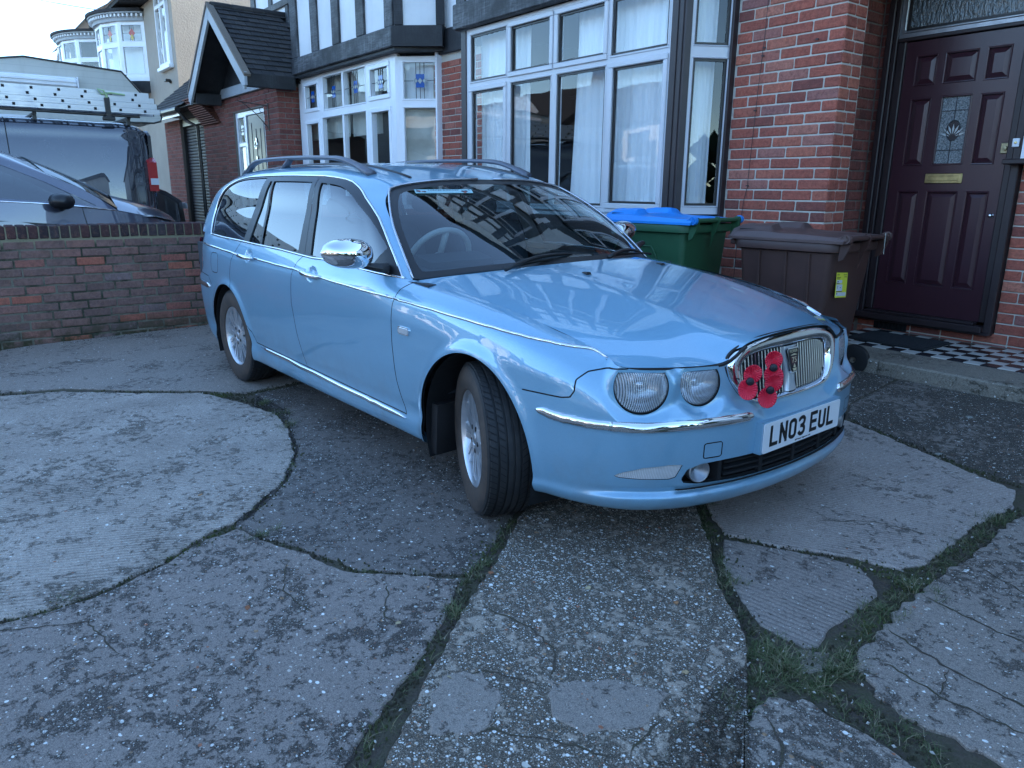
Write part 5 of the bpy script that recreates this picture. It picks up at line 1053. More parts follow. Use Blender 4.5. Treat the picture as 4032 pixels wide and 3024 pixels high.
def herm(P, t_, q):
    """non-uniform Catmull-Rom through P at knots t_, evaluated at q"""
    P = np.asarray(P, float); t_ = np.asarray(t_, float); n = len(t_); m = np.zeros_like(P)
    dt = np.diff(t_); s = (P[1:] - P[:-1]) / dt.reshape(-1, *([1] * (P.ndim - 1)))
    for i in range(1, n - 1): m[i] = (s[i - 1] * dt[i] + s[i] * dt[i - 1]) / (dt[i] + dt[i - 1])
    m[0] = s[0] * 1.5 - m[1] * .5 if n > 2 else s[0]; m[-1] = s[-1] * 1.5 - m[-2] * .5 if n > 2 else s[-1]
    k = np.clip(np.searchsorted(t_, q, side='right') - 1, 0, n - 2); h = dt[k]; u = (q - t_[k]) / h
    sh = (-1, *([1] * (P.ndim - 1))); u = u.reshape(sh); h = h.reshape(sh)
    return (2 * u**3 - 3 * u**2 + 1) * P[k] + (u**3 - 2 * u**2 + u) * h * m[k] + (-2 * u**3 + 3 * u**2) * P[k + 1] + (u**3 - u**2) * h * m[k + 1]
def chord(P, ax):
    d = np.linalg.norm(np.diff(P, axis=ax), axis=-1); d = d.mean(axis=1 - ax) if d.ndim > 1 else d
    return np.concatenate([[0], np.cumsum(np.maximum(d, 1e-4))])
def bicubic(C, nu, nv):
    C = np.asarray(C, float); t0, t1 = chord(C, 0), chord(C, 1)
    A = herm(C, t0, np.linspace(0, t0[-1], nu)); return np.swapaxes(herm(np.swapaxes(A, 0, 1), t1, np.linspace(0, t1[-1], nv)), 0, 1)
class Patch:
    def __init__(s, G, flip=False):
        nu, nv = G.shape[:2]; s.V = G.reshape(-1, 3).copy()
        du = np.gradient(G, axis=0); dv = np.gradient(G, axis=1); N = np.cross(du, dv); N /= (np.linalg.norm(N, axis=2, keepdims=True) + 1e-12)
        if flip: N = -N
        s.N = N.reshape(-1, 3); i, j = np.meshgrid(np.arange(nu - 1), np.arange(nv - 1), indexing='ij'); a = (i * nv + j).ravel(); b = a + 1; c_ = a + nv; d = c_ + 1
        s.T = np.concatenate([np.stack([a, c_, d], 1), np.stack([a, d, b], 1)]); s.flip = flip
        if flip: s.T = s.T[:, ::-1]
    def cut(s, fn, eps=2e-4):
        f = fn(s.V); f = np.where(np.abs(f) < eps, eps * .01, f); sg = f > 0; T = s.T; k = sg[T].sum(1); keep = T[(k == 0) | (k == 3)]; cr = T[(k == 1) | (k == 2)]
        if not len(cr): return
        V = list(s.V); N = list(s.N); cache = {}; new = []
        def mid(a, b):
            key = (a, b) if a < b else (b, a)
            if key not in cache:
                t_ = f[a] / (f[a] - f[b]); V.append(s.V[a] + (s.V[b] - s.V[a]) * t_); n = s.N[a] + (s.N[b] - s.N[a]) * t_; N.append(n / (np.linalg.norm(n) + 1e-12)); cache[key] = len(V) - 1
            return cache[key]
        for tri in cr:
            a, b, c_ = tri
            if sg[b] == sg[c_]: pass
            elif sg[a] == sg[c_]: a, b, c_ = b, c_, a
            else: a, b, c_ = c_, a, b
            p, q = mid(a, b), mid(a, c_); new += [(a, p, q), (p, b, c_), (p, c_, q)]
        s.V = np.array(V); s.N = np.array(N); s.T = np.concatenate([keep, np.array(new)])
    def cent(s): return s.V[s.T].mean(1)
    def emit(s, mask, off=0.0, store=None, mirror=False):
        T = s.T[mask]; u, inv = np.unique(T, return_inverse=True); V = s.V[u] + s.N[u] * off; N = s.N[u].copy(); T = inv.reshape(-1, 3)
        V = V * np.array([1, -1, 1]); N = N * np.array([1, -1, 1]); T = T[:, ::-1]      # near side is -y
        if mirror: V = V * np.array([1, -1, 1]); N = N * np.array([1, -1, 1]); T = T[:, ::-1]
        return V, N, T
def mesh_from(parts, name, mat, parent, thickness=None):
    V = []; N = []; T = []; b = 0
    for v, n, t_ in parts:
        if len(t_) == 0: continue
        V.append(v); N.append(n); T.append(t_ + b); b += len(v)
    if not V: return None
    V = np.concatenate(V); N = np.concatenate(N); T = np.concatenate(T)
    me = bpy.data.meshes.new(name); me.from_pydata(V.tolist(), [], T.tolist()); me.materials.append(M[mat]); me.polygons.foreach_set('use_smooth', [True] * len(T)); me.update()
    me.normals_split_custom_set_from_vertices([tuple(n) for n in N])
    o = bpy.data.objects.new(name, me); COL.objects.link(o); o.parent = parent; return o
def sd_poly(P, poly):
    """signed distance, negative inside"""
    poly = np.asarray(poly, float); n = len(poly); d = np.full(len(P), 1e9); ins = np.zeros(len(P), bool)
    for i in range(n):
        a, b = poly[i], poly[(i + 1) % n]; e = b - a; w = P - a; t_ = np.clip((w @ e) / (e @ e), 0, 1); d = np.minimum(d, np.linalg.norm(w - t_[:, None] * e, axis=1))
        c_ = (a[1] > P[:, 1]) != (b[1] > P[:, 1]); xx = (b[0] - a[0]) * (P[:, 1] - a[1]) / (b[1] - a[1] + 1e-15) + a[0]; ins ^= c_ & (P[:, 0] < xx)
    return np.where(ins, -d, d)
def sd_line(P, ln):
    ln = np.asarray(ln, float); d = np.full(len(P), 1e9)
    for a, b in zip(ln[:-1], ln[1:]):
        e = b - a; w = P - a; t_ = np.clip((w @ e) / (e @ e), 0, 1); d = np.minimum(d, np.linalg.norm(w - t_[:, None] * e, axis=1))
    return d
def rrect(cx, cz, hw, hz, r, n=5):
    o = []
    for (sx, sz, a0) in ((1, 1, 0), (-1, 1, 90), (-1, -1, 180), (1, -1, 270)):
        for k in range(n): a = R(a0 + 90 * k / (n - 1)); o.append((cx + sx * (hw - r) + r * math.cos(a), cz + sz * (hz - r) + r * math.sin(a)))
    return o
XZ, YZ = [0, 2], [1, 2]
CAR = empty('parked_estate_car', (-2.425, 2.461, .011)); CAR.rotation_euler = (R(.65), 0, R(1.839)); tag(CAR, 'pale metallic blue estate car with roof rails and red poppies on its grille', 'car')
# ---- lower body ring
OUT = [(.955, 0), (.945, .2), (.91, .4), (.85, .57), (.74, .72), (.58, .82), (.4, .865), (.2, .88), (0, .887), (-.25, .889), (-.5, .889), (-.64, .889), (-1.0, .889), (-1.6, .889), (-2.3, .888), (-2.8, .884), (-3.15, .868), (-3.45, .825), (-3.66, .735), (-3.79, .57), (-3.84, .3), (-3.85, 0)]
FR = [(.235, .16), (.212, .035), (.268, .003), (.285, .020), (.306, .013), (.360, .004), (.430, 0), (.500, 0), (.548, .003), (.575, .018), (.610, .038), (.660, .053), (.714, .062)]
SD = [(.25, .14), (.208, .050), (.240, .020), (.285, .016), (.330, .022), (.40, .012), (.500, .002), (.600, 0), (.700, 0), (.790, .004), (.850, .012), (.905, .032), (.945, .050)]
def rows(base, **kw):
    o = list(base)
    for k, v in kw.items(): o[int(k[1:])] = v
    return o
FL = [(.25, .14), (.212, .045), (.255, .012), (.280, .014), (.315, .010), (.380, .004), (.46, .001), (.54, 0)]
RB = [(.30, .14), (.235, .055), (.29, .025), (.33, .018), (.38, .012), (.44, .006), (.52, .001), (.60, 0)]
PROF = [FR, FR, FR, rows(FR, r12=(.716, .064)), rows(FR, r8=(.555, .003), r9=(.590, .018), r10=(.630, .036), r11=(.680, .055), r12=(.718, .070)),
        FL + [(.615, .006), (.665, .018), (.712, .045), (.750, .085), (.768, .128)], FL + [(.62, .003), (.69, .010), (.752, .038), (.792, .088), (.806, .140)],
        FL + [(.63, .001), (.71, .008), (.785, .034), (.826, .085), (.842, .140)], FL + [(.64, 0), (.73, .007), (.812, .034), (.852, .085), (.868, .137)],
        rows(SD, r8=(.66, 0), r9=(.75, .006), r10=(.835, .030), r11=(.876, .078), r12=(.890, .126)), rows(SD, r8=(.67, 0), r9=(.765, .005), r10=(.845, .026), r11=(.888, .068), r12=(.905, .110)),
        rows(SD, r8=(.68, 0), r9=(.775, .004), r10=(.838, .015), r11=(.880, .035), r12=(.912, .062)), rows(SD, r11=(.892, .030), r12=(.928, .050)), rows(SD, r12=(.945, .050)), rows(SD, r11=(.91, .030), r12=(.958, .050)),
        rows(SD, r11=(.915, .030), r12=(.968, .052)), rows(SD, r11=(.92, .032), r12=(.976, .055)),
        RB + [(.665, .004), (.70, .025), (.78, .030), (.88, .042), (.980, .070)], RB + [(.665, .004), (.70, .035), (.78, .045), (.88, .06), (.984, .095)], RB + [(.665, .004), (.70, .04), (.78, .055), (.88, .08), (.986, .12)], RB + [(.665, .004), (.70, .04), (.78, .06), (.88, .09), (.988, .15)], RB + [(.665, .004), (.70, .04), (.78, .06), (.88, .09), (.988, .15)]]
OUT = np.array(OUT); tO = np.concatenate([[0], np.cumsum(np.linalg.norm(np.diff(OUT, axis=0), axis=1))])
NF = 210; na = 390; aq = np.concatenate([np.linspace(0, 2.0, NF), np.linspace(2.0, tO[-1], na - NF + 1)[1:]]); o2 = herm(OUT, tO, aq)
tg = np.gradient(o2, axis=0); nn_ = np.stack([-tg[:, 1], tg[:, 0]], 1); nn_ /= np.linalg.norm(nn_, axis=1, keepdims=True); nn_ *= np.where((nn_ * o2 * np.array([1, 1]))[:, 1:2] + (nn_ * np.where(o2[:, 0:1] > 0, 1, -1))[:, 0:1] > 0, 1, -1)
nn_[0] = (1, 0); nn_[-1] = (-1, 0)
PR = herm(np.array(PROF), tO, aq)                      # (na, 13, 2)
tv = np.concatenate([[0], np.cumsum([.09, .06, .03, .035, .06, .08, .09, .09, .08, .06, .06, .05])])
nvv = 110; Gz = np.swapaxes(herm(np.swapaxes(PR, 0, 1), tv, np.linspace(0, tv[-1], nvv)), 0, 1)
RING = np.zeros((na, nvv, 3)); RING[:, :, 0] = o2[:, 0:1] - nn_[:, 0:1] * Gz[:, :, 1]; RING[:, :, 1] = o2[:, 1:2] - nn_[:, 1:2] * Gz[:, :, 1]; RING[:, :, 2] = Gz[:, :, 0]
RING[0, :, 1] = 0; RING[-1, :, 1] = 0
# sculpting: lamp pods, arch lips, handle scoops, bumper U under the grille
FA, RA = (.052, .300, .362, .384), (-2.685, .300, .358, .374)
LO, LI = (.712, .640, .655), (.818, .468, .660)           # lamp centres (x, w, z)
LON, LIN = Vector((.745, .665, .10)).normalized(), Vector((.935, .345, .10)).normalized()
LOR, LIR = .093, .080
P_ = RING.reshape(-1, 3); Nn = np.repeat(np.stack([nn_[:, 0], nn_[:, 1]], 1)[:, None, :], nvv, 1).reshape(-1, 2); D_ = np.zeros(len(P_))
sst = lambda a, b, x: (lambda t_: t_ * t_ * (3 - 2 * t_))(np.clip((x - a) / (b - a), 0, 1))
LC = {}
for key, (c_, n_, r_) in {'o': (LO, LON, LOR), 'i': (LI, LIN, LIR)}.items():
    q = P_ - np.array(c_); t2 = np.array([-n_.y, n_.x, 0]); t2 /= np.linalg.norm(t2); uu = q @ t2; vv = q[:, 2]; rr = np.hypot(uu, vv)
    fr_ok = (P_[:, 0] > .3); k0 = np.argmin(np.where(fr_ok, rr, 9)); h0 = q[k0] @ np.array(n_) + .004; LC[key] = Vector(c_) + n_ * h0
    off = (h0 - q @ np.array(n_)) / np.maximum(.45, Nn[:, 0] * n_.x + Nn[:, 1] * n_.y); wgt = np.where(fr_ok, 1 - sst(r_ * 1.03, r_ * 1.48, rr), 0)
    D_ += np.clip(off, -.03, .05) * wgt
for (cx, cz, rx, rz) in (FA, RA):
    rr = np.hypot((P_[:, 0] - cx) / rx, (P_[:, 2] - cz) / rz); dd = (rr - 1) * (rx + rz) / 2; D_ += np.where((P_[:, 1] > .6) & (P_[:, 2] > .22), .012 * np.exp(-(np.clip(dd, 0, 9) / .030) ** 2) * (P_[:, 2] < .80), 0)
for (hx, hz) in ((-1.365, .860), (-2.285, .886)):
    rr = np.hypot((P_[:, 0] - hx) / .050, (P_[:, 2] - hz) / .040); D_ -= np.where(P_[:, 1] > .6, .016 * (1 - sst(.35, 1.05, rr)), 0)
gr = sd_poly(P_[:, YZ], [(-.36, .80), (.36, .80), (.362, .70), (.32, .61), (.21, .556), (-.21, .556)]) ; 
gx = lambda w, z: .972 - .25 * w * w - .058 - .16 * (z - .56)
gw_ = np.where(P_[:, 0] > .6, 1 - sst(.004, .060, gr), 0); D_ = D_ * (1 - gw_) + gw_ * np.clip((gx(P_[:, 1], P_[:, 2]) + .001 - P_[:, 0]) / np.maximum(.6, Nn[:, 0]), -.05, .07)
P_[:, 0] += Nn[:, 0] * D_; P_[:, 1] += Nn[:, 1] * D_
ring = Patch(RING); 
if ring.N[(na // 3) * nvv + 60][1] < 0: ring = Patch(RING, True)
# cutting curves
ell = lambda V, e: (np.hypot((V[:, 0] - e[0]) / e[2], (V[:, 2] - e[1]) / e[3]) - 1) * (e[2] + e[3]) / 2
far = lambda V, ok: np.where(ok, 0, 9.0)
def lampf(V, c_, n_, r_, top):
    q = V - np.array(c_); t2 = np.array([-n_.y, n_.x, 0]); t2 /= np.linalg.norm(t2); d = np.hypot(q @ t2, q[:, 2]) - r_
    return np.maximum(np.maximum(d, V[:, 2] - top), np.where(V[:, 0] > .3, -9, 9))
GRO = catmull([(0, .792), (.16, .787), (.26, .772), (.33, .748), (.362, .712), (.352, .665), (.318, .612), (.27, .573), (.21, .560), (0, .556)], 6)
GRI = catmull([(0, .738), (.15, .736), (.24, .726), (.280, .702), (.290, .668), (.278, .618), (.245, .582), (.20, .570), (0, .566)], 6)
closed = lambda h: np.vstack([h, (h * np.array([-1, 1]))[::-1][1:-1]])
f_gr = lambda V: np.maximum(sd_poly(V[:, YZ], closed(GRO * np.array([.985, 1]))), np.where(V[:, 0] > .6, -9, 9))
INT = [(-.3, .390), (.40, .387), (.50, .384), (.545, .368), (.560, .335), (.55, .318), (.50, .308), (.30, .300), (-.3, .294)]
f_int = lambda V: np.maximum(sd_poly(V[:, YZ], INT), np.where(V[:, 0] > .6, -9, 9))
IND = [(.563, .388), (.60, .391), (.68, .382), (.725, .364), (.745, .350), (.735, .342), (.68, .338), (.60, .336), (.580, .342)]
f_ind = lambda V: np.maximum(sd_poly(V[:, YZ], IND), np.where(V[:, 0] > .45, -9, 9))
side = lambda V: V[:, 1] > .60
GAP = {'g1': [(-2.455, .97), (-2.573, .841), (-2.603, .735), (-2.565, .610), (-2.48, .53), (-2.395, .475), (-2.30, .405), (-2.265, .345)],
       'g2': [(-1.50, .955), (-1.575, .905), (-1.612, .83), (-1.618, .68), (-1.578, .52), (-1.535, .39), (-1.520, .342)],
       'g3': [(-.455, .915), (-.505, .872), (-.528, .805), (-.524, .62), (-.505, .46), (-.475, .36), (-.455, .312)],
       'sl': [(-2.265, .345), (-1.5, .332), (-.455, .314)],
       'wg': [(.36, .605), (.437, .606), (.53, .606), (.560, .612), (.572, .635), (.568, .672), (.590, .700), (.64, .715), (.70, .718)],
       'rb': [(-3.02, .640), (-3.08, .692), (-3.3, .700), (-3.9, .702)], 'ff': rrect(-2.915, .797, .072, .066, .034) + [rrect(-2.915, .797, .072, .066, .034)[0]]}
GW = .0026
def side_line(ln, ok):
    ln = np.asarray(ln, float)
    def f(V):
        P = V[:, XZ]; d = np.full(len(P), 1e9); sg = np.ones(len(P))
        for a, b in zip(ln[:-1], ln[1:]):
            e = b - a; w = P - a; t_ = np.clip((w @ e) / (e @ e), 0, 1); dd = np.linalg.norm(w - t_[:, None] * e, axis=1); cr = e[0] * w[:, 1] - e[1] * w[:, 0]; m_ = dd < d; d = np.where(m_, dd, d); sg = np.where(m_, np.sign(cr), sg)
        return np.where(ok(V) & (d < .08), d * sg, 9)
    return f
okf = {k: (lambda V, k=k: side(V) | ((k == 'wg') & (V[:, 0] > .3)) | ((k == 'rb') & (V[:, 0] < -3))) for k in GAP}
def f_gap(k): return lambda V: np.where(side(V) | ((k == 'wg') & (V[:, 0] > .3)) | ((k == 'rb') & (V[:, 0] < -3)), sd_line(V[:, XZ], GAP[k]) - GW, 9)
TOWC = rrect(.455, .430, .036, .027, .008); TOWC.append(TOWC[0])
f_tow = lambda V: np.where(V[:, 0] > .6, sd_line(V[:, YZ], TOWC) - .0022, 9)
fa = lambda V: np.where(side(V), ell(V, FA), 9); ra = lambda V: np.where(side(V), ell(V, RA), 9)
lo_ = lambda V: lampf(V, LO, LON, LOR, .706); li_ = lambda V: lampf(V, LI, LIN, LIR, .704)
cuts = [fa, ra, lo_, li_, f_gr, f_int, f_ind, lambda V: np.where(V[:, 0] > .6, sd_poly(V[:, YZ], TOWC[:-1]), 9), f_tow]
for k in GAP: cuts += [side_line(GAP[k], okf[k]), f_gap(k)]
for fn in cuts: ring.cut(fn)
C_ = ring.cent(); neg = lambda fn: fn(C_) < 0
hole = neg(fa) | neg(ra) | neg(lo_) | neg(li_) | neg(f_gr) | neg(f_int) | neg(f_ind)
gap = np.zeros(len(C_), bool)
for k in GAP: gap |= neg(f_gap(k))
gap |= neg(f_tow); gap &= ~hole
xg = lambda k: np.interp(C_[:, 2], [p[1] for p in GAP[k]][::-1], [p[0] for p in GAP[k]][::-1])
zs = np.interp(C_[:, 0], [-2.265, -1.5, -.455], [.345, .332, .314]); X_, Z_ = C_[:, 0], C_[:, 2]
above = Z_ > zs; lab = np.full(len(C_), 'quarter_panel', dtype=object)
lab[(X_ > xg('g1')) & above & (X_ < 0)] = 'rear_door'; lab[(X_ > xg('g2')) & above] = 'front_door'; lab[(X_ > xg('g3')) & above] = 'front_wing'
lab[(~above) & (X_ > -2.36) & (X_ < -.2)] = 'sill_panel'
wgz = np.interp(X_, [.3, .53, .568, .60, .70], [.605, .606, .66, .707, .718]); isb = (X_ > .2) & ((Z_ < wgz) | (X_ > .572) & (Z_ < .722) & ~((X_ < .60) & (Z_ > .705))); lab[isb & (X_ > .2)] = 'front_bumper'
lab[(X_ < -3.0) & (Z_ < np.interp(X_, [-3.9, -3.08, -3.02], [.702, .692, .64]))] = 'rear_bumper'
fl = neg(lambda V: np.where(side(V), sd_poly(V[:, XZ], rrect(-2.915, .797, .072, .066, .034)), 9)); lab[fl] = 'fuel_flap'
PARTS = {}
for name in ('front_bumper', 'front_wing', 'front_door', 'rear_door', 'quarter_panel', 'sill_panel', 'rear_bumper', 'fuel_flap'):
    m_ = (lab == name) & ~gap & ~hole
    if name in ('front_bumper', 'rear_bumper'): PARTS[name] = [mesh_from([ring.emit(m_), ring.emit(m_, mirror=True)], name, 'car_blue', CAR)]
    else:
        PARTS[name] = []
        for mir in (False, True):
            o = mesh_from([ring.emit(m_, mirror=mir)], name, 'car_blue', CAR); PARTS[name].append(o)
for q in (False, True): mesh_from([ring.emit(gap, -.005, mirror=q)], 'panel_gap', 'gasket', CAR)['kind'] = 'stuff'
mesh_from([ring.emit(~hole & (C_[:, 2] > .24), -.014), ring.emit(~hole & (C_[:, 2] > .24), -.014, mirror=True)], 'inner_skin', 'black_matt', CAR)
def surf(x=None, w=None, z=0, front=False):
    """point and outward normal on the lower body"""
    V = ring.V; d = (V[:, 0] - x) ** 2 + (V[:, 2] - z) ** 2 + np.where(V[:, 1] < .55, 9, 0) if not front else (V[:, 1] - w) ** 2 + (V[:, 2] - z) ** 2 + np.where(V[:, 0] < .4, 9, 0)
    k = np.argsort(d)[:4]; wt = 1 / (d[k] + 1e-7); p = (V[k] * wt[:, None]).sum(0) / wt.sum(); n = (ring.N[k] * wt[:, None]).sum(0); n /= np.linalg.norm(n); return p, n
def strip(path, hw, h, mat, name, parent, front=False, taper=(0, 0), mirror=(False, True)):
    """slim moulding following the body: path in (x,z) or (w,z), half width hw, proud by h"""
    for mir in mirror:
        b = MB(); pts = catmull(path, 8); n = len(pts); secs = []
        for i, q in enumerate(pts):
            p, nn2 = surf(x=q[0], z=q[1]) if not front else surf(w=q[0], z=q[1], front=True)
            t_ = min(1, min(i / max(1, taper[0]) if taper[0] else 1, (n - 1 - i) / max(1, taper[1]) if taper[1] else 1)); wv = hw * math.sqrt(max(.02, t_ * (2 - t_))); up = np.array([0, 0, 1.]) - nn2 * nn2[2]; up /= np.linalg.norm(up)
            sec = [p + up * wv * a + nn2 * (hh * h * (.3 + .7 * math.sqrt(max(.05, t_)))) for a, hh in ((-1, -.6), (-1, .35), (-.55, .9), (0, 1.0), (.55, .9), (1, .35), (1, -.6))]
            secs.append([(s_[0], s_[1] * (1 if mir else -1), s_[2]) for s_ in sec])
        b.grid(secs); b.f += [tuple(range(7)), tuple(range((n - 1) * 7, n * 7))]; b.mi += [0, 0]; b.build(name, mat, parent, smooth=True)
strip([(-3.30, .9065), (-3.159, .904), (-2.47, .884)], .0070, .0075, 'chrome', 'side_moulding', CAR, taper=(3, 0))
strip([(-2.18, .879), (-1.583, .865), (-1.50, .862)], .0070, .0075, 'chrome', 'side_moulding', CAR)
strip([(-1.26, .8535), (-.9, .842), (-.535, .831)], .0070, .0075, 'chrome', 'side_moulding', CAR)
strip([(-.520, .830), (-.1, .812), (.3, .787), (.50, .768), (.615, .752)], .0070, .0075, 'chrome', 'side_moulding', CAR, taper=(0, 6))
strip([(-2.20, .327), (-1.5, .3135), (-.9, .304), (-.455, .296)], .0125, .010, 'chrome', 'sill_moulding', CAR, taper=(2, 3))
strip([(.285, .529), (.40, .530), (.55, .529), (.68, .526), (.76, .526)], .0185, .012, 'chrome', 'bumper_moulding', CAR, front=True, taper=(2, 0))
strip([(.700, .5265), (.60, .530), (.50, .538), (.425, .545)], .0180, .012, 'chrome', 'bumper_moulding', CAR, taper=(0, 7))
strip([(-3.06, .62), (-3.3, .622), (-3.6, .625)], .018, .010, 'chrome', 'bumper_moulding', CAR, taper=(3, 0))
# arch liners
for (cx, cz, rx, rz) in (FA, RA):
    for s in (-1, 1):
        b = MB(); rowsP = []
        for w in (.868 if cx < -1 else .862, .78, .60, .50):
            rowsP.append([(cx + (rx - .004 + (.87 - w) * .10) * math.cos(a), s * w, cz + (rz - .004 + (.87 - w) * .10) * math.sin(a)) for a in np.linspace(R(-22), R(202), 40)])
        b.grid(rowsP); b.prism([(cx + rx * math.cos(a), cz + rz * math.sin(a)) for a in np.linspace(R(-30), R(210), 30)], s * .50, s * .49, 'y'); b.build('arch_liner', 'black_matt', CAR, smooth=False)
b = MB(); b.box(-3.6, .55, -.5, .5, .20, .45); b.box(-2.3, -.33, -.80, .80, .225, .40); b.box(.45, .86, -.5, .5, .23, .30); b.box(-3.7, -3.08, -.68, .68, .30, .5); b.build('underbody', 'black_matt', CAR)
for q in (-.845, .62): b = MB(); b.prism([(-.28, .40), (-.235, .40), (-.255, .17), (-.30, .17)], q, q + .225, 'y'); b.build('mud_flap', 'black_plastic', CAR)
mat_glass('car_glass_side', (.34, .42, .43), 2.2)
# ---- greenhouse and roof
CB_ = np.array([
 [(-3.66, .70, .985), (-3.42, .775, .981), (-3.05, .822, .973), (-2.4, .838, .960), (-1.8, .840, .948), (-1.2, .840, .932), (-.85, .833, .920), (-.65, .815, .912), (-.51, .778, .904)],
 [(-3.60, .655, 1.14), (-3.36, .725, 1.14), (-3.0, .762, 1.145), (-2.4, .765, 1.15), (-1.8, .762, 1.15), (-1.3, .758, 1.15), (-1.02, .753, 1.145), (-.88, .744, 1.135), (-.775, .712, 1.118)],
 [(-3.50, .565, 1.28), (-3.26, .640, 1.305), (-2.92, .668, 1.335), (-2.4, .672, 1.352), (-1.9, .670, 1.354), (-1.55, .664, 1.342), (-1.32, .655, 1.318), (-1.14, .638, 1.285), (-1.005, .608, 1.262)],
 [(-3.42, .47, 1.345), (-3.18, .545, 1.370), (-2.85, .575, 1.392), (-2.4, .585, 1.402), (-1.9, .585, 1.402), (-1.6, .582, 1.392), (-1.4, .572, 1.370), (-1.2, .555, 1.340), (-1.052, .525, 1.306)],
 [(-3.38, .26, 1.385), (-3.13, .29, 1.408), (-2.8, .30, 1.424), (-2.4, .30, 1.434), (-1.9, .30, 1.434), (-1.6, .30, 1.424), (-1.4, .30, 1.402), (-1.2, .30, 1.368), (-1.025, .30, 1.332)],
 [(-3.37, 0, 1.395), (-3.12, 0, 1.418), (-2.8, 0, 1.434), (-2.4, 0, 1.444), (-1.9, 0, 1.444), (-1.6, 0, 1.433), (-1.4, 0, 1.411), (-1.2, 0, 1.377), (-1.005, 0, 1.338)]], float)
GG = bicubic(CB_, 120, 150); green = Patch(GG)
if green.N[60 * 150 + 70][2] < 0: green = Patch(GG, True)
DLO = catmull([(-.553, .9015), (-.60, .9035), (-.9, .917), (-1.244, .931), (-1.563, .943), (-2.364, .958), (-3.02, .970), (-3.075, .974), (-3.108, .995), (-3.135, 1.08), (-3.138, 1.16), (-3.11, 1.225), (-3.04, 1.287), (-2.90, 1.332), (-2.69, 1.354), (-2.254, 1.362), (-1.743, 1.359), (-1.41, 1.343), (-1.25, 1.311), (-1.12, 1.262), (-.885, 1.158), (-.69, 1.015), (-.575, .915)], 5)
sdl = lambda V: np.where(V[:, 1] > .5, sd_poly(V[:, XZ], DLO), 9)
XL = lambda V, a, b: a + (b - a) * (V[:, 2] - .955) / .38
pill = [(-1.598, -1.676), (-1.439, -1.573), (-2.435, -2.348), (-2.338, -2.262), (-2.150, -2.232), (-2.122, -2.204)]
pf = [(lambda V, p=p: np.where(V[:, 1] > .5, V[:, 0] - XL(V, *p), 9)) for p in pill]
inner = lambda V: sdl(V) + np.where(V[:, 0] < -2.35, .012, .012 + .020 * sst(1.0, 1.2, V[:, 2]))
SAIL = [(-.50, .86), (-.50, 1.2), (-.668, 1.075), (-.700, 1.06), (-.790, .955), (-.86, .90), (-.9, .8), (-.5, .8)]
sail = lambda V: np.where(V[:, 1] > .5, sd_poly(V[:, XZ], SAIL), 9)
gapB = lambda V: np.abs(V[:, 0] - XL(V, -1.510, -1.628)) - .0025
for fn in [sdl, inner, sail] + pf + [lambda V: np.where(sdl(V) < .02, V[:, 0] - XL(V, -1.510, -1.628), 9), lambda V: np.where(sdl(V) < .02, gapB(V), 9)]: green.cut(fn)
C2_ = green.cent(); IN = sdl(C2_) < 0; GI = inner(C2_) < 0; xx = C2_[:, 0]; L_ = [XL(C2_, *p) for p in pill]
pillar = ((xx > L_[0]) & (xx < L_[1])) | ((xx > L_[2]) & (xx < L_[3])) | ((xx > L_[4]) & (xx < L_[5])); sl_ = sail(C2_) < 0; gb = gapB(C2_) < 0
glass = IN & GI & ~pillar & ~sl_; frame = IN & ~glass & ~gb; body = ~IN
g_front = glass & (xx > -1.5); g_q = glass & (xx < L_[5] - 0) & (xx > -2.44) & (xx < L_[4]); g_rear = glass & (xx < -1.5) & (xx > L_[4]); g_tail = glass & (xx < L_[2] + .001); g_q &= ~g_tail
roofm = body & (green.cent()[:, 1] < .60) | body & (C2_[:, 2] > 1.30)
for mir in (False, True):
    k = 1 if mir else 0
    mesh_from([green.emit(g_front, -.006, mirror=mir)], 'door_window', 'car_glass_side', PARTS['front_door'][k]); mesh_from([green.emit(g_rear, -.006, mirror=mir)], 'door_window', 'car_glass_tint', PARTS['rear_door'][k]); mesh_from([green.emit(g_q, -.006, mirror=mir)], 'quarter_light', 'car_glass_tint', PARTS['rear_door'][k])
    mesh_from([green.emit(g_tail, -.003, mirror=mir)], 'quarter_window', 'car_glass_tint', PARTS['quarter_panel'][k]); mesh_from([green.emit(frame & ~sl_, .001, mirror=mir)], 'window_frame', 'car_black_trim', CAR)
    mesh_from([green.emit(sl_ & IN, .004, mirror=mir)], 'mirror_base', 'black_plastic', CAR)
mesh_from([green.emit(body), green.emit(body, mirror=True)], 'roof', 'car_blue', CAR); mesh_from([green.emit(IN & gb, -.008), green.emit(IN & gb, -.008, mirror=True)], 'door_gap', 'gasket', CAR)
mesh_from([green.emit((body | pillar) & (C2_[:, 0] < -1.0), -.03), green.emit((body | pillar) & (C2_[:, 0] < -1.0), -.03, mirror=True)], 'headlining', 'interior_trim', CAR)
def gsurf(x, z):
    V = green.V; d = (V[:, 0] - x) ** 2 + (V[:, 2] - z) ** 2 + np.where(V[:, 1] < .5, 9, 0); k = np.argsort(d)[:4]; wt = 1 / (d[k] + 1e-7); p = (V[k] * wt[:, None]).sum(0) / wt.sum(); n = (green.N[k] * wt[:, None]).sum(0); return p, n / np.linalg.norm(n)
for s in (-1, 1):
    path = []
    for q in DLO[::2]: p, n = gsurf(*q); p = p + n * .002; path.append((p[0], s * p[1], p[2]))
    b = MB(); b.tube(path, .0062, 8, closed=True); b.build('window_surround', 'chrome', CAR, smooth=True, fix=False)
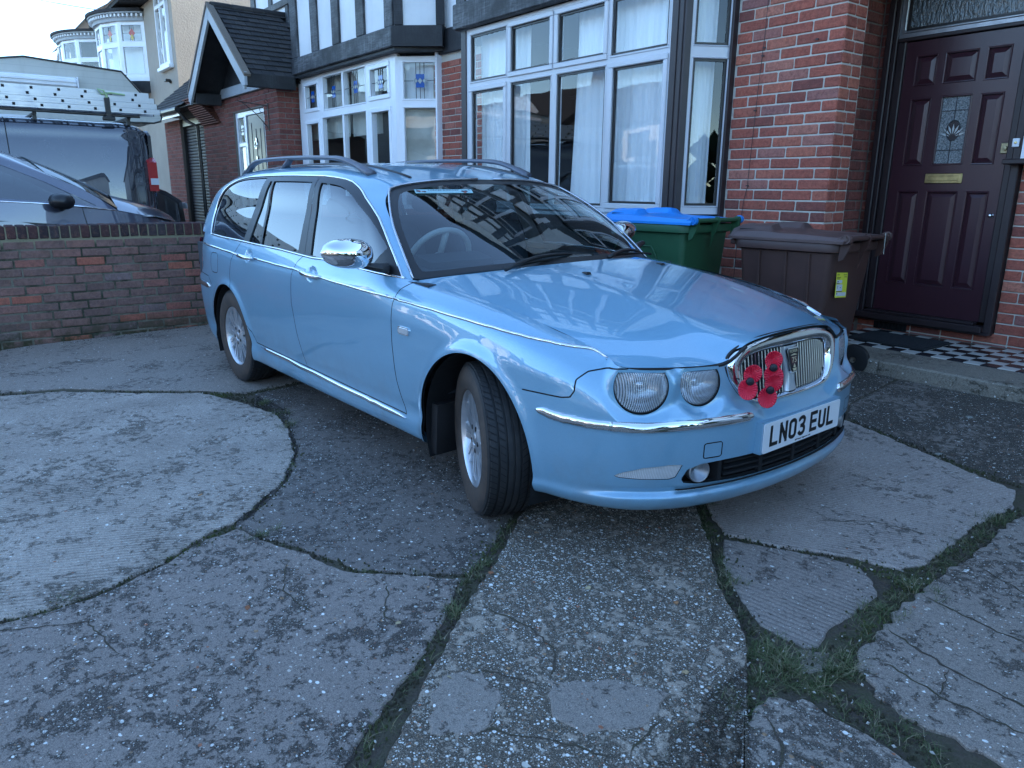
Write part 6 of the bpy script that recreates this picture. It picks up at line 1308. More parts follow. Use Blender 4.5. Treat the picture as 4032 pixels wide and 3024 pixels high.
# ---- windscreen
CWS = np.array([[(-.245, 0, .960), (-.275, .3, .953), (-.385, .56, .934), (-.515, .772, .905)], [(-.43, 0, 1.075), (-.46, .3, 1.068), (-.545, .545, 1.05), (-.645, .745, 1.018)], [(-.62, 0, 1.182), (-.65, .3, 1.175), (-.715, .53, 1.158), (-.785, .706, 1.125)],
                [(-.82, 0, 1.272), (-.845, .3, 1.265), (-.89, .50, 1.248), (-.925, .640, 1.222)], [(-1.0, 0, 1.335), (-1.02, .3, 1.329), (-1.042, .49, 1.308), (-1.035, .575, 1.287)]], float)
GW_ = bicubic(CWS, 60, 60); ws = Patch(GW_)
if ws.N[30 * 60 + 20][2] < 0: ws = Patch(GW_, True)
uvw = lambda V: np.minimum(np.minimum(V[:, 2] - (.985 - .05 * (V[:, 1] / .75) ** 2), 9), 9)
edgeP = np.array([GW_[i, -1] for i in range(60)])
def wsd(V):
    top = np.interp(V[:, 1], GW_[-1, :, 1], GW_[-1, :, 2]) - V[:, 2]; bot = V[:, 2] - np.interp(V[:, 1], GW_[0, :, 1], GW_[0, :, 2]); sdd = np.interp(V[:, 2], edgeP[:, 2], edgeP[:, 1]) - V[:, 1]
    k = .05; a = np.stack([top / .45 - .035 / .45 * .6, bot / .45 - .042, sdd - .030], 0); m_ = a.min(0); return m_ - k * np.log(np.exp(-(a - m_) / k).sum(0)) * .35
ws.cut(wsd); C3 = ws.cent(); fr3 = wsd(C3) < 0
mesh_from([ws.emit(~fr3), ws.emit(~fr3, mirror=True)], 'windscreen', 'car_glass', CAR); mesh_from([ws.emit(fr3, .0), ws.emit(fr3, .0, mirror=True)], 'windscreen_border', 'frame_black', CAR)
simple('bright_strip', (.55, .57, .62), .22, .8)
b = MB(); e = [tuple(v) for v in edgeP[::4]] + [tuple(GW_[-1, j]) for j in range(58, -1, -6)]
for s in (-1, 1): b.tube([(v[0] + .004, s * (v[1] + .004), v[2] + .006) for v in e], .006, 6)
b.build('windscreen_moulding', 'bright_strip', CAR, smooth=True, fix=False)
b = MB()
for s in (-1, 1): b.grid([[(x, s * w, z) for (x, w, z) in ((-.24, 0, .955), (-.27, .3, .948), (-.38, .56, .928), (-.51, .765, .898))], [(x, s * w, z) for (x, w, z) in ((-.10, 0, .945), (-.13, .3, .932), (-.28, .54, .905), (-.50, .73, .868))]])
b.build('cowl_panel', 'black_plastic', CAR)
for (x0, y0, x1, y1, nm) in ((-.20, -.50, -.31, .06, 'a'), (-.16, .10, -.42, .64, 'b')):
    zf = lambda x, y, h: float(np.interp(abs(y), [0, .3, .56, .77], [.960, .953, .934, .905])) + h
    w_ = empty('wiper'); w_.parent = CAR; b = MB(); b.tube([(x0 + (x1 - x0) * t_, y0 + (y1 - y0) * t_, zf(0, y0 + (y1 - y0) * t_, .022 + .02 * math.sin(t_ * 3.1))) for t_ in np.linspace(0, 1, 9)], [.012, .012, .011, .010, .009, .008, .007, .006, .005], 6); b.build('wiper_arm', 'black_plastic', w_, smooth=True)
    b = MB(); b.tube([(x0 - .035 + (x1 - x0 + .03) * t_, y0 + .02 + (y1 - y0) * 1.05 * t_, zf(0, y0 + (y1 - y0) * t_, .020)) for t_ in np.linspace(.12, 1.08, 9)], .006, 5); b.build('wiper_blade', 'black_rubber', w_, smooth=True)
# ---- bonnet
CBN = np.array([[(-.13, 0, .975), (-.155, .2, .970), (-.20, .35, .960), (-.30, .55, .940), (-.40, .67, .922), (-.49, .765, .903)],
 [(.1, 0, .950), (.09, .2, .946), (.08, .35, .936), (.04, .53, .908), (0, .65, .884), (-.03, .748, .862)], [(.38, 0, .907), (.375, .19, .903), (.37, .34, .892), (.35, .51, .863), (.34, .63, .838), (.33, .722, .813)],
 [(.62, 0, .858), (.615, .18, .854), (.61, .31, .843), (.59, .47, .812), (.56, .595, .790), (.52, .700, .768)], [(.78, 0, .820), (.775, .16, .817), (.77, .29, .804), (.745, .43, .765), (.69, .57, .744), (.60, .700, .740)],
 [(.880, 0, .796), (.878, .15, .793), (.872, .27, .777), (.852, .385, .722), (.785, .545, .717), (.672, .690, .717)]], float)
GB = bicubic(CBN, 90, 80)
# soft ridges that run forward to the grille shoulders
u_ = np.linspace(0, 1, 90)[:, None]; v_ = GB[:, :, 1]; rid = .34 - .02 * u_; GB[:, :, 2] += .0045 * np.exp(-((v_ - rid) / .05) ** 2) * (.3 + .7 * u_) * (1 - .9 * sst(.93, 1, u_))
bon = Patch(GB); 
if bon.N[40 * 80 + 20][2] < 0: bon = Patch(GB, True)
bon.cut(lambda V: np.maximum(sd_poly(V[:, YZ], closed(GRO * np.array([1.01, 1]) + np.array([0, .004]))), np.where(V[:, 0] > .80, -9, 9)))
C4 = bon.cent(); bh = (sd_poly(C4[:, YZ], closed(GRO * np.array([1.01, 1]) + np.array([0, .004]))) < 0) & (C4[:, 0] > .80)
mesh_from([bon.emit(~bh), bon.emit(~bh, mirror=True)], 'bonnet', 'car_blue', CAR); bm_ = mesh_from([bon.emit(~bh, -.012), bon.emit(~bh, -.012, mirror=True)], 'bonnet_inner', 'black_matt', CAR)
b = MB()
for s in (-1, 1):
    b.tube([(v[0], s * (v[1] + .002), v[2] - .0055) for v in GB[::6, -1]], .005, 5); b.tube([(v[0] + .003, s * v[1], v[2] - .008) for v in GB[-1, 34::4]], .0065, 5)
b.build('bonnet_gap', 'gasket', CAR, fix=False)
for (x, y) in ((.06, -.27), (.035, .24)):
    i = np.argmin((GB[:, :, 0] - x) ** 2 + (GB[:, :, 1] - abs(y)) ** 2); z = GB.reshape(-1, 3)[i, 2]
    b = MB(); b.add([(-.026, 0, 0), (.020, -.014, 0), (.022, .014, 0), (.016, -.010, .010), (.018, .010, .010), (-.004, 0, .008)], [(0, 1, 3, 5), (0, 5, 4, 2), (1, 2, 4, 3), (3, 4, 5)]); b.build('washer_jet', 'black_plastic', CAR, loc=(x, y, z + .001), rot=(0, R(8), 0))
# ---- grille
grl = empty('grille'); grl.parent = CAR
GO, GI_ = closed(GRO), closed(GRI); tq = np.linspace(0, 1, 73)[:-1]
def resamp(P, n):
    Q = np.vstack([P, P[:1]]); L = np.concatenate([[0], np.cumsum(np.linalg.norm(np.diff(Q, axis=0), axis=1))]); return np.stack([np.interp(np.linspace(0, L[-1], n + 1)[:-1], L, Q[:, i]) for i in (0, 1)], 1)
A_, B2 = resamp(GO, 96), resamp(GI_, 96)
secs = []
for k in range(96):
    a, c_ = A_[k], B2[k]; sec = []
    for (t_, dx) in ((-.02, -.045), (0.0, -.012), (.10, .006), (.34, .012), (.70, .008), (.88, .0), (.98, -.014), (1.0, -.040)):
        q = a + (c_ - a) * t_; sec.append((gx(q[0], q[1]) + dx, q[0], q[1]))
    secs.append(sec)
b = MB(); b.grid(secs, closed_u=True); b.build('grille_surround', 'chrome', grl, smooth=True)
b = MB(); b.tube([(gx(q[0], q[1]) - .004, q[0] * 1.012, q[1] + (.004 if q[1] > .67 else -.004)) for q in A_], .0055, 6, closed=True); b.build('grille_seal', 'gasket', grl, smooth=True, fix=False)
b = MB(); b.grid([[(gx(q[0], q[1]) - .055, q[0], q[1]) for q in np.vstack([GI_, GI_[:1]])], [(gx(0, .65) - .055, 0, .65)] * (len(GI_) + 1)]); b.build('grille_back', 'black_matt', grl)
topz = lambda w: float(np.interp(w, GRI[:GRI[:, 0].argmax() + 1, 0], GRI[:GRI[:, 0].argmax() + 1, 1])); botz = lambda w: float(np.interp(w, GRI[GRI[:, 0].argmax():, 0][::-1], GRI[GRI[:, 0].argmax():, 1][::-1]))
for s in (-1, 1):
    for k in range(13):
        w = .050 + k * .0185
        if w > .282: break
        z0, z1 = botz(w) + .002, topz(w) - .002; b = MB(); secs = []
        for z in np.linspace(z0, z1, 7):
            x = gx(w, z) - .014; secs.append([(x - .012, s * w - .0020, z), (x - .002, s * w - .0034, z), (x, s * w, z), (x - .002, s * w + .0034, z), (x - .012, s * w + .0020, z)])
        b.grid(secs); b.build('grille_bar', 'steel_bright' if 'steel_bright' in M else simple('steel_bright', (.42, .44, .47), .28, .9), grl, smooth=False)
b = MB(); secs = []
for z, hw in ((.568, .034), (.60, .026), (.64, .026), (.68, .036), (.72, .048), (.736, .050)): x = gx(0, z) - .006; secs.append([(x - .02, -hw, z), (x - .003, -hw + .003, z), (x, -hw * .5, z), (x, hw * .5, z), (x - .003, hw - .003, z), (x - .02, hw, z)])
b.grid(secs); b.build('grille_centre', 'satin_silver' if 'satin_silver' in M else simple('satin_silver', (.52, .55, .58), .3, .6), grl, smooth=True)
bz = .683; bx = gx(0, bz) + .001; tiltb = -math.atan(.16)
bd = empty('badge_root', (bx, 0, bz)); bd.parent = grl; bd.rotation_euler = (0, tiltb, 0)
COL.objects.unlink(bd); bpy.data.objects.remove(bd)
TB_ = Matrix.Translation((bx, 0, bz)) @ Matrix.Rotation(tiltb, 4, 'Y')
def shield(sc_): return [(-.034 * sc_, .047 * sc_), (.034 * sc_, .047 * sc_), (.038 * sc_, .038 * sc_), (.036 * sc_, .028 * sc_), (.022 * sc_, -.040 * sc_), (.016 * sc_, -.048 * sc_), (-.016 * sc_, -.048 * sc_), (-.022 * sc_, -.040 * sc_), (-.036 * sc_, .028 * sc_), (-.038 * sc_, .038 * sc_)]
b = MB(); b.prism(shield(1.0), -.004, .004, 'x', 0, TB_); b.prism(shield(.90), .0035, .0052, 'x', 1, TB_)
b.prism([(-.022, .014), (.022, .014), (.018, -.012), (.006, -.020), (-.006, -.020), (-.018, -.012)], .0050, .0058, 'x', 2, TB_)
# little longship: hull, sail and pennant
b.prism([(-.013, -.030), (.013, -.030), (.009, -.040), (-.009, -.040)], .005, .0066, 'x', 3, TB_); b.prism([(-.008, -.027), (.008, -.027), (.0, -.012)], .005, .0066, 'x', 3, TB_); b.prism([(-.022, .018), (.022, .018), (.018, .0205), (.004, .0235), (-.004, .0235), (-.018, .0205)], .005, .0064, 'x', 3, TB_)
simple('badge_maroon', (.06, .012, .018), .3); simple('badge_gold', (.72, .62, .42), .3, .6)
bo = b.build('badge', ['chrome', 'plate_black', 'badge_maroon', 'badge_gold'], grl)
RX = Matrix.Rotation(R(90), 4, 'Z') @ Matrix.Rotation(R(90), 4, 'X')
def fit_text(name, body, w, h, mat, parent, mtx, ext=.0008, bold=0.0):
    o = text_part(name, body, 1.0, mat, parent, (0, 0, 0), (0, 0, 0), ext=0.0005, bold=bold, matrix=mtx); me = o.data; co = np.array([v.co[:] for v in me.vertices]); mn, mx = co.min(0), co.max(0)
    for v in me.vertices: v.co.x = (v.co.x - (mn[0] + mx[0]) / 2) / (mx[0] - mn[0]) * w; v.co.y = (v.co.y - (mn[1] + mx[1]) / 2) / (mx[1] - mn[1]) * h; v.co.z = (ext if v.co.z > 0 else 0)
    return o
fit_text('badge_letters', 'ROVER', .052, .0105, 'badge_gold', grl, TB_ @ Matrix.Translation((.0052, 0, .034)) @ RX); fit_text('badge_digits', '75', .030, .020, 'badge_gold', grl, TB_ @ Matrix.Translation((.0060, 0, .001)) @ RX)
# ---- number plate
pl = empty('number_plate'); pl.parent = CAR; PX = .965; pz = .443
b = MB(); b.prism(rrect(0, pz, .26, .0555, .008), PX - .004, PX, 'x'); b.build('plate', 'plate_white', pl); MP = Matrix.Translation((PX + .0004, -.003, pz + .004)) @ RX
def arc(cx, cy, rx, ry, a0, a1, n=9): return [(cx + rx * math.cos(R(a)), cy + ry * math.sin(R(a))) for a in np.linspace(a0, a1, n)]
CW, CHH, SW = .050, .079, .0140; hw_, hh_ = (CW - SW) / 2, (CHH - SW) / 2
GLY = {'L': [[(-hw_, hh_), (-hw_, -hh_), (hw_, -hh_)]], 'N': [[(-hw_, -hh_), (-hw_, hh_), (hw_, -hh_), (hw_, hh_)]], 'E': [[(hw_, hh_), (-hw_, hh_), (-hw_, -hh_), (hw_, -hh_)], [(-hw_, 0), (hw_ * .8, 0)]],
       'U': [[(-hw_, hh_), (-hw_, -hh_ + .012)] + arc(0, -hh_ + .012, hw_, .012, 180, 360) + [(hw_, hh_)]], '0': [arc(0, hh_ - .012, hw_, .012, 0, 180) + arc(0, -hh_ + .012, hw_, .012, 180, 360) + [(hw_, hh_ - .012)]],
       '3': [[(-hw_, hh_ - .008)] + arc(0, hh_ - .013, hw_, .013, 160, 0) + arc(-.002, .013, hw_, .012, -10, -80, 5) + [(-.006, 0)], [(-.002, 0)] + arc(0, -.014, hw_, .013, 70, 0, 5) + arc(0, -hh_ + .013, hw_, .013, 0, -160)]}
cx_ = -.219 + CW / 2
for ch in 'LN03 EUL':
    if ch == ' ': cx_ += .033 - .011; continue
    b = MB()
    for ln in GLY[ch]:
        for k, (p, q) in enumerate(zip(ln[:-1], ln[1:])):
            d = Vector((q[0] - p[0], q[1] - p[1])); 
            if d.length < 1e-6: continue
            n_ = Vector((-d.y, d.x)).normalized() * SW / 2; e = d.normalized() * (SW / 2 if len(ln) < 6 else SW * .22); P0 = Vector(p) - (e if k == 0 or len(ln) < 6 else e * .6); Q0 = Vector(q) + (e if k == len(ln) - 2 or len(ln) < 6 else e * .6)
            if ch == 'N' and k == 1: n_ *= 1.05; P0, Q0 = Vector(p) + Vector((-.002, .0)), Vector(q) + Vector((.002, .0))
            b.prism([tuple(P0 + n_), tuple(P0 - n_), tuple(Q0 - n_), tuple(Q0 + n_)], 0, .0008 + k * .00002, 'z')
    o = b.build('plate_letter', 'plate_black', pl, fix=False); o.matrix_local = MP @ Matrix.Translation((cx_, 0, 0)); cx_ += CW + .011
fit_text('maker_line', 'AJF Motor Engineers Ltd', .105, .008, 'plate_black', pl, Matrix.Translation((PX + .0004, .0, pz - .0465)) @ RX)
b = MB(); b.prism([(-.270, .386), (-.268, .505), (.268, .505), (.270, .386)], .90, PX - .0045, 'x'); b.build('plate_plinth', 'car_blue', pl)
# ---- lower intake, fog lamps, indicators
b = MB(); secs = []
full = [(-p[0], p[1]) for p in INT[1:-1][::-1]]
yy = np.linspace(-.57, .57, 40); bk = lambda y: float(np.interp(abs(y), o2[:NF, 1], o2[:NF, 0])) - .075
b.grid([[(bk(y), y, z) for y in yy] for z in (.27, .42)]); b.grid([[(bk(y), y, .296) for y in yy], [(bk(y) + .068, y, .292) for y in yy]]); b.grid([[(bk(y), y, .396) for y in yy], [(bk(y) + .066, y, .396) for y in yy]]); b.build('intake_liner', 'black_matt', CAR)
itk = empty('lower_intake'); itk.parent = CAR
for z in (.318, .341, .364):
    b = MB(); y2 = np.linspace(-.38, .38, 24); b.grid([[(bk(y) + dx, y, z + dz) for (dx, dz) in ((.018, -.004), (.050, -.004), (.053, 0), (.050, .004), (.018, .004))] for y in y2]); b.build('intake_slat', 'black_matt', itk)
for y in (-.40, -.20, 0, .20, .40): b = MB(); b.box(bk(y) + .01, bk(y) + .056, y - .010, y + .010, .297, .392, c=.003); b.build('intake_divider', 'black_matt', itk)
for s in (-1, 1):
    n_ = Vector((.93, s * .36, 0)).normalized(); c0 = Vector((.866, s * .487, .350)); q = n_.to_track_quat('Z', 'Y').to_matrix().to_4x4(); T = Matrix.Translation(c0) @ q; f_ = empty('fog_lamp'); f_.parent = CAR
    b = MB(); b.lathe([(.040, -.04), (.041, .002), (.037, .005), (.035, .001)], 28, T=T); b.build('bezel', 'steel_dull', f_, smooth=True); b = MB(); b.lathe([(.001, -.030), (.018, -.024), (.036, -.001)], 28, T=T); b.build('reflector', 'steel_dull', f_, smooth=True); b = MB(); b.lathe([(.001, .010), (.015, .009), (.028, .006), (.036, .001)], 28, T=T); b.build('lens', 'lamp_glass', f_, smooth=True)
ind = Patch(RING) if not ring.flip else Patch(RING, True)
ind.cut(f_ind); CI = ind.cent(); mi_ = f_ind(CI) < 0
t = NT('indicator_lens'); c = t.coord(); wv1 = t.n('ShaderNodeTexWave', Vector=c, Scale=70.0, _bands_direction='Y').outputs[1]; wv2 = t.n('ShaderNodeTexWave', Vector=c, Scale=70.0, _bands_direction='Z').outputs[1]
M['indicator_lens'] = t.done(t.bsdf(t.mix(t.math('MULTIPLY', wv1, wv2), (.50, .50, .50), (.95, .95, .95)), .12, .1, t.bump(t.math('MULTIPLY', wv1, wv2), .8, .003), Coat_Weight=1.0))
for mir in (False, True): mesh_from([ind.emit(mi_, -.004, mirror=mir)], 'indicator', 'indicator_lens', CAR)
# ---- headlamps
for s in (-1, 1):
    for (c_, n_, r_, top, nm) in ((LO, LON, LOR, .706, 'outer'), (LI, LIN, LIR, .704, 'inner')):
        n2 = Vector((n_.x, s * n_.y, n_.z)); V = ring.V; d = ((V - np.array(c_)) ** 2).sum(1); 
        c0 = LC[nm[0]].copy(); c0.y *= s; c0 -= n2 * .009; zax = n2; xax = Vector((0, 0, 1)).cross(zax).normalized(); yax = zax.cross(xax); T = Matrix.Identity(4); T.col[0][:3] = xax; T.col[1][:3] = yax; T.col[2][:3] = zax; T.col[3][:3] = c0
        h_ = empty('headlamp'); h_.parent = CAR; flat = top - c_[2]
        def clip(b_, lim):
            Ti = T.inverted(); o = []
            for v in b_.v: l_ = Ti @ Vector(v); l_.y = min(l_.y, lim); o.append(tuple(T @ l_))
            b_.v = o; return b_
        b = MB(); b.lathe([(.001, -.055), (r_ * .45, -.048), (r_ * .8, -.028), (r_ * .97, -.004)], 48, T=T); clip(b, flat - .004).build('reflector', 'lens_reflector', h_, smooth=True)
        b = MB(); b.lathe([(r_ * (1 - (k / 8)) * .965 + .0005, .020 * (1 - (1 - k / 8) ** 2)) for k in range(9)], 48, T=T); clip(b, flat - .004).build('lens', 'fluted_lens', h_, smooth=True)
        b = MB(); b.lathe([(r_ * .955, -.006), (r_ * .965, .003), (r_ * .99, .005), (r_ * 1.01, -.002), (r_ * 1.02, -.02)], 48, T=T, closed=False); clip(b, flat).build('bezel', 'gasket', h_, smooth=True)
        b = MB(); b.lathe([(.001, .012), (r_ * .22, .010), (r_ * .26, -.02), (.001, -.05)], 20, T=Matrix.Translation(-n2 * .03) @ T); clip(b, flat - .01).build('bulb_cap', 'lens_reflector', h_, smooth=True)
# ---- handles, side repeater, mirrors, rails
for s, k in ((-1, 0), (1, 1)):
    for (hx, hz, nm) in ((-1.365, .858, 'front_door'), (-2.285, .884, 'rear_door')):
        p, n = surf(x=hx, z=hz); w0 = p[1] + .012
        if nm == 'rear_door': w0 = .878
        b = MB(); b.tube([(hx + dx, s * (w0 + dy), hz - dx * .022 + 0) for dx, dy in ((-.118, .004), (-.108, .012), (-.075, .022), (0, .028), (.075, .024), (.105, .012), (.115, .004))], [.006, .011, .0135, .0135, .0135, .010, .006], 10); b.build('door_handle', 'chrome', PARTS[nm][k], smooth=True)
        if nm == 'front_door' and s < 0: b = MB(); b.lathe([(.001, -.012), (.012, -.010), (.015, -.002), (.015, .008)], 18, axis='y', T=Matrix.Translation((hx - .095, s * (w0 + .008), hz + .002))); b.build('key_barrel', 'chrome', PARTS[nm][k], smooth=True)
    p, n = surf(x=-.417, z=.703); b = MB(); b.prism(rrect(-.417, .703, .045, .0175, .012), s * (p[1] - .004), s * (p[1] + .006), 'y', 0); b.prism(rrect(-.417, .703, .038, .012, .008), s * (p[1] + .004), s * (p[1] + .0085), 'y', 1); b.build('side_repeater', ['chrome', 'indicator_lens'], CAR)
    mr = empty('door_mirror'); mr.parent = CAR; cx, cw, cz = (-.715, .985, 1.018) if s < 0 else (-.87, .94, 1.03)
    P2 = []
    for i in range(15):
        th = -1 + 2 * i / 14; row = []; ww = math.sqrt(max(0, 1 - abs(th) ** 2.4))
        for j in range(17):
            ph = -math.pi / 2 + math.pi * j / 16; a = math.cos(ph) ** .8 if abs(math.cos(ph)) > 1e-6 else 0; z = math.sin(ph)
            row.append((cx + .085 * ww * a - .02 * th, s * (cw + .115 * th + .006), cz + .066 * ww * z * (1 - .12 * th) + .006 * th))
        P2.append(row)
    b = MB(); b.grid(P2); b.build('mirror_shell', 'chrome', mr, smooth=True)
    b = MB(); b.prism([(cw + .006 + .108 * math.cos(a), cz + .060 * math.sin(a)) for a in np.linspace(0, 6.283, 28)[:-1]], cx - .014, cx - .002, 'x') ; b.v = [(v[0], s * v[1], v[2]) for v in b.v]; b.build('mirror_back', 'black_plastic', mr)
    b = MB(); b.tube([(-.66, s * .815, .945), (-.675, s * .86, .950), (-.70, s * .91, .962), (-.71, s * .96, .972)], [.040, .032, .026, .022], 12, flat=.62); b.build('mirror_arm', 'black_plastic', mr, smooth=True)
    rl = empty('roof_rail'); rl.parent = CAR
    rp = catmull([(-3.14, .520, 1.380), (-3.05, .528, 1.408), (-2.93, .535, 1.447), (-2.75, .54, 1.466), (-2.3, .545, 1.470), (-1.85, .545, 1.462), (-1.60, .542, 1.448), (-1.43, .538, 1.412), (-1.28, .535, 1.366)], 6)
    rr_ = [.030 if q[0] < -3.08 or q[0] > -1.38 else (.020 if -2.8 < q[0] < -1.7 else .024) for q in rp]
    b = MB(); b.tube([(q[0], s * q[1], q[2]) for q in rp], rr_, 10, flat=.62); b.build('rail_bar', 'satin_grey', rl, smooth=True)
    b = MB(); b.tube([(-2.42, s * .54, 1.398), (-2.36, s * .542, 1.43), (-2.30, s * .543, 1.462)], [.03, .024, .022], 8, flat=.5); b.build('rail_foot', 'satin_grey', rl, smooth=True)
    b = MB(); ch = [bicubic(CB_, 120, 150)[int(119 * 3.35 / 5), j] for j in range(0, 150, 5)]
    b.tube([(v[0], s * (v[1] - .0), v[2] + .001) for v in ch], .0085, 6); b.build('roof_channel', 'car_black_trim', CAR, smooth=True, fix=False)
# ---- wheels
def make_wheel():
    r = empty('wheel'); b = MB(); W = .104; RT = .317
    prof = [(.196, -.088), (.204, -.098), (.236, -.107), (.268, -.106), (.292, -.099)]; n = 96
    b.lathe(prof, n, 1, axis='y'); b.lathe([(h[0], -h[1]) for h in prof], n, 1, axis='y')
    pr = [(.292, -.099), (.303, -.093)]
    for (a, c_) in ((-.088, -.062), (-.055, -.030), (-.023, -.004), (.004, .023), (.030, .055), (.062, .088)):
        ra_ = RT - .0022 * (a / .09) ** 2 * 3; rb_ = RT - .0022 * (c_ / .09) ** 2 * 3; pr += [(ra_ - .007, a - .0005), (ra_, a + .001), (rb_, c_ - .001), (rb_ - .007, c_ + .0005)]
    pr += [(.303, .093), (.292, .099)]; b.lathe(pr, n, 0, axis='y')
    ty = b.build('tyre', ['tyre', 'tyre_wall'], r, smooth=False, auto=R(32))
    b = MB()
    for k in range(72):
        a0 = 2 * math.pi * k / 72
        for (y0, y1, sk, rr_) in ((-.094, -.064, .035, .3145), (-.053, -.032, .03, .3175), (.032, .053, -.03, .3175), (.064, .094, -.035, .3145)):
            T1 = Matrix.Rotation(a0, 4, 'Y'); w = .0017; b.add([(-w, y0, rr_ - .002), (w, y0, rr_ - .002), (w + sk * .5, y1, rr_ - .002), (-w + sk * .5, y1, rr_ - .002), (-w, y0, rr_ + .0006), (w, y0, rr_ + .0006), (w + sk * .5, y1, rr_ + .0004), (-w + sk * .5, y1, rr_ + .0004)], [(4, 5, 6, 7), (0, 1, 5, 4), (3, 2, 6, 7)], 0, T1)
    sp_ = b.build('tread_sipe', 'black_matt', ty, fix=False); sp_['kind'] = 'stuff'
    b = MB(); b.lathe([(.150, .02), (.176, -.03), (.182, -.070), (.186, -.083), (.196, -.092), (.204, -.090), (.204, -.075), (.190, -.06), (.186, .05)], 72, axis='y'); b.lathe([(.001, -.030), (.12, -.030), (.178, -.02)], 40, 1, axis='y'); b.build('rim', ['alloy', 'black_matt'], r, smooth=False, auto=R(35))
    sp = MB()
    for k in range(10):
        T1 = Matrix.Rotation(2 * math.pi * k / 10, 4, 'Y')
        for sg in (-1, 1):
            sp2 = MB(); a, c_ = (sg * .004, sg * .030); lo, hi = sorted((a, c_)); l2, h2_ = sorted((sg * .005, sg * .024))
            sp.add([(l2, -.074, .062), (h2_, -.074, .062), (h2_, -.040, .062), (l2, -.040, .062), (lo, -.078, .188), (hi, -.075, .188), (hi, -.05, .188), (lo, -.05, .188)], [(0, 1, 5, 4), (1, 2, 6, 5), (3, 0, 4, 7), (2, 3, 7, 6)], 0, T1)
        sp.add([(-.006, -.066, .07), (.006, -.066, .07), (.006, -.070, .187), (-.006, -.070, .187)], [(0, 1, 2, 3)], 0, T1)
    sp.lathe([(.001, -.074), (.030, -.076), (.034, -.080), (.060, -.079), (.078, -.070), (.080, -.05)], 48, axis='y')
    sp.build('spokes', 'alloy', r, fix=True, auto=R(30))
    for k in range(5):
        a = 2 * math.pi * k / 5 + .3; b = MB(); b.lathe([(.001, -.0795), (.0105, -.0805), (.0115, -.074)], 14, axis='y', T=Matrix.Translation((.052 * math.sin(a), 0, .052 * math.cos(a)))); b.build('wheel_bolt', 'black_matt', r, smooth=True)
    b = MB(); b.lathe([(.001, -.083), (.022, -.082), (.026, -.078)], 24, axis='y'); b.build('hub_cap', 'steel_dull', r, smooth=True); return r
def copy_tree(o, parent=None):
    c_ = o.copy(); COL.objects.link(c_); c_.parent = parent
    for ch in [x for x in bpy.data.objects if x.parent == o]: copy_tree(ch, c_)
    return c_
w0 = make_wheel()
wh = [w0] + [copy_tree(w0) for _ in range(3)]
for o, (x, y, rz, ro) in zip(wh, ((.045, -.760, R(-23), .2), (-2.705, -.757, 0, .5), (.045, .760, R(180 - 21), .9), (-2.705, .757, R(180), 1.3))):
    o.parent = CAR; o.location = (x, y, .317); o.rotation_euler = (0, ro, rz); o.rotation_mode = 'YXZ' if False else 'XYZ'
    o.rotation_euler = (Matrix.Rotation(rz, 3, 'Z') @ Matrix.Rotation(ro, 3, 'Y')).to_euler()
# ---- cabin
itn = empty('cabin'); itn.parent = CAR
b = MB(); b.prism([(-.52, .865), (-.64, .915), (-.80, .925), (-.86, .88), (-.84, .6), (-.52, .6)], -.70, .70, 'y'); b.prism([(-.70, .95), (-.84, .98), (-.87, .92), (-.70, .92)], -.56, -.18, 'y'); b.build('dashboard', 'dash', itn)
b = MB(); ct = Vector((-.90, -.385, .93)); ax = Vector((-.88, 0, .47)).normalized(); u1 = Vector((0, 1, 0)); u2 = ax.cross(u1)
b.tube([tuple(ct + u1 * math.cos(a) * .185 + u2 * math.sin(a) * .185) for a in np.linspace(0, 6.283, 40)[:-1]], .0155, 8, closed=True)
for a in (0, 3.1416, 4.71): b.tube([tuple(ct), tuple(ct + (u1 * math.cos(a) + u2 * math.sin(a)) * .18)], .016, 6)
b.lathe([(.001, .02), (.05, .015), (.06, -.01), (.03, -.04)], 20, T=Matrix.Translation(ct) @ ax.to_track_quat('Z', 'Y').to_matrix().to_4x4()); b.tube([tuple(ct), (-.70, -.385, .84)], .03, 8); b.build('steering_wheel', 'wheel_leather', itn, smooth=True)
def seat(x, y, w=.26, rear=False):
    o = empty('seat'); o.parent = itn
    def cushion(prof, hw, name):
        b = MB(); secs = []
        for t_ in np.linspace(-1, 1, 9): k = 1 - .10 * abs(t_) ** 4; secs.append([(px, y + hw * t_, pz) for (px, pz) in [(cxp + (p[0] - cxp) * k, czp + (p[1] - czp) * k) for p in prof for cxp, czp in [(sum(q[0] for q in prof) / len(prof), sum(q[1] for q in prof) / len(prof))]]])
        b.grid([s_ + [s_[0]] for s_ in secs]); n = len(prof) + 1; b.f += [tuple(range(n - 1)), tuple(range(8 * n, 8 * n + n - 1))]; b.mi += [0, 0]; b.build(name, 'seat_cloth', o, smooth=True)
    cushion([(x + .28, .52), (x + .30, .58), (x + .2, .62), (x - .2, .57), (x - .25, .5), (x, .46)], w, 'cushion')
    cushion([(x - .16, .55), (x - .13, .70), (x - .22, 1.02), (x - .30, 1.10), (x - .36, 1.06), (x - .33, .8), (x - .26, .55)], w, 'backrest')
    for hy in ((0,) if not rear else (-.18, .18)):
        b = MB(); T = Matrix.Translation((x - .33, y + hy, 1.175)) @ Matrix.Diagonal((.050, .115, .062, 1)); b.lathe([(math.sin(a) ** .6, -math.cos(a)) for a in np.linspace(.001, 3.14, 12)], 18, T=T); b.build('headrest', 'seat_cloth', o, smooth=True)
seat(-1.22, -.385); seat(-1.22, .385); seat(-2.08, -.33, .33, True); seat(-2.08, .33, .33, True)
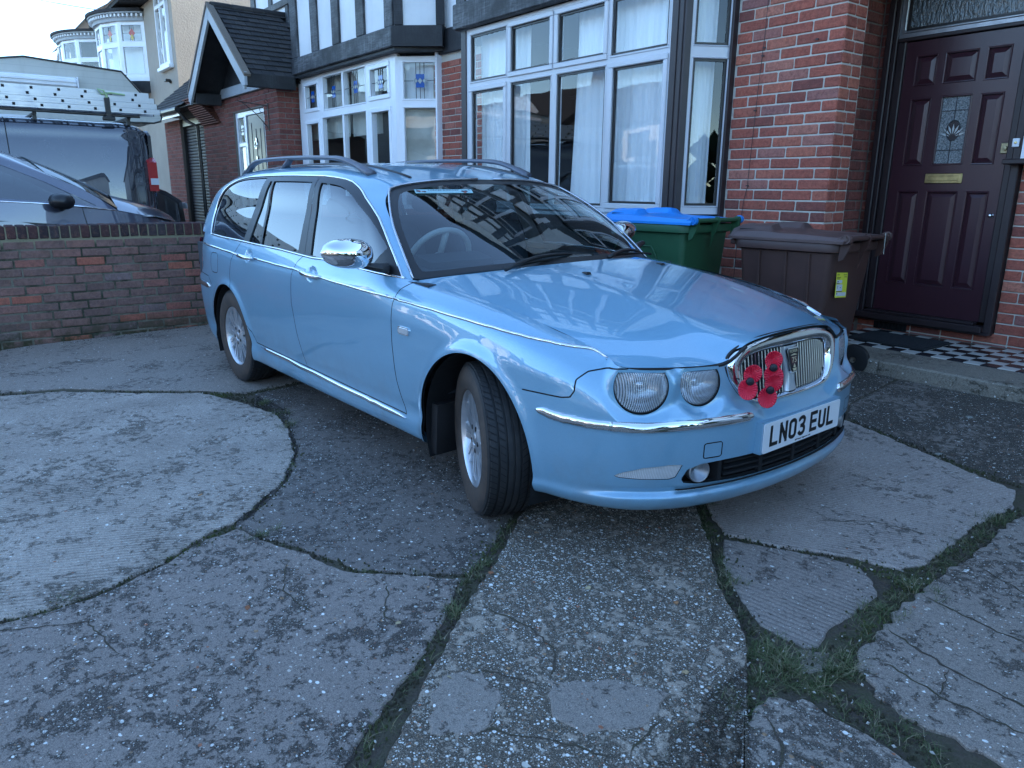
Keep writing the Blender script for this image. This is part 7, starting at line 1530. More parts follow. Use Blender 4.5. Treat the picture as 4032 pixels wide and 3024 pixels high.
b = MB(); b.box(-3.5, -.3, -.78, .78, .42, .46); b.box(-3.5, -.35, -.80, -.76, .46, .90); b.box(-3.5, -.35, .76, .80, .46, .90); b.box(-3.3, -2.45, -.70, .70, .90, .915); b.build('cabin_floor', 'dash', itn)
b = MB(); b.box(-.99, -.965, -.13, .13, 1.225, 1.285, c=.01); b.tube([(-.96, 0, 1.27), (-.94, 0, 1.30)], .012, 6); b.build('rear_view_mirror', 'black_plastic', itn)
# tailgate
CT = np.array([[(-3.37, 0, 1.395), (-3.38, .26, 1.385), (-3.42, .47, 1.345), (-3.50, .565, 1.28)], [(-3.53, 0, 1.18), (-3.54, .3, 1.175), (-3.57, .52, 1.16), (-3.60, .655, 1.14)], [(-3.70, 0, .99), (-3.70, .3, .99), (-3.69, .55, .988), (-3.66, .70, .985)]], float)
tg_ = Patch(bicubic(CT, 30, 30)); 
if tg_.N[200][0] > 0: tg_ = Patch(bicubic(CT, 30, 30), True)
ft = lambda V: sd_poly(V[:, YZ], rrect(0, 1.18, .53, .145, .08)); tg_.cut(ft); ctg = ft(tg_.cent()) < 0
mesh_from([tg_.emit(~ctg), tg_.emit(~ctg, mirror=True)], 'tailgate', 'car_blue', CAR); mesh_from([tg_.emit(ctg), tg_.emit(ctg, mirror=True)], 'rear_window', 'car_glass', CAR)
b = MB()
for s in (-1, 1): b.add([(-3.56, s * .80, .73), (-3.66, s * .70, .73), (-3.74, s * .62, .73), (-3.52, s * .785, .93), (-3.62, s * .70, .93), (-3.70, s * .60, .93)], [(0, 1, 4, 3), (1, 2, 5, 4)])
b.v = [(x - .012, y * 1.018, z) for x, y, z in b.v]; b.v = [(x + .03, y * .975, z) for x, y, z in b.v]; b.build('tail_lamp', 'red_lens', CAR)
# windscreen stickers
def ws_frame(y, z, off=.003):
    V = ws.V; i = np.argmin((V[:, 1] - abs(y)) ** 2 + (V[:, 2] - z) ** 2); p, n = V[i], ws.N[i]; s = -1 if y < 0 else 1; n = Vector((n[0], s * n[1], n[2])); up = (Vector((0, 0, 1)) - n * n.z).normalized(); xa = up.cross(n); m4 = Matrix.Identity(4); m4.col[0][:3] = xa; m4.col[1][:3] = up; m4.col[2][:3] = n; m4.col[3][:3] = Vector((p[0], s * p[1], p[2])) + n * off; return m4
simple('sticker_aqua', (.34, .55, .58), .4); simple('sticker_ink', (.05, .035, .06), .5); simple('sticker_flower', (.35, .10, .07), .5)
ms = ws_frame(-.35, 1.278, .003); ms = ms @ Matrix.Rotation(R(0), 4, 'Z'); b = MB(); b.box(-.148, .148, -.022, .022, -.0008, .0008)
st = b.build('screen_sticker', 'sticker_aqua', CAR); st.matrix_local = ms; st['label'] = 'pale sticker at the top of the windscreen reading FORCES SUPPORT'
fit_text('sticker_letters', 'FORCES SUPPORT', .16, .012, 'sticker_ink', CAR, ms @ Matrix.Translation((0, .010, .001)), ext=.0004)
b = MB(); r7 = random.Random(3)
for s in (-1, 1):
    for k in range(5): cx, cy, r_ = s * .115 + r7.uniform(-.022, .022), -.008 + r7.uniform(-.008, .010), r7.uniform(.005, .009); b.prism([(cx + r_ * math.cos(a), cy + r_ * math.sin(a)) for a in np.linspace(0, 6.283, 9)[:-1]], .001, .0016 + k * .0002, 'z', k % 2)
fo = b.build('sticker_print', ['sticker_ink', 'sticker_flower'], CAR); fo.matrix_local = ms
for x_ in (-.135, .135): fit_text('sticker_initials', 'fs', .014, .012, 'sticker_ink', CAR, ms @ Matrix.Translation((x_, .013, .001)), ext=.0004)
b = MB(); b.box(-.045, .045, -.03, .03, -.0006, .0006); so = b.build('screen_sticker', 'sticker_aqua', CAR); so.matrix_local = ws_frame(.56, 1.13, -.004); so['label'] = 'small pale permit low on the far side of the windscreen'

# ---- poppies tied to the grille
def poppy(loc, tilt, roll, label, sc_=.90):
    o = empty('poppy', loc); o.rotation_euler = (0, tilt, R(-37)); b = None
    for (dy, dz, r_, a0, nm) in ((.006, .030, .0385, 0, 'p'), (-.006, -.030, .0415, 1, 'q')):
        b = MB(); rowsP = []; n = 88
        for i in range(7):
            t_ = i / 6; row = []
            for k in range(n):
                a = 2 * math.pi * k / n; rib = math.cos(a * 22) * .0020 * t_; q = r_ * t_
                yy_, zz_ = q * math.cos(a) * .92, q * math.sin(a) * .98
                # ribs fan out from the flower centre
                row.append((.004 + .017 * t_ ** 2 * (.55 + .45 * math.sin(a) * (1 if dz > 0 else -1)) + rib + (.003 if a0 else 0), dy + yy_, dz + zz_))
            rowsP.append(row + [row[0]])
        b.grid(rowsP); T = Matrix.Rotation(roll, 4, 'X'); b.v = [tuple(T @ Vector(v)) for v in b.v]; m_ = b.build('petal', 'poppy_red', o, smooth=False, auto=R(60)); sm = m_.modifiers.new('thickness', 'SOLIDIFY'); sm.thickness = .0012
    b = MB(); b.lathe([(.001, .019), (.010, .0185), (.0150, .016), (.0158, .012), (.0158, .002)], 24, axis='x'); b.build('centre_button', 'poppy_black', o, smooth=False, auto=R(40))
    b = MB(); b.tube([(0, 0, 0), (-.05, .005, .0)], .003, 6); b.build('stem', 'poppy_black', o); o.scale = (sc_,) * 3; return tag(o, label, 'poppy', 'poppies on the car grille')
def carpt(x, y, z): return CARM @ Vector((x, y, z))
bpy.context.view_layer.update(); CARM = CAR.matrix_world.copy()
poppy(carpt(.925, -.320, .660), R(-4), R(-4), 'lower left red poppy near the headlamp side of the grille')
poppy(carpt(.935, -.198, .692), R(-4), R(14), 'highest red poppy, nearest the grille badge')
poppy(carpt(.945, -.222, .617), R(0), R(-8), 'lowest red poppy hanging over the bottom edge of the grille')
# ================================================================ wheelie bins
simple('bin_green', (.026, .100, .045), .48, nscale=5, namp=.12, bump=.12, bscale=240); simple('bin_blue', (.018, .26, .74), .42, nscale=5, namp=.08, bump=.1, bscale=240)
simple('bin_brown', (.062, .028, .022), .48, nscale=5, namp=.15, bump=.12, bscale=240); simple('bin_brown_lid', (.105, .062, .055), .42, nscale=5, namp=.15, bump=.1, bscale=240)
simple('label_yellow', (.72, .70, .05), .5); simple('label_white', (.62, .63, .66), .5)
def rr_sec(hx, hy, r, z, n=5, cx=0):
    return [(cx + p[0], p[1], z) for p in rrect(0, 0, hx, hy, r, n)]
def wheelie_bin(name, loc, rz, hs, body, lid, label):
    o = empty(name, loc, rz); tag(o, label, 'wheelie bin', 'wheelie bins by the house'); H = .93 * hs
    b = MB(); secs = []
    for z, hx, hy, cx in ((.03, .215, .235, -.01), (.06, .235, .245, -.01), (.30 * hs, .262, .256, -.005), (.60 * hs, .290, .268, 0), (.86 * hs, .312, .280, 0), (H, .318, .284, 0)): secs.append(rr_sec(hx, hy, .045, z, 6, cx) ); secs[-1].append(secs[-1][0])
    b.grid(secs); b.f.append(tuple(range(24))); b.mi.append(0); b.build('body', body, o, smooth=False, auto=R(30))
    for s in (-1, 1):
        for x in ((-.16, .02, .17) if lid != 'bin_blue' else ()): b = MB(); b.add([(x - .012, s * .262, .35 * hs), (x + .012, s * .262, .35 * hs), (x + .008, s * .284, .86 * hs), (x - .008, s * .284, .86 * hs), (x - .006, s * .268, .35 * hs), (x + .006, s * .268, .35 * hs), (x + .004, s * .292, .86 * hs), (x - .004, s * .292, .86 * hs)], [(0, 1, 5, 4), (3, 2, 6, 7), (4, 5, 6, 7), (0, 4, 7, 3), (1, 2, 6, 5)]); b.build('rib', body, o)
    if lid == 'bin_blue': b = MB(); b.tube([(-.16, -.270, .60 * hs), (-.16, -.278, .74 * hs), (-.13, -.281, .78 * hs), (.05, -.281, .78 * hs), (.09, -.279, .72 * hs), (.09, -.270, .58 * hs)], .006, 6); b.build('moulded_frame', body, o, smooth=True)
    b = MB(); P0 = rr_sec(.318, .284, .045, H - .045, 6); secs = []
    for (d, z) in ((0, H - .060), (.030, H - .050), (.034, H - .006), (.030, H), (.0, H + .002)): q = rr_sec(.318 + d, .284 + d, .05 + d, z, 6); secs.append(q + [q[0]])
    b.grid(secs); b.box(-.385, -.345, -.27, .27, H - .038, H - .004, c=.006); b.build('rim', body, o, smooth=False, auto=R(40))
    # hinge bar with lugs
    hz, hx = H + .030, .385; b = MB(); b.tube([(hx, -.285, hz), (hx, .285, hz)], .0155, 12)
    for y in (-.262, 0, .262): b.prism([(.345, H - .16), (.352, H + .01), (hx - .012, hz + .022), (hx + .012, hz + .020), (hx + .022, hz), (hx + .012, hz - .04), (.375, H - .06)], y - .010, y + .010, 'y') if abs(y) < .1 else b.prism([(.34, H - .10), (.345, H + .01), (hx - .014, hz + .022), (hx + .014, hz + .020), (hx + .024, hz), (hx + .014, hz - .05), (.37, H - .085)], y - .012, y + .012, 'y')
    b.build('hinge_bar', body, o, smooth=False, auto=R(35))
    # lid as a height field with two raised grips at the front and a sunk centre
    def lz(x, y):
        t_ = (x + .375) / .76; z = H + .022 + .040 * math.sin(min(1, max(0, (t_ + .08) * 1.05)) * 2.4) * .62
        z += .026 * (1 - sst(.20, .245, abs(y)) * .4) * sst(-.375, -.33, x) * (1 - sst(-.18, .02, x)) * .9
        for sy in (-1, 1): z += .036 * sst(.31, .27, np.array(0) + abs(x + .25) * 1.9) * float(1 - sst(.04, .085, abs(y - sy * .205)))
        z -= .010 * float((1 - sst(.13, .17, abs(y))) * sst(-.12, -.06, x) * (1 - sst(.24, .28, x))); return float(z)
    nx, ny = 44, 34; G_ = []
    for i in range(nx):
        x = -.375 + .755 * i / (nx - 1); hw = .318 * (1 - .03 * (1 - sst(-.375, -.34, x)))
        row = [(x, -hw - .004, H + .002), (x, -hw - .004, H + .018)]
        for j in range(ny): u = -1 + 2 * j / (ny - 1); yv = u * hw; e = min(1, (1 - abs(u)) / .05); row.append((x, yv, H + .018 + (lz(x, yv) - H - .018) * math.sin(e * 1.5708)))
        row += [(x, hw + .004, H + .018), (x, hw + .004, H + .002)]; G_.append(row)
    G_.insert(0, [(-.378, q[1], H + .002) for q in G_[0]]); b = MB(); b.grid(G_); l_ = b.build('lid', lid, o, smooth=False, auto=R(38))
    for sy in (-1, 1):
        b = MB(); b.tube([(-.372, sy * .215, H + .022), (-.365, sy * .212, H + .055), (-.335, sy * .208, H + .080), (-.27, sy * .205, H + .090), (-.20, sy * .20, H + .084), (-.13, sy * .20, H + .070)], [.018, .017, .016, .016, .020, .022], 8, flat=.55); b.build('grip', lid, l_, smooth=True)
        b = MB(); x0 = -.335; b.prism(rrect(-.262, H + .050, .058, .016, .008), sy * .205 - .068 if sy < 0 else sy * .205 + .050, sy * .205 - .050 if sy < 0 else sy * .205 + .068, 'y'); b.build('grip_slot', 'black_matt', l_)
        b = MB(); b.lathe([(.001, -.006), (.011, -.006), (.012, 0), (.019, 0), (.020, -.008), (.026, -.008), (.028, .0), (.028, .022), (.001, .022)], 20, axis='y', T=Matrix.Translation((hx, sy * .300, hz)) @ Matrix.Rotation(0 if sy < 0 else math.pi, 4, 'Z')); b.prism([(.335, H + .004), (.335, H + .030), (hx, hz + .026), (hx, hz - .02)], sy * .300 - .008, sy * .300 + .008, 'y'); b.build('lid_pivot', lid, l_, smooth=False, auto=R(35))
    for sy in (-1, 1):
        b = MB(); b.lathe([(.02, -.022), (.07, -.024), (.095, -.02), (.10, -.012), (.10, .012), (.095, .02), (.07, .024), (.02, .022)], 28, axis='y', T=Matrix.Translation((.285, sy * .27, .10))); b.build('wheel', 'black_rubber', o, smooth=False, auto=R(40))
    return o
g_bin = wheelie_bin('wheelie_bin', (-3.700, 4.240, gz(4.24)), R(6.5), 1.03, 'bin_green', 'bin_blue', 'dark green wheelie bin with bright blue lid in front of the bay window')
b_bin = wheelie_bin('wheelie_bin', (-2.735, 4.445, gz(4.44) - .01), R(5.6), .945, 'bin_brown', 'bin_brown_lid', 'brown wheelie bin with yellow label standing against the brick pier')
lb = empty('label'); lb.parent = b_bin; T = Matrix.Translation((.3085, -.115, .625)) @ Matrix.Rotation(R(-3.5), 4, 'Y') @ Matrix.Rotation(R(-4), 4, 'X')
b = MB(); b.box(-.001, .001, -.075, .075, -.075, .075, 0, T); b.box(.0009, .0016, -.068, .005, .012, .030, 1, T); b.box(.0009, .0016, -.068, .012, -.035, .004, 1, T); b.box(.0009, .0016, -.068, .066, -.066, -.044, 1, T)
for (y0, y1, z) in ((-.068, -.035, .060), (-.068, -.02, .045), (-.068, -.03, .036), (.02, .066, .060), (.03, .066, .048), (-.068, -.03, .008), (-.068, .01, -.040)): b.box(.0009, .0018, y0, y1, z, z + .004, 2, T)
for (y0, y1, z) in ((-.060, -.045, .018), (-.055, -.048, -.010), (-.055, -.048, -.020), (-.02, -.01, -.018), (-.062, -.05, -.055)): b.box(.0014, .0020, y0, y1, z, z + .006, 2, T)
b.build('sticker', ['label_yellow', 'label_white', 'frame_black'], lb)
b = MB(); b.tube([(.40, .22, .93), (.402, .222, .80)], .0025, 5); b.build('loose_string', 'blind_fabric', b_bin)

# ================================================================ vehicles on the neighbouring drive
paint('car_grey', (.060, .065, .095), (.10, .11, .15), .5, .32); paint('van_grey', (.014, .015, .024), (.03, .033, .05), .4, .25); paint('car_dark', (.018, .020, .026), (.04, .04, .05), .4, .3)
def simple_car(name, loc, rz, colour, label, LOW, UP, BON, glass_poly, extra):
    o = empty(name, loc, rz); tag(o, label, 'car'); ob_ = []
    for (C, nm, nu, nv) in ((LOW, 'body', 30, 90), (BON, 'bonnet', 30, 30)):
        G = bicubic(np.array(C, float), nu, nv); p = Patch(G)
        if p.N[(nu // 2) * nv + nv // 2] @ np.array([0, 1, .6]) < 0: p = Patch(G, True)
        allm = np.ones(len(p.T), bool)
        if nm == 'body' and 'arches' in extra:
            fs = [lambda V, a=a: np.where(V[:, 1] > .5, np.hypot(V[:, 0] - a[0], V[:, 2] - a[1]) - a[2], 9) for a in extra['arches']]
            for f in fs: p.cut(f)
            allm = np.ones(len(p.T), bool)
            for f in fs: allm &= f(p.cent()) > 0
        if nm == 'body' and 'gaps' in extra:
            hold = p
            for gl_ in extra['gaps']:
                f1 = lambda V, gl_=gl_: sd_line(V[:, XZ], gl_) - .004; k_ = np.array(gl_); p.cut(lambda V, k_=k_: np.where(np.abs(V[:, 2] - k_[:, 1].mean()) < 9, V[:, 0] - np.interp(V[:, 2], k_[:, 1], k_[:, 0]), 9)); p.cut(f1)
            allm = np.ones(len(p.T), bool)
            if 'arches' in extra:
                for f in fs: allm &= f(p.cent()) > 0
            gm = np.zeros(len(p.T), bool)
            for gl_ in extra['gaps']: gm |= sd_line(p.cent()[:, XZ], gl_) - .004 < 0
            mesh_from([p.emit(gm & allm, -.004), p.emit(gm & allm, -.004, mirror=True)], 'panel_gap', 'gasket', o); allm &= ~gm
        mesh_from([p.emit(allm), p.emit(allm, mirror=True)], nm, colour, o)
    G = bicubic(np.array(UP, float), 50, 90); p = Patch(G)
    if p.N[25 * 90 + 45] @ np.array([0, 1, .6]) < 0: p = Patch(G, True)
    fs = [lambda V, q=q: np.where(V[:, 1] > .45, sd_poly(V[:, XZ], q), 9) for q in glass_poly]
    for f in fs: p.cut(f)
    gm = np.zeros(len(p.T), bool)
    for f in fs: gm |= f(p.cent()) < 0
    mesh_from([p.emit(~gm), p.emit(~gm, mirror=True)], 'roof', colour, o); [mesh_from([p.emit(gm, -.004, mirror=q)], 'side_windows', 'car_glass_tint', o) for q in (False, True)]
    return o
BL = [(.25, 0)]
LOWG = [[(-2.9, .1, .30), (-2.85, .6, .28), (-2.6, .80, .26), (-1.5, .84, .24), (0, .84, .24), (.5, .80, .25), (.74, .62, .26), (.83, .3, .27), (.85, .0, .27)],
        [(-3.0, .1, .60), (-2.95, .65, .60), (-2.7, .86, .58), (-1.5, .90, .55), (0, .90, .55), (.5, .86, .56), (.78, .66, .56), (.88, .3, .56), (.90, .0, .56)],
        [(-2.95, .1, .95), (-2.9, .62, .95), (-2.65, .86, .93), (-1.5, .905, .90), (-.3, .90, .86), (.40, .84, .80), (.68, .66, .74), (.80, .3, .72), (.83, .0, .72)],
        [(-2.8, .1, 1.22), (-2.75, .60, 1.22), (-2.5, .82, 1.21), (-1.5, .87, 1.18), (-.24, .87, 1.112), (.37, .80, 1.005), (.64, .62, .93), (.76, .3, .88), (.79, .0, .87)]]
UPG = [[(-2.75, .60, 1.22), (-2.5, .82, 1.21), (-1.5, .87, 1.18), (-.9, .87, 1.155), (-.24, .87, 1.112), (.085, .84, 1.068)],
       [(-2.70, .56, 1.40), (-2.45, .73, 1.42), (-1.6, .76, 1.40), (-.95, .765, 1.36), (-.42, .76, 1.30), (-.16, .745, 1.25)],
       [(-2.60, .48, 1.58), (-2.35, .60, 1.62), (-1.6, .63, 1.65), (-1.1, .64, 1.62), (-.78, .64, 1.55), (-.46, .66, 1.41)],
       [(-2.55, .25, 1.64), (-2.3, .30, 1.68), (-1.6, .32, 1.71), (-1.15, .32, 1.69), (-.85, .32, 1.64), (-.62, .32, 1.56)], [(-2.55, 0, 1.65), (-2.3, 0, 1.69), (-1.6, 0, 1.72), (-1.15, 0, 1.70), (-.88, 0, 1.655), (-.66, 0, 1.58)]]
BONG = [[(.085, .84, 1.068), (.085, .5, 1.20), (.10, .2, 1.215), (.10, 0, 1.22)], [(.37, .80, 1.005), (.38, .5, 1.105), (.40, .2, 1.13), (.40, 0, 1.135)], [(.64, .62, .93), (.66, .4, .985), (.70, .2, 1.0), (.70, 0, 1.005)], [(.76, .3, .88), (.78, .2, .90), (.79, .1, .90), (.79, 0, .90)]]
gc = simple_car('parked_car', (-9.33, 1.40, -.01), R(90), 'car_grey', 'dark grey car behind the garden wall with its nose towards the houses', LOWG, UPG, BONG,
    [[(-.95, 1.19), (-.245, 1.13), (-.10, 1.115), (-.50, 1.335), (-.84, 1.49), (-.95, 1.50)], [(-2.3, 1.25), (-1.05, 1.195), (-1.05, 1.52), (-1.6, 1.56), (-2.2, 1.52)]], {'arches': [(0, .33, .37), (-2.2, .33, .37)], 'gaps': [[(-.20, .55), (-.205, .9), (-.232, 1.10)], [(-1.02, .5), (-1.03, 1.17)]]})
WSG = bicubic(np.array([[(.09, .82, 1.085), (.10, .4, 1.20), (.12, 0, 1.215)], [(-.20, .70, 1.28), (-.18, .4, 1.36), (-.16, 0, 1.37)], [(-.47, .645, 1.415), (-.58, .32, 1.555), (-.62, 0, 1.58)]], float), 24, 24)
p = Patch(WSG); m_ = np.ones(len(p.T), bool); mesh_from([p.emit(m_), p.emit(m_, mirror=True)], 'windscreen', 'car_glass_tint', gc)
b = MB(); b.tube([(-1.0, -.885, 1.165), (-.6, -.886, 1.14), (-.24, -.882, 1.108), (.07, -.850, 1.066)], .009, 6); b.build('window_strip', 'chrome', gc, smooth=True)
b = MB(); b.prism([(-2.4, .93), (-2.4, 1.0), (-.9, .985), (-.22, .925), (-.22, .90)], -.912, -.900, 'y'); b.build('side_moulding', 'car_black_trim', gc)
b = MB(); b.add([(.30, -.835, 1.0), (.42, -.815, .998), (.60, -.66, .955), (.70, -.45, .925), (.55, -.55, .985), (.38, -.70, 1.02)], [(0, 1, 5), (1, 2, 4, 5), (2, 3, 4)]); b.v = [(x, y - .012, z + .006) for x, y, z in b.v]; b.build('headlamp', 'indicator_lens', gc)
b = MB(); T = Matrix.Translation((-.42, -1.06, 1.160)) @ Matrix.Diagonal((.11, .13, .075, 1)); b.lathe([(max(.002, math.sin(a)) ** .75, -math.cos(a)) for a in np.linspace(.001, 3.14, 14)], 24, T=T); b.build('mirror_shell', 'car_black_trim', gc, smooth=True)
b = MB(); b.tube([(-.40, -.86, 1.12), (-.41, -.95, 1.10), (-.43, -1.05, 1.09)], [.04, .035, .03], 8, flat=.5); b.build('mirror_arm', 'black_plastic', gc, smooth=True)
for x in (0, -2.2):
    for s in (-1, 1): b = MB(); b.lathe([(.16, -.09), (.30, -.10), (.33, -.07), (.33, .07), (.30, .10)], 36, axis='y', T=Matrix.Translation((x, s * .78, .33))); b.build('wheel', 'black_rubber', gc, smooth=True)
b = MB(); b.box(-2.9, .7, -.5, .5, .2, .5); b.box(-2.6, -.2, -.6, .6, .5, .95); b.build('underbody', 'black_matt', gc)
# van
vn = empty('parked_van', (-10.8, 2.40, -.01)); tag(vn, 'dark grey panel van with ladders on its roof rack, tail lamp towards the garage', 'van')
def vsec(y, top, inn, n=1.0):     # half section going from sill to roof centre, x measured inwards from the near side
    return [(-.05 * n - inn, y, .30), (.0 - inn, y, .55), (.0 - inn, y, 1.0), (-.015 - inn, y, 1.30), (-.05 - inn, y, 1.60), (-.10 - inn, y, 1.85), (-.16 - inn, y, top - .04), (-.26 - inn, y, top), (-.6, y, top + .03), (-.98, y, top + .04)]
VS = np.array([vsec(-5.0, 1.2, .15), vsec(-4.6, 1.5, .05), vsec(-4.0, 2.0, 0), vsec(-2.0, 2.07, 0), vsec(-.6, 2.07, 0), vsec(-.22, 2.06, .0), vsec(-.08, 2.03, .03), vsec(-.01, 1.98, .14)], float)
G = bicubic(VS, 150, 90); flat_ = G.reshape(-1, 3)
pr = catmull([(-1.53, 1.985), (-.32, 2.003), (-.245, 1.955), (-.27, 1.66), (-.41, 1.475), (-.60, 1.452), (-1.35, 1.435), (-1.50, 1.47), (-1.56, 1.65)], 4)
d_ = sd_poly(flat_[:, [1, 2]], pr * np.array([1, .975]) + np.array([0, .045])); side_ok = flat_[:, 0] > -.2
pr2 = sd_poly(flat_[:, [1, 2]], rrect(-.72, 1.345, .30, .022, .02)); flat_[:, 0] += np.where(side_ok, -.022 * (1 - sst(-.030, .0, d_)) - .012 * (1 - sst(-.01, .008, pr2)), 0)
p = Patch(G); 
if p.N[75 * 90 + 30][0] < 0: p = Patch(G, True)
p.cut(lambda V: np.where(V[:, 0] > -.3, V[:, 1] + 1.575, 9)); p.cut(lambda V: np.where(V[:, 0] > -.3, np.abs(V[:, 1] + 1.575) - .006, 9)); c_ = p.cent(); vg = (np.abs(c_[:, 1] + 1.575) < .006) & (c_[:, 0] > -.3)
def emit_x(p, m, off, mir):
    V, N, T = p.emit(m, off); V = V * np.array([1, -1, 1]); N = N * np.array([1, -1, 1]); T = T[:, ::-1]
    if mir: V = V * np.array([-1, 1, 1]) + np.array([-1.96, 0, 0]); N = N * np.array([-1, 1, 1]); T = T[:, ::-1]
    return V, N, T
mesh_from([emit_x(p, ~vg, 0, 0), emit_x(p, ~vg, 0, 1)], 'body', 'van_grey', vn); mesh_from([emit_x(p, vg, -.006, 0)], 'panel_gap', 'gasket', vn)
b = MB(); b.prism([(-.14, .30), (-.14, 1.93), (-.30, 2.0), (-1.66, 2.0), (-1.82, 1.93), (-1.82, .30)], -.04, .0, 'y'); b.build('rear_doors', 'van_grey', vn)
b = MB(); b.prism([(-.135, 1.66), (-.02, 1.60), (-.02, 1.24), (-.135, 1.22)], -.10, .012, 'y', 0); b.prism([(-.135, 1.40), (-.01, 1.40), (-.01, 1.32), (-.135, 1.32)], -.08, .016, 'y', 1); b.build('tail_lamp', ['red_lens', 'white_lens'], vn)
b = MB(); b.box(-1.9, .02, -.10, .06, .35, .62, c=.03); b.build('rear_bumper', 'black_plastic', vn)
b = MB(); b.box(-1.7, -.3, -4.5, -.4, .25, .6); b.build('underbody', 'black_matt', vn)
for y in (-.85, -4.0):
    for x in (-.16, -1.8): b = MB(); b.lathe([(.15, -.10), (.30, -.11), (.34, -.08), (.34, .08), (.30, .11)], 30, axis='x', T=Matrix.Translation((x, y, .34))); b.build('wheel', 'black_rubber', vn, smooth=True)
rk = empty('roof_rack'); rk.parent = vn
for y in (-.22, -1.25, -2.4): b = MB(); b.box(-1.75, -.20, y - .02, y + .02, 2.125, 2.155, c=.006); b.box(-.32, -.24, y - .02, y + .02, 2.06, 2.125); b.box(-1.72, -1.64, y - .02, y + .02, 2.06, 2.125); b.build('rack_bar', 'frame_black', rk)
b = MB(); b.tube([(-.16, -2.6, 2.175), (-.16, -.10, 2.16)], .018, 8); b.build('rack_rail', 'frame_black', rk)
b = MB(); b.box(-.12, -.07, -.50, -.44, 2.09, 2.36, c=.006); b.box(-.13, -.06, -.54, -.40, 2.09, 2.14, c=.01); b.build('ladder_clamp', 'black_plastic', rk)
b = MB(); b.tube([(-.09, -.47, 2.38), (-.07, -.50, 2.44), (-.09, -.56, 2.455), (-.10, -.52, 2.40), (-.09, -.42, 2.42), (-.08, -.26, 2.405)], .012, 6); b.tube([(-.085, -.47, 2.42), (-.085, -.46, 2.22)], .014, 6); simple('strap_lime', (.35, .48, .25), .6); tag(b.build('tie_strap', 'strap_lime', loc=(-10.8, 2.40, -.01), fix=False), 'pale green strap knotted over the ladders on the van roof', 'strap')
def ladder(x, y0, y1, z, lab, w=.38, hole0=.1, sp=.283):
    o = empty('ladder', (x, y0, z)); tag(o, lab, 'ladder', 'ladder sections stacked on the van roof')
    for k in (0, 1):
        b = MB(); xs_ = -k * w; sgn = 1 if k == 0 else -1; b.prism([(xs_, -.031), (xs_, .031), (xs_ - sgn * .022, .031), (xs_ - sgn * .022, .024), (xs_ - sgn * .004, .024), (xs_ - sgn * .004, -.024), (xs_ - sgn * .022, -.024), (xs_ - sgn * .022, -.031)], 0, y1 - y0, 'y'); b.box(xs_ - .001 if k == 0 else xs_ - .003, xs_ + .003 if k == 0 else xs_ + .001, .0, y1 - y0, -.006, .006); b.box(min(xs_, xs_ - sgn * .024) , max(xs_, xs_ - sgn * .024) + .001, y1 - y0, y1 - y0 + .006, -.031, .031, 1); b.build('stile', ['aluminium', 'black_plastic'], o)
    n = int((y1 - y0) / sp)
    for k in range(n):
        y = hole0 + k * sp
        b = MB(); b.box(-w + .002, -.002, y - .014, y + .014, -.014, .014); b.build('rung', 'aluminium', o)
        b = MB(); b.box(.0005, .0035, y - .0155, y + .0155, -.0155, .0155, c=.001); b.build('rung_end', 'black_matt', o)
    return o
ladder(-10.90, -1.60, 2.535, 2.215, 'lowest of the four aluminium ladder sections on the van roof', hole0=.28); ladder(-10.905, -1.62, 2.505, 2.281, 'second aluminium ladder section up on the van roof', hole0=.24)
ladder(-10.91, -1.65, 2.48, 2.347, 'third aluminium ladder section up on the van roof', hole0=.20); ladder(-10.95, -1.68, 2.43, 2.411, 'topmost aluminium ladder section on the van roof', w=.34, hole0=.28)
# motorhome
t = NT('caravan_cream'); c = t.coord(); z = t.n('ShaderNodeSeparateXYZ', Vector=c).outputs[2]; ln = t.math('FRACT', t.math('MULTIPLY', z, 11.0)); gr_ = t.ramp(ln, [(0, 1.0), (.08, 0.0), (.92, 0.0), (1, 1.0)])
st = t.noise(t.map(c, (3, 3, .6)), 3, 4, .6); col = t.mix(t.ramp(st, [(.5, 0.0), (.8, .5)]), (.54, .53, .48), (.38, .37, .32))
M['caravan_cream'] = t.done(t.bsdf(t.mix(t.math('MULTIPLY', gr_, .35), col, (.3, .3, .28)), .45, 0, t.bump(gr_, -.4, .01)))
mh = empty('motorhome', (-13.8, 3.2, 0)); tag(mh, 'cream motorhome with sloping overcab and rolled awning behind the van', 'motorhome')
prof = [(-5.5, .5), (-5.5, 2.95), (-2.1, 3.075), (-1.80, 3.126), (-.5, 3.035), (-.25, 2.74), (.01, 2.44), (.03, 2.38), (.01, 2.32), (-.10, 2.285), (-.62, 2.275), (-.8, 2.2), (-.9, .5)]
b = MB(); b.prism(prof, -2.2, 0, 'x'); b.build('body', 'caravan_cream', mh)
b = MB(); b.tube([(.006, y, z) for y, z in prof[1:11]], .014, 6); b.build('edge_trim', 'frame_black', mh, fix=False)
b = MB(); b.box(0, .10, -5.0, -1.15, 2.735, 2.875, c=.02); b.box(.10, .115, -5.0, -1.16, 2.80, 2.83, c=.003); b.box(-.002, .11, -1.15, -1.13, 2.73, 2.885, c=.004); b.build('awning_case', 'upvc_white', mh)
b = MB(); b.box(.0, .014, -3.2, -1.75, 1.75, 2.30, c=.006); w__ = b.build('side_window', 'upvc_white', mh); b = MB(); b.box(.012, .02, -3.1, -1.85, 1.82, 2.23, c=.004); b.build('pane', 'car_black_trim', w__)
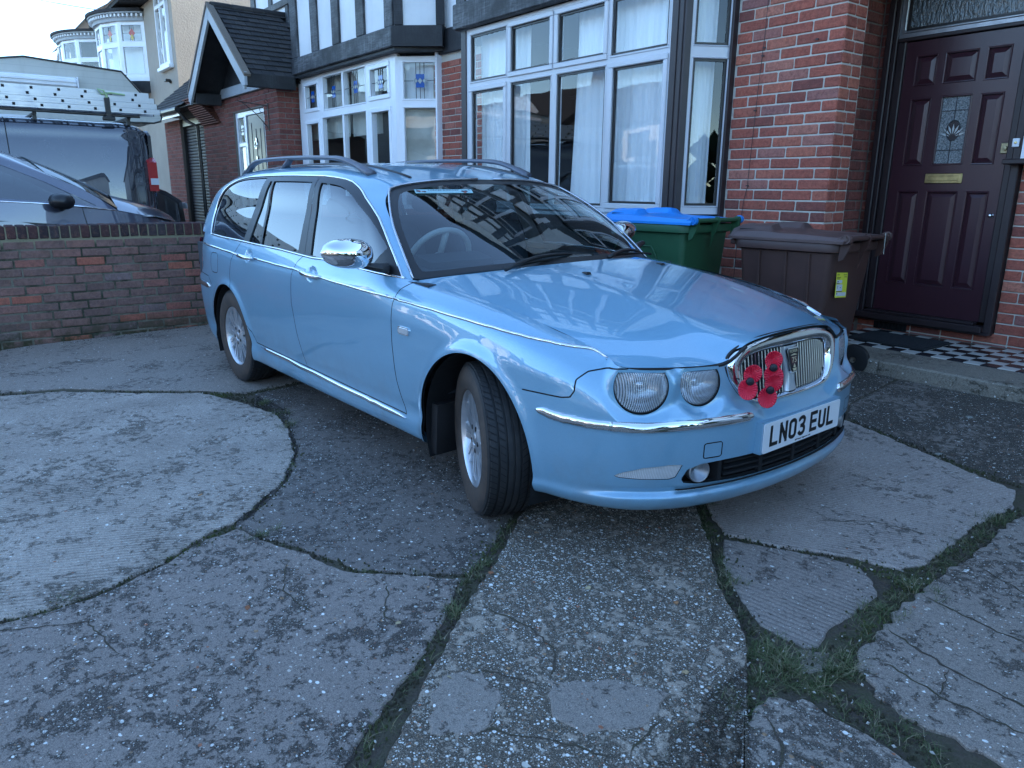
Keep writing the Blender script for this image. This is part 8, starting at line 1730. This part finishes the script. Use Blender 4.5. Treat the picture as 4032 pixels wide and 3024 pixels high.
# small dark car beyond
b_ = MB(); dc = empty('hatchback_car', (-15.55, 3.3, .05)); tag(dc, 'tail of a dark hatchback with blank plate between the van and the garage', 'car')
prof = [(-3.4, .3), (-3.3, .9), (-2.4, 1.02), (-1.7, 1.40), (-.6, 1.46), (-.1, 1.36), (.42, 1.15), (.62, .98), (.66, .55), (.60, .3)]
rows_ = []
for (x, k) in ((-1.70, .92), (-1.55, .98), (-1.3, 1), (-.4, 1), (-.15, .98), (0, .92)): rows_.append([(x, -1.4 + (p_[0] + 1.4) * (k if p_[1] < 1 else k * (.97)), .3 + (p_[1] - .3) * k) for p_ in prof])
b_.grid(rows_); b_.f += [tuple(range(10)), tuple(range(50, 60))]; b_.mi += [0, 0]; b_.build('body', 'car_dark', dc, smooth=False, auto=R(35))
b = MB(); b.box(-.62, -.20, .67, .69, .82, .93, c=.004); b.build('number_plate', 'label_white', dc)

# ================================================================ across the street (seen in the reflections)
simple('far_brick', (.16, .08, .06), .9, nscale=6, namp=.2); simple('hedge', (.030, .055, .018), .9, nscale=9, namp=.5, bump=1.0, bscale=20)
OPL = ['opposite house with tall gable, facing the blue car across the road', 'opposite house with white upper storey, facing the brick porch across the road', 'opposite hipped house to the left across the road', 'opposite brick house far to the left across the road', 'opposite house to the right across the road', 'opposite gabled house second to the right across the road', 'opposite house third to the right across the road', 'opposite gabled house furthest to the right across the road', 'opposite gabled house near the left end across the road', 'opposite house at the far left end across the road']
for k, (x, wd, hh, gm) in enumerate(((-4, 8, 5.6, 1), (-13.5, 8, 5.4, 0), (-23, 8, 5.6, 1), (-33, 9, 5.2, 0), (6, 8, 5.5, 0), (15, 8, 5.6, 1), (24.5, 9, 5.4, 0), (34, 9, 5.6, 1), (-43, 9, 5.6, 1), (-53, 9, 5.4, 0))):
    o = empty('opposite_house', (x, -24, -.3)); tag(o, OPL[k], 'house'); b = MB(); b.box(-wd / 2, wd / 2, -8, 0, 0, hh * .52); b.build('lower_wall', 'far_brick', o); b = MB(); b.box(-wd / 2, wd / 2, -8, -.002, hh * .5201, hh); b.build('upper_wall', 'white_render', o)
    b = MB(); b.prism([(-8.4, hh), (.4, hh), (-4, hh + 2.9)], -wd / 2 - .3, wd / 2 + .3, 'x'); b.box(wd / 2 - 1.3, wd / 2 - .4, -4.4, -3.5, hh + 2, hh + 3.9) ; b.build('roof', 'roof_tile', o)
    if gm: b = MB(); b.prism([(-3.2, hh), (.6, hh), (-1.3, hh + 2.3)], -2, .6, 'y'); b.box(-2.9, .3, 0, .55, .1, hh); b.build('gable', 'white_render', o)
    for j in range(3):
        for z in (.9, 3.4): b = MB(); xx = -wd / 2 + 1.3 + j * 2.5; b.box(xx - .8, xx + .8, .56, .66, z, z + 1.3); b.build('window', 'car_black_trim', o)
hd = MB(); r5 = random.Random(9)
for k in range(420):
    x, y, z, r_ = r5.uniform(-50, 30), r5.uniform(-19.2, -18.4), r5.uniform(0, 1.1), r5.uniform(.25, .5); a = r5.random() * 6
    hd.add([(x + r_ * dx, y + r_ * dy, z + r_ * dz) for dx, dy, dz in ((1, 0, 0), (-1, 0, 0), (0, 1, 0), (0, -1, 0), (0, 0, 1), (0, 0, -1))], [(0, 2, 4), (2, 1, 4), (1, 3, 4), (3, 0, 4), (2, 0, 5), (1, 2, 5), (3, 1, 5), (0, 3, 5)])
tag(hd.build('hedge', 'hedge', fix=False), 'clipped hedge along the far pavement', 'hedge', kind='stuff')
tr = empty('conifer_tree', (-8.5, -21.5, -.3)); tag(tr, 'ragged conifer across the road mirrored in the bay window', 'tree'); b = MB(); b.tube([(0, 0, 0), (0, 0, 6)], [.2, .05], 8); b.build('trunk', 'frame_brown', tr)
b = MB()
for k in range(900):
    h_ = r5.random() ** .8; a = r5.random() * 6.283; rr_ = (1 - h_) * 1.7 * r5.uniform(.3, 1.1) + .1; x, y, z = rr_ * math.cos(a), rr_ * math.sin(a), .6 + h_ * 6.2; s_ = r5.uniform(.12, .3); dx, dy = math.cos(a) * s_, math.sin(a) * s_
    b.add([(x, y, z), (x + dx + dy * .3, y + dy - dx * .3, z - s_ * .3), (x + dx * 1.6, y + dy * 1.6, z + s_ * .2), (x + dx - dy * .3, y + dy + dx * .3, z - s_ * .3)], [(0, 1, 2, 3)])
b.build('crown', 'hedge', tr, fix=False)

hd = MB()  # added out-of-view hedge, blocks the tan horizon reflected in the canted pane
for k in range(380):
    x, y, z, r_ = r5.uniform(4.2, 5.0), r5.uniform(-6.5, 4.6), r5.uniform(0, 2.1), r5.uniform(.15, .35)
    hd.add([(x + r_ * dx, y + r_ * dy, z + r_ * dz) for dx, dy, dz in ((1, 0, 0), (-1, 0, 0), (0, 1, 0), (0, -1, 0), (0, 0, 1), (0, 0, -1))], [(0, 2, 4), (2, 1, 4), (1, 3, 4), (3, 0, 4), (2, 0, 5), (1, 2, 5), (3, 1, 5), (0, 3, 5)])
tag(hd.build('added_screen_hedge', 'hedge', fix=False), 'added hedge out of view, screening the tan horizon from the bay glass', 'hedge', kind='stuff')
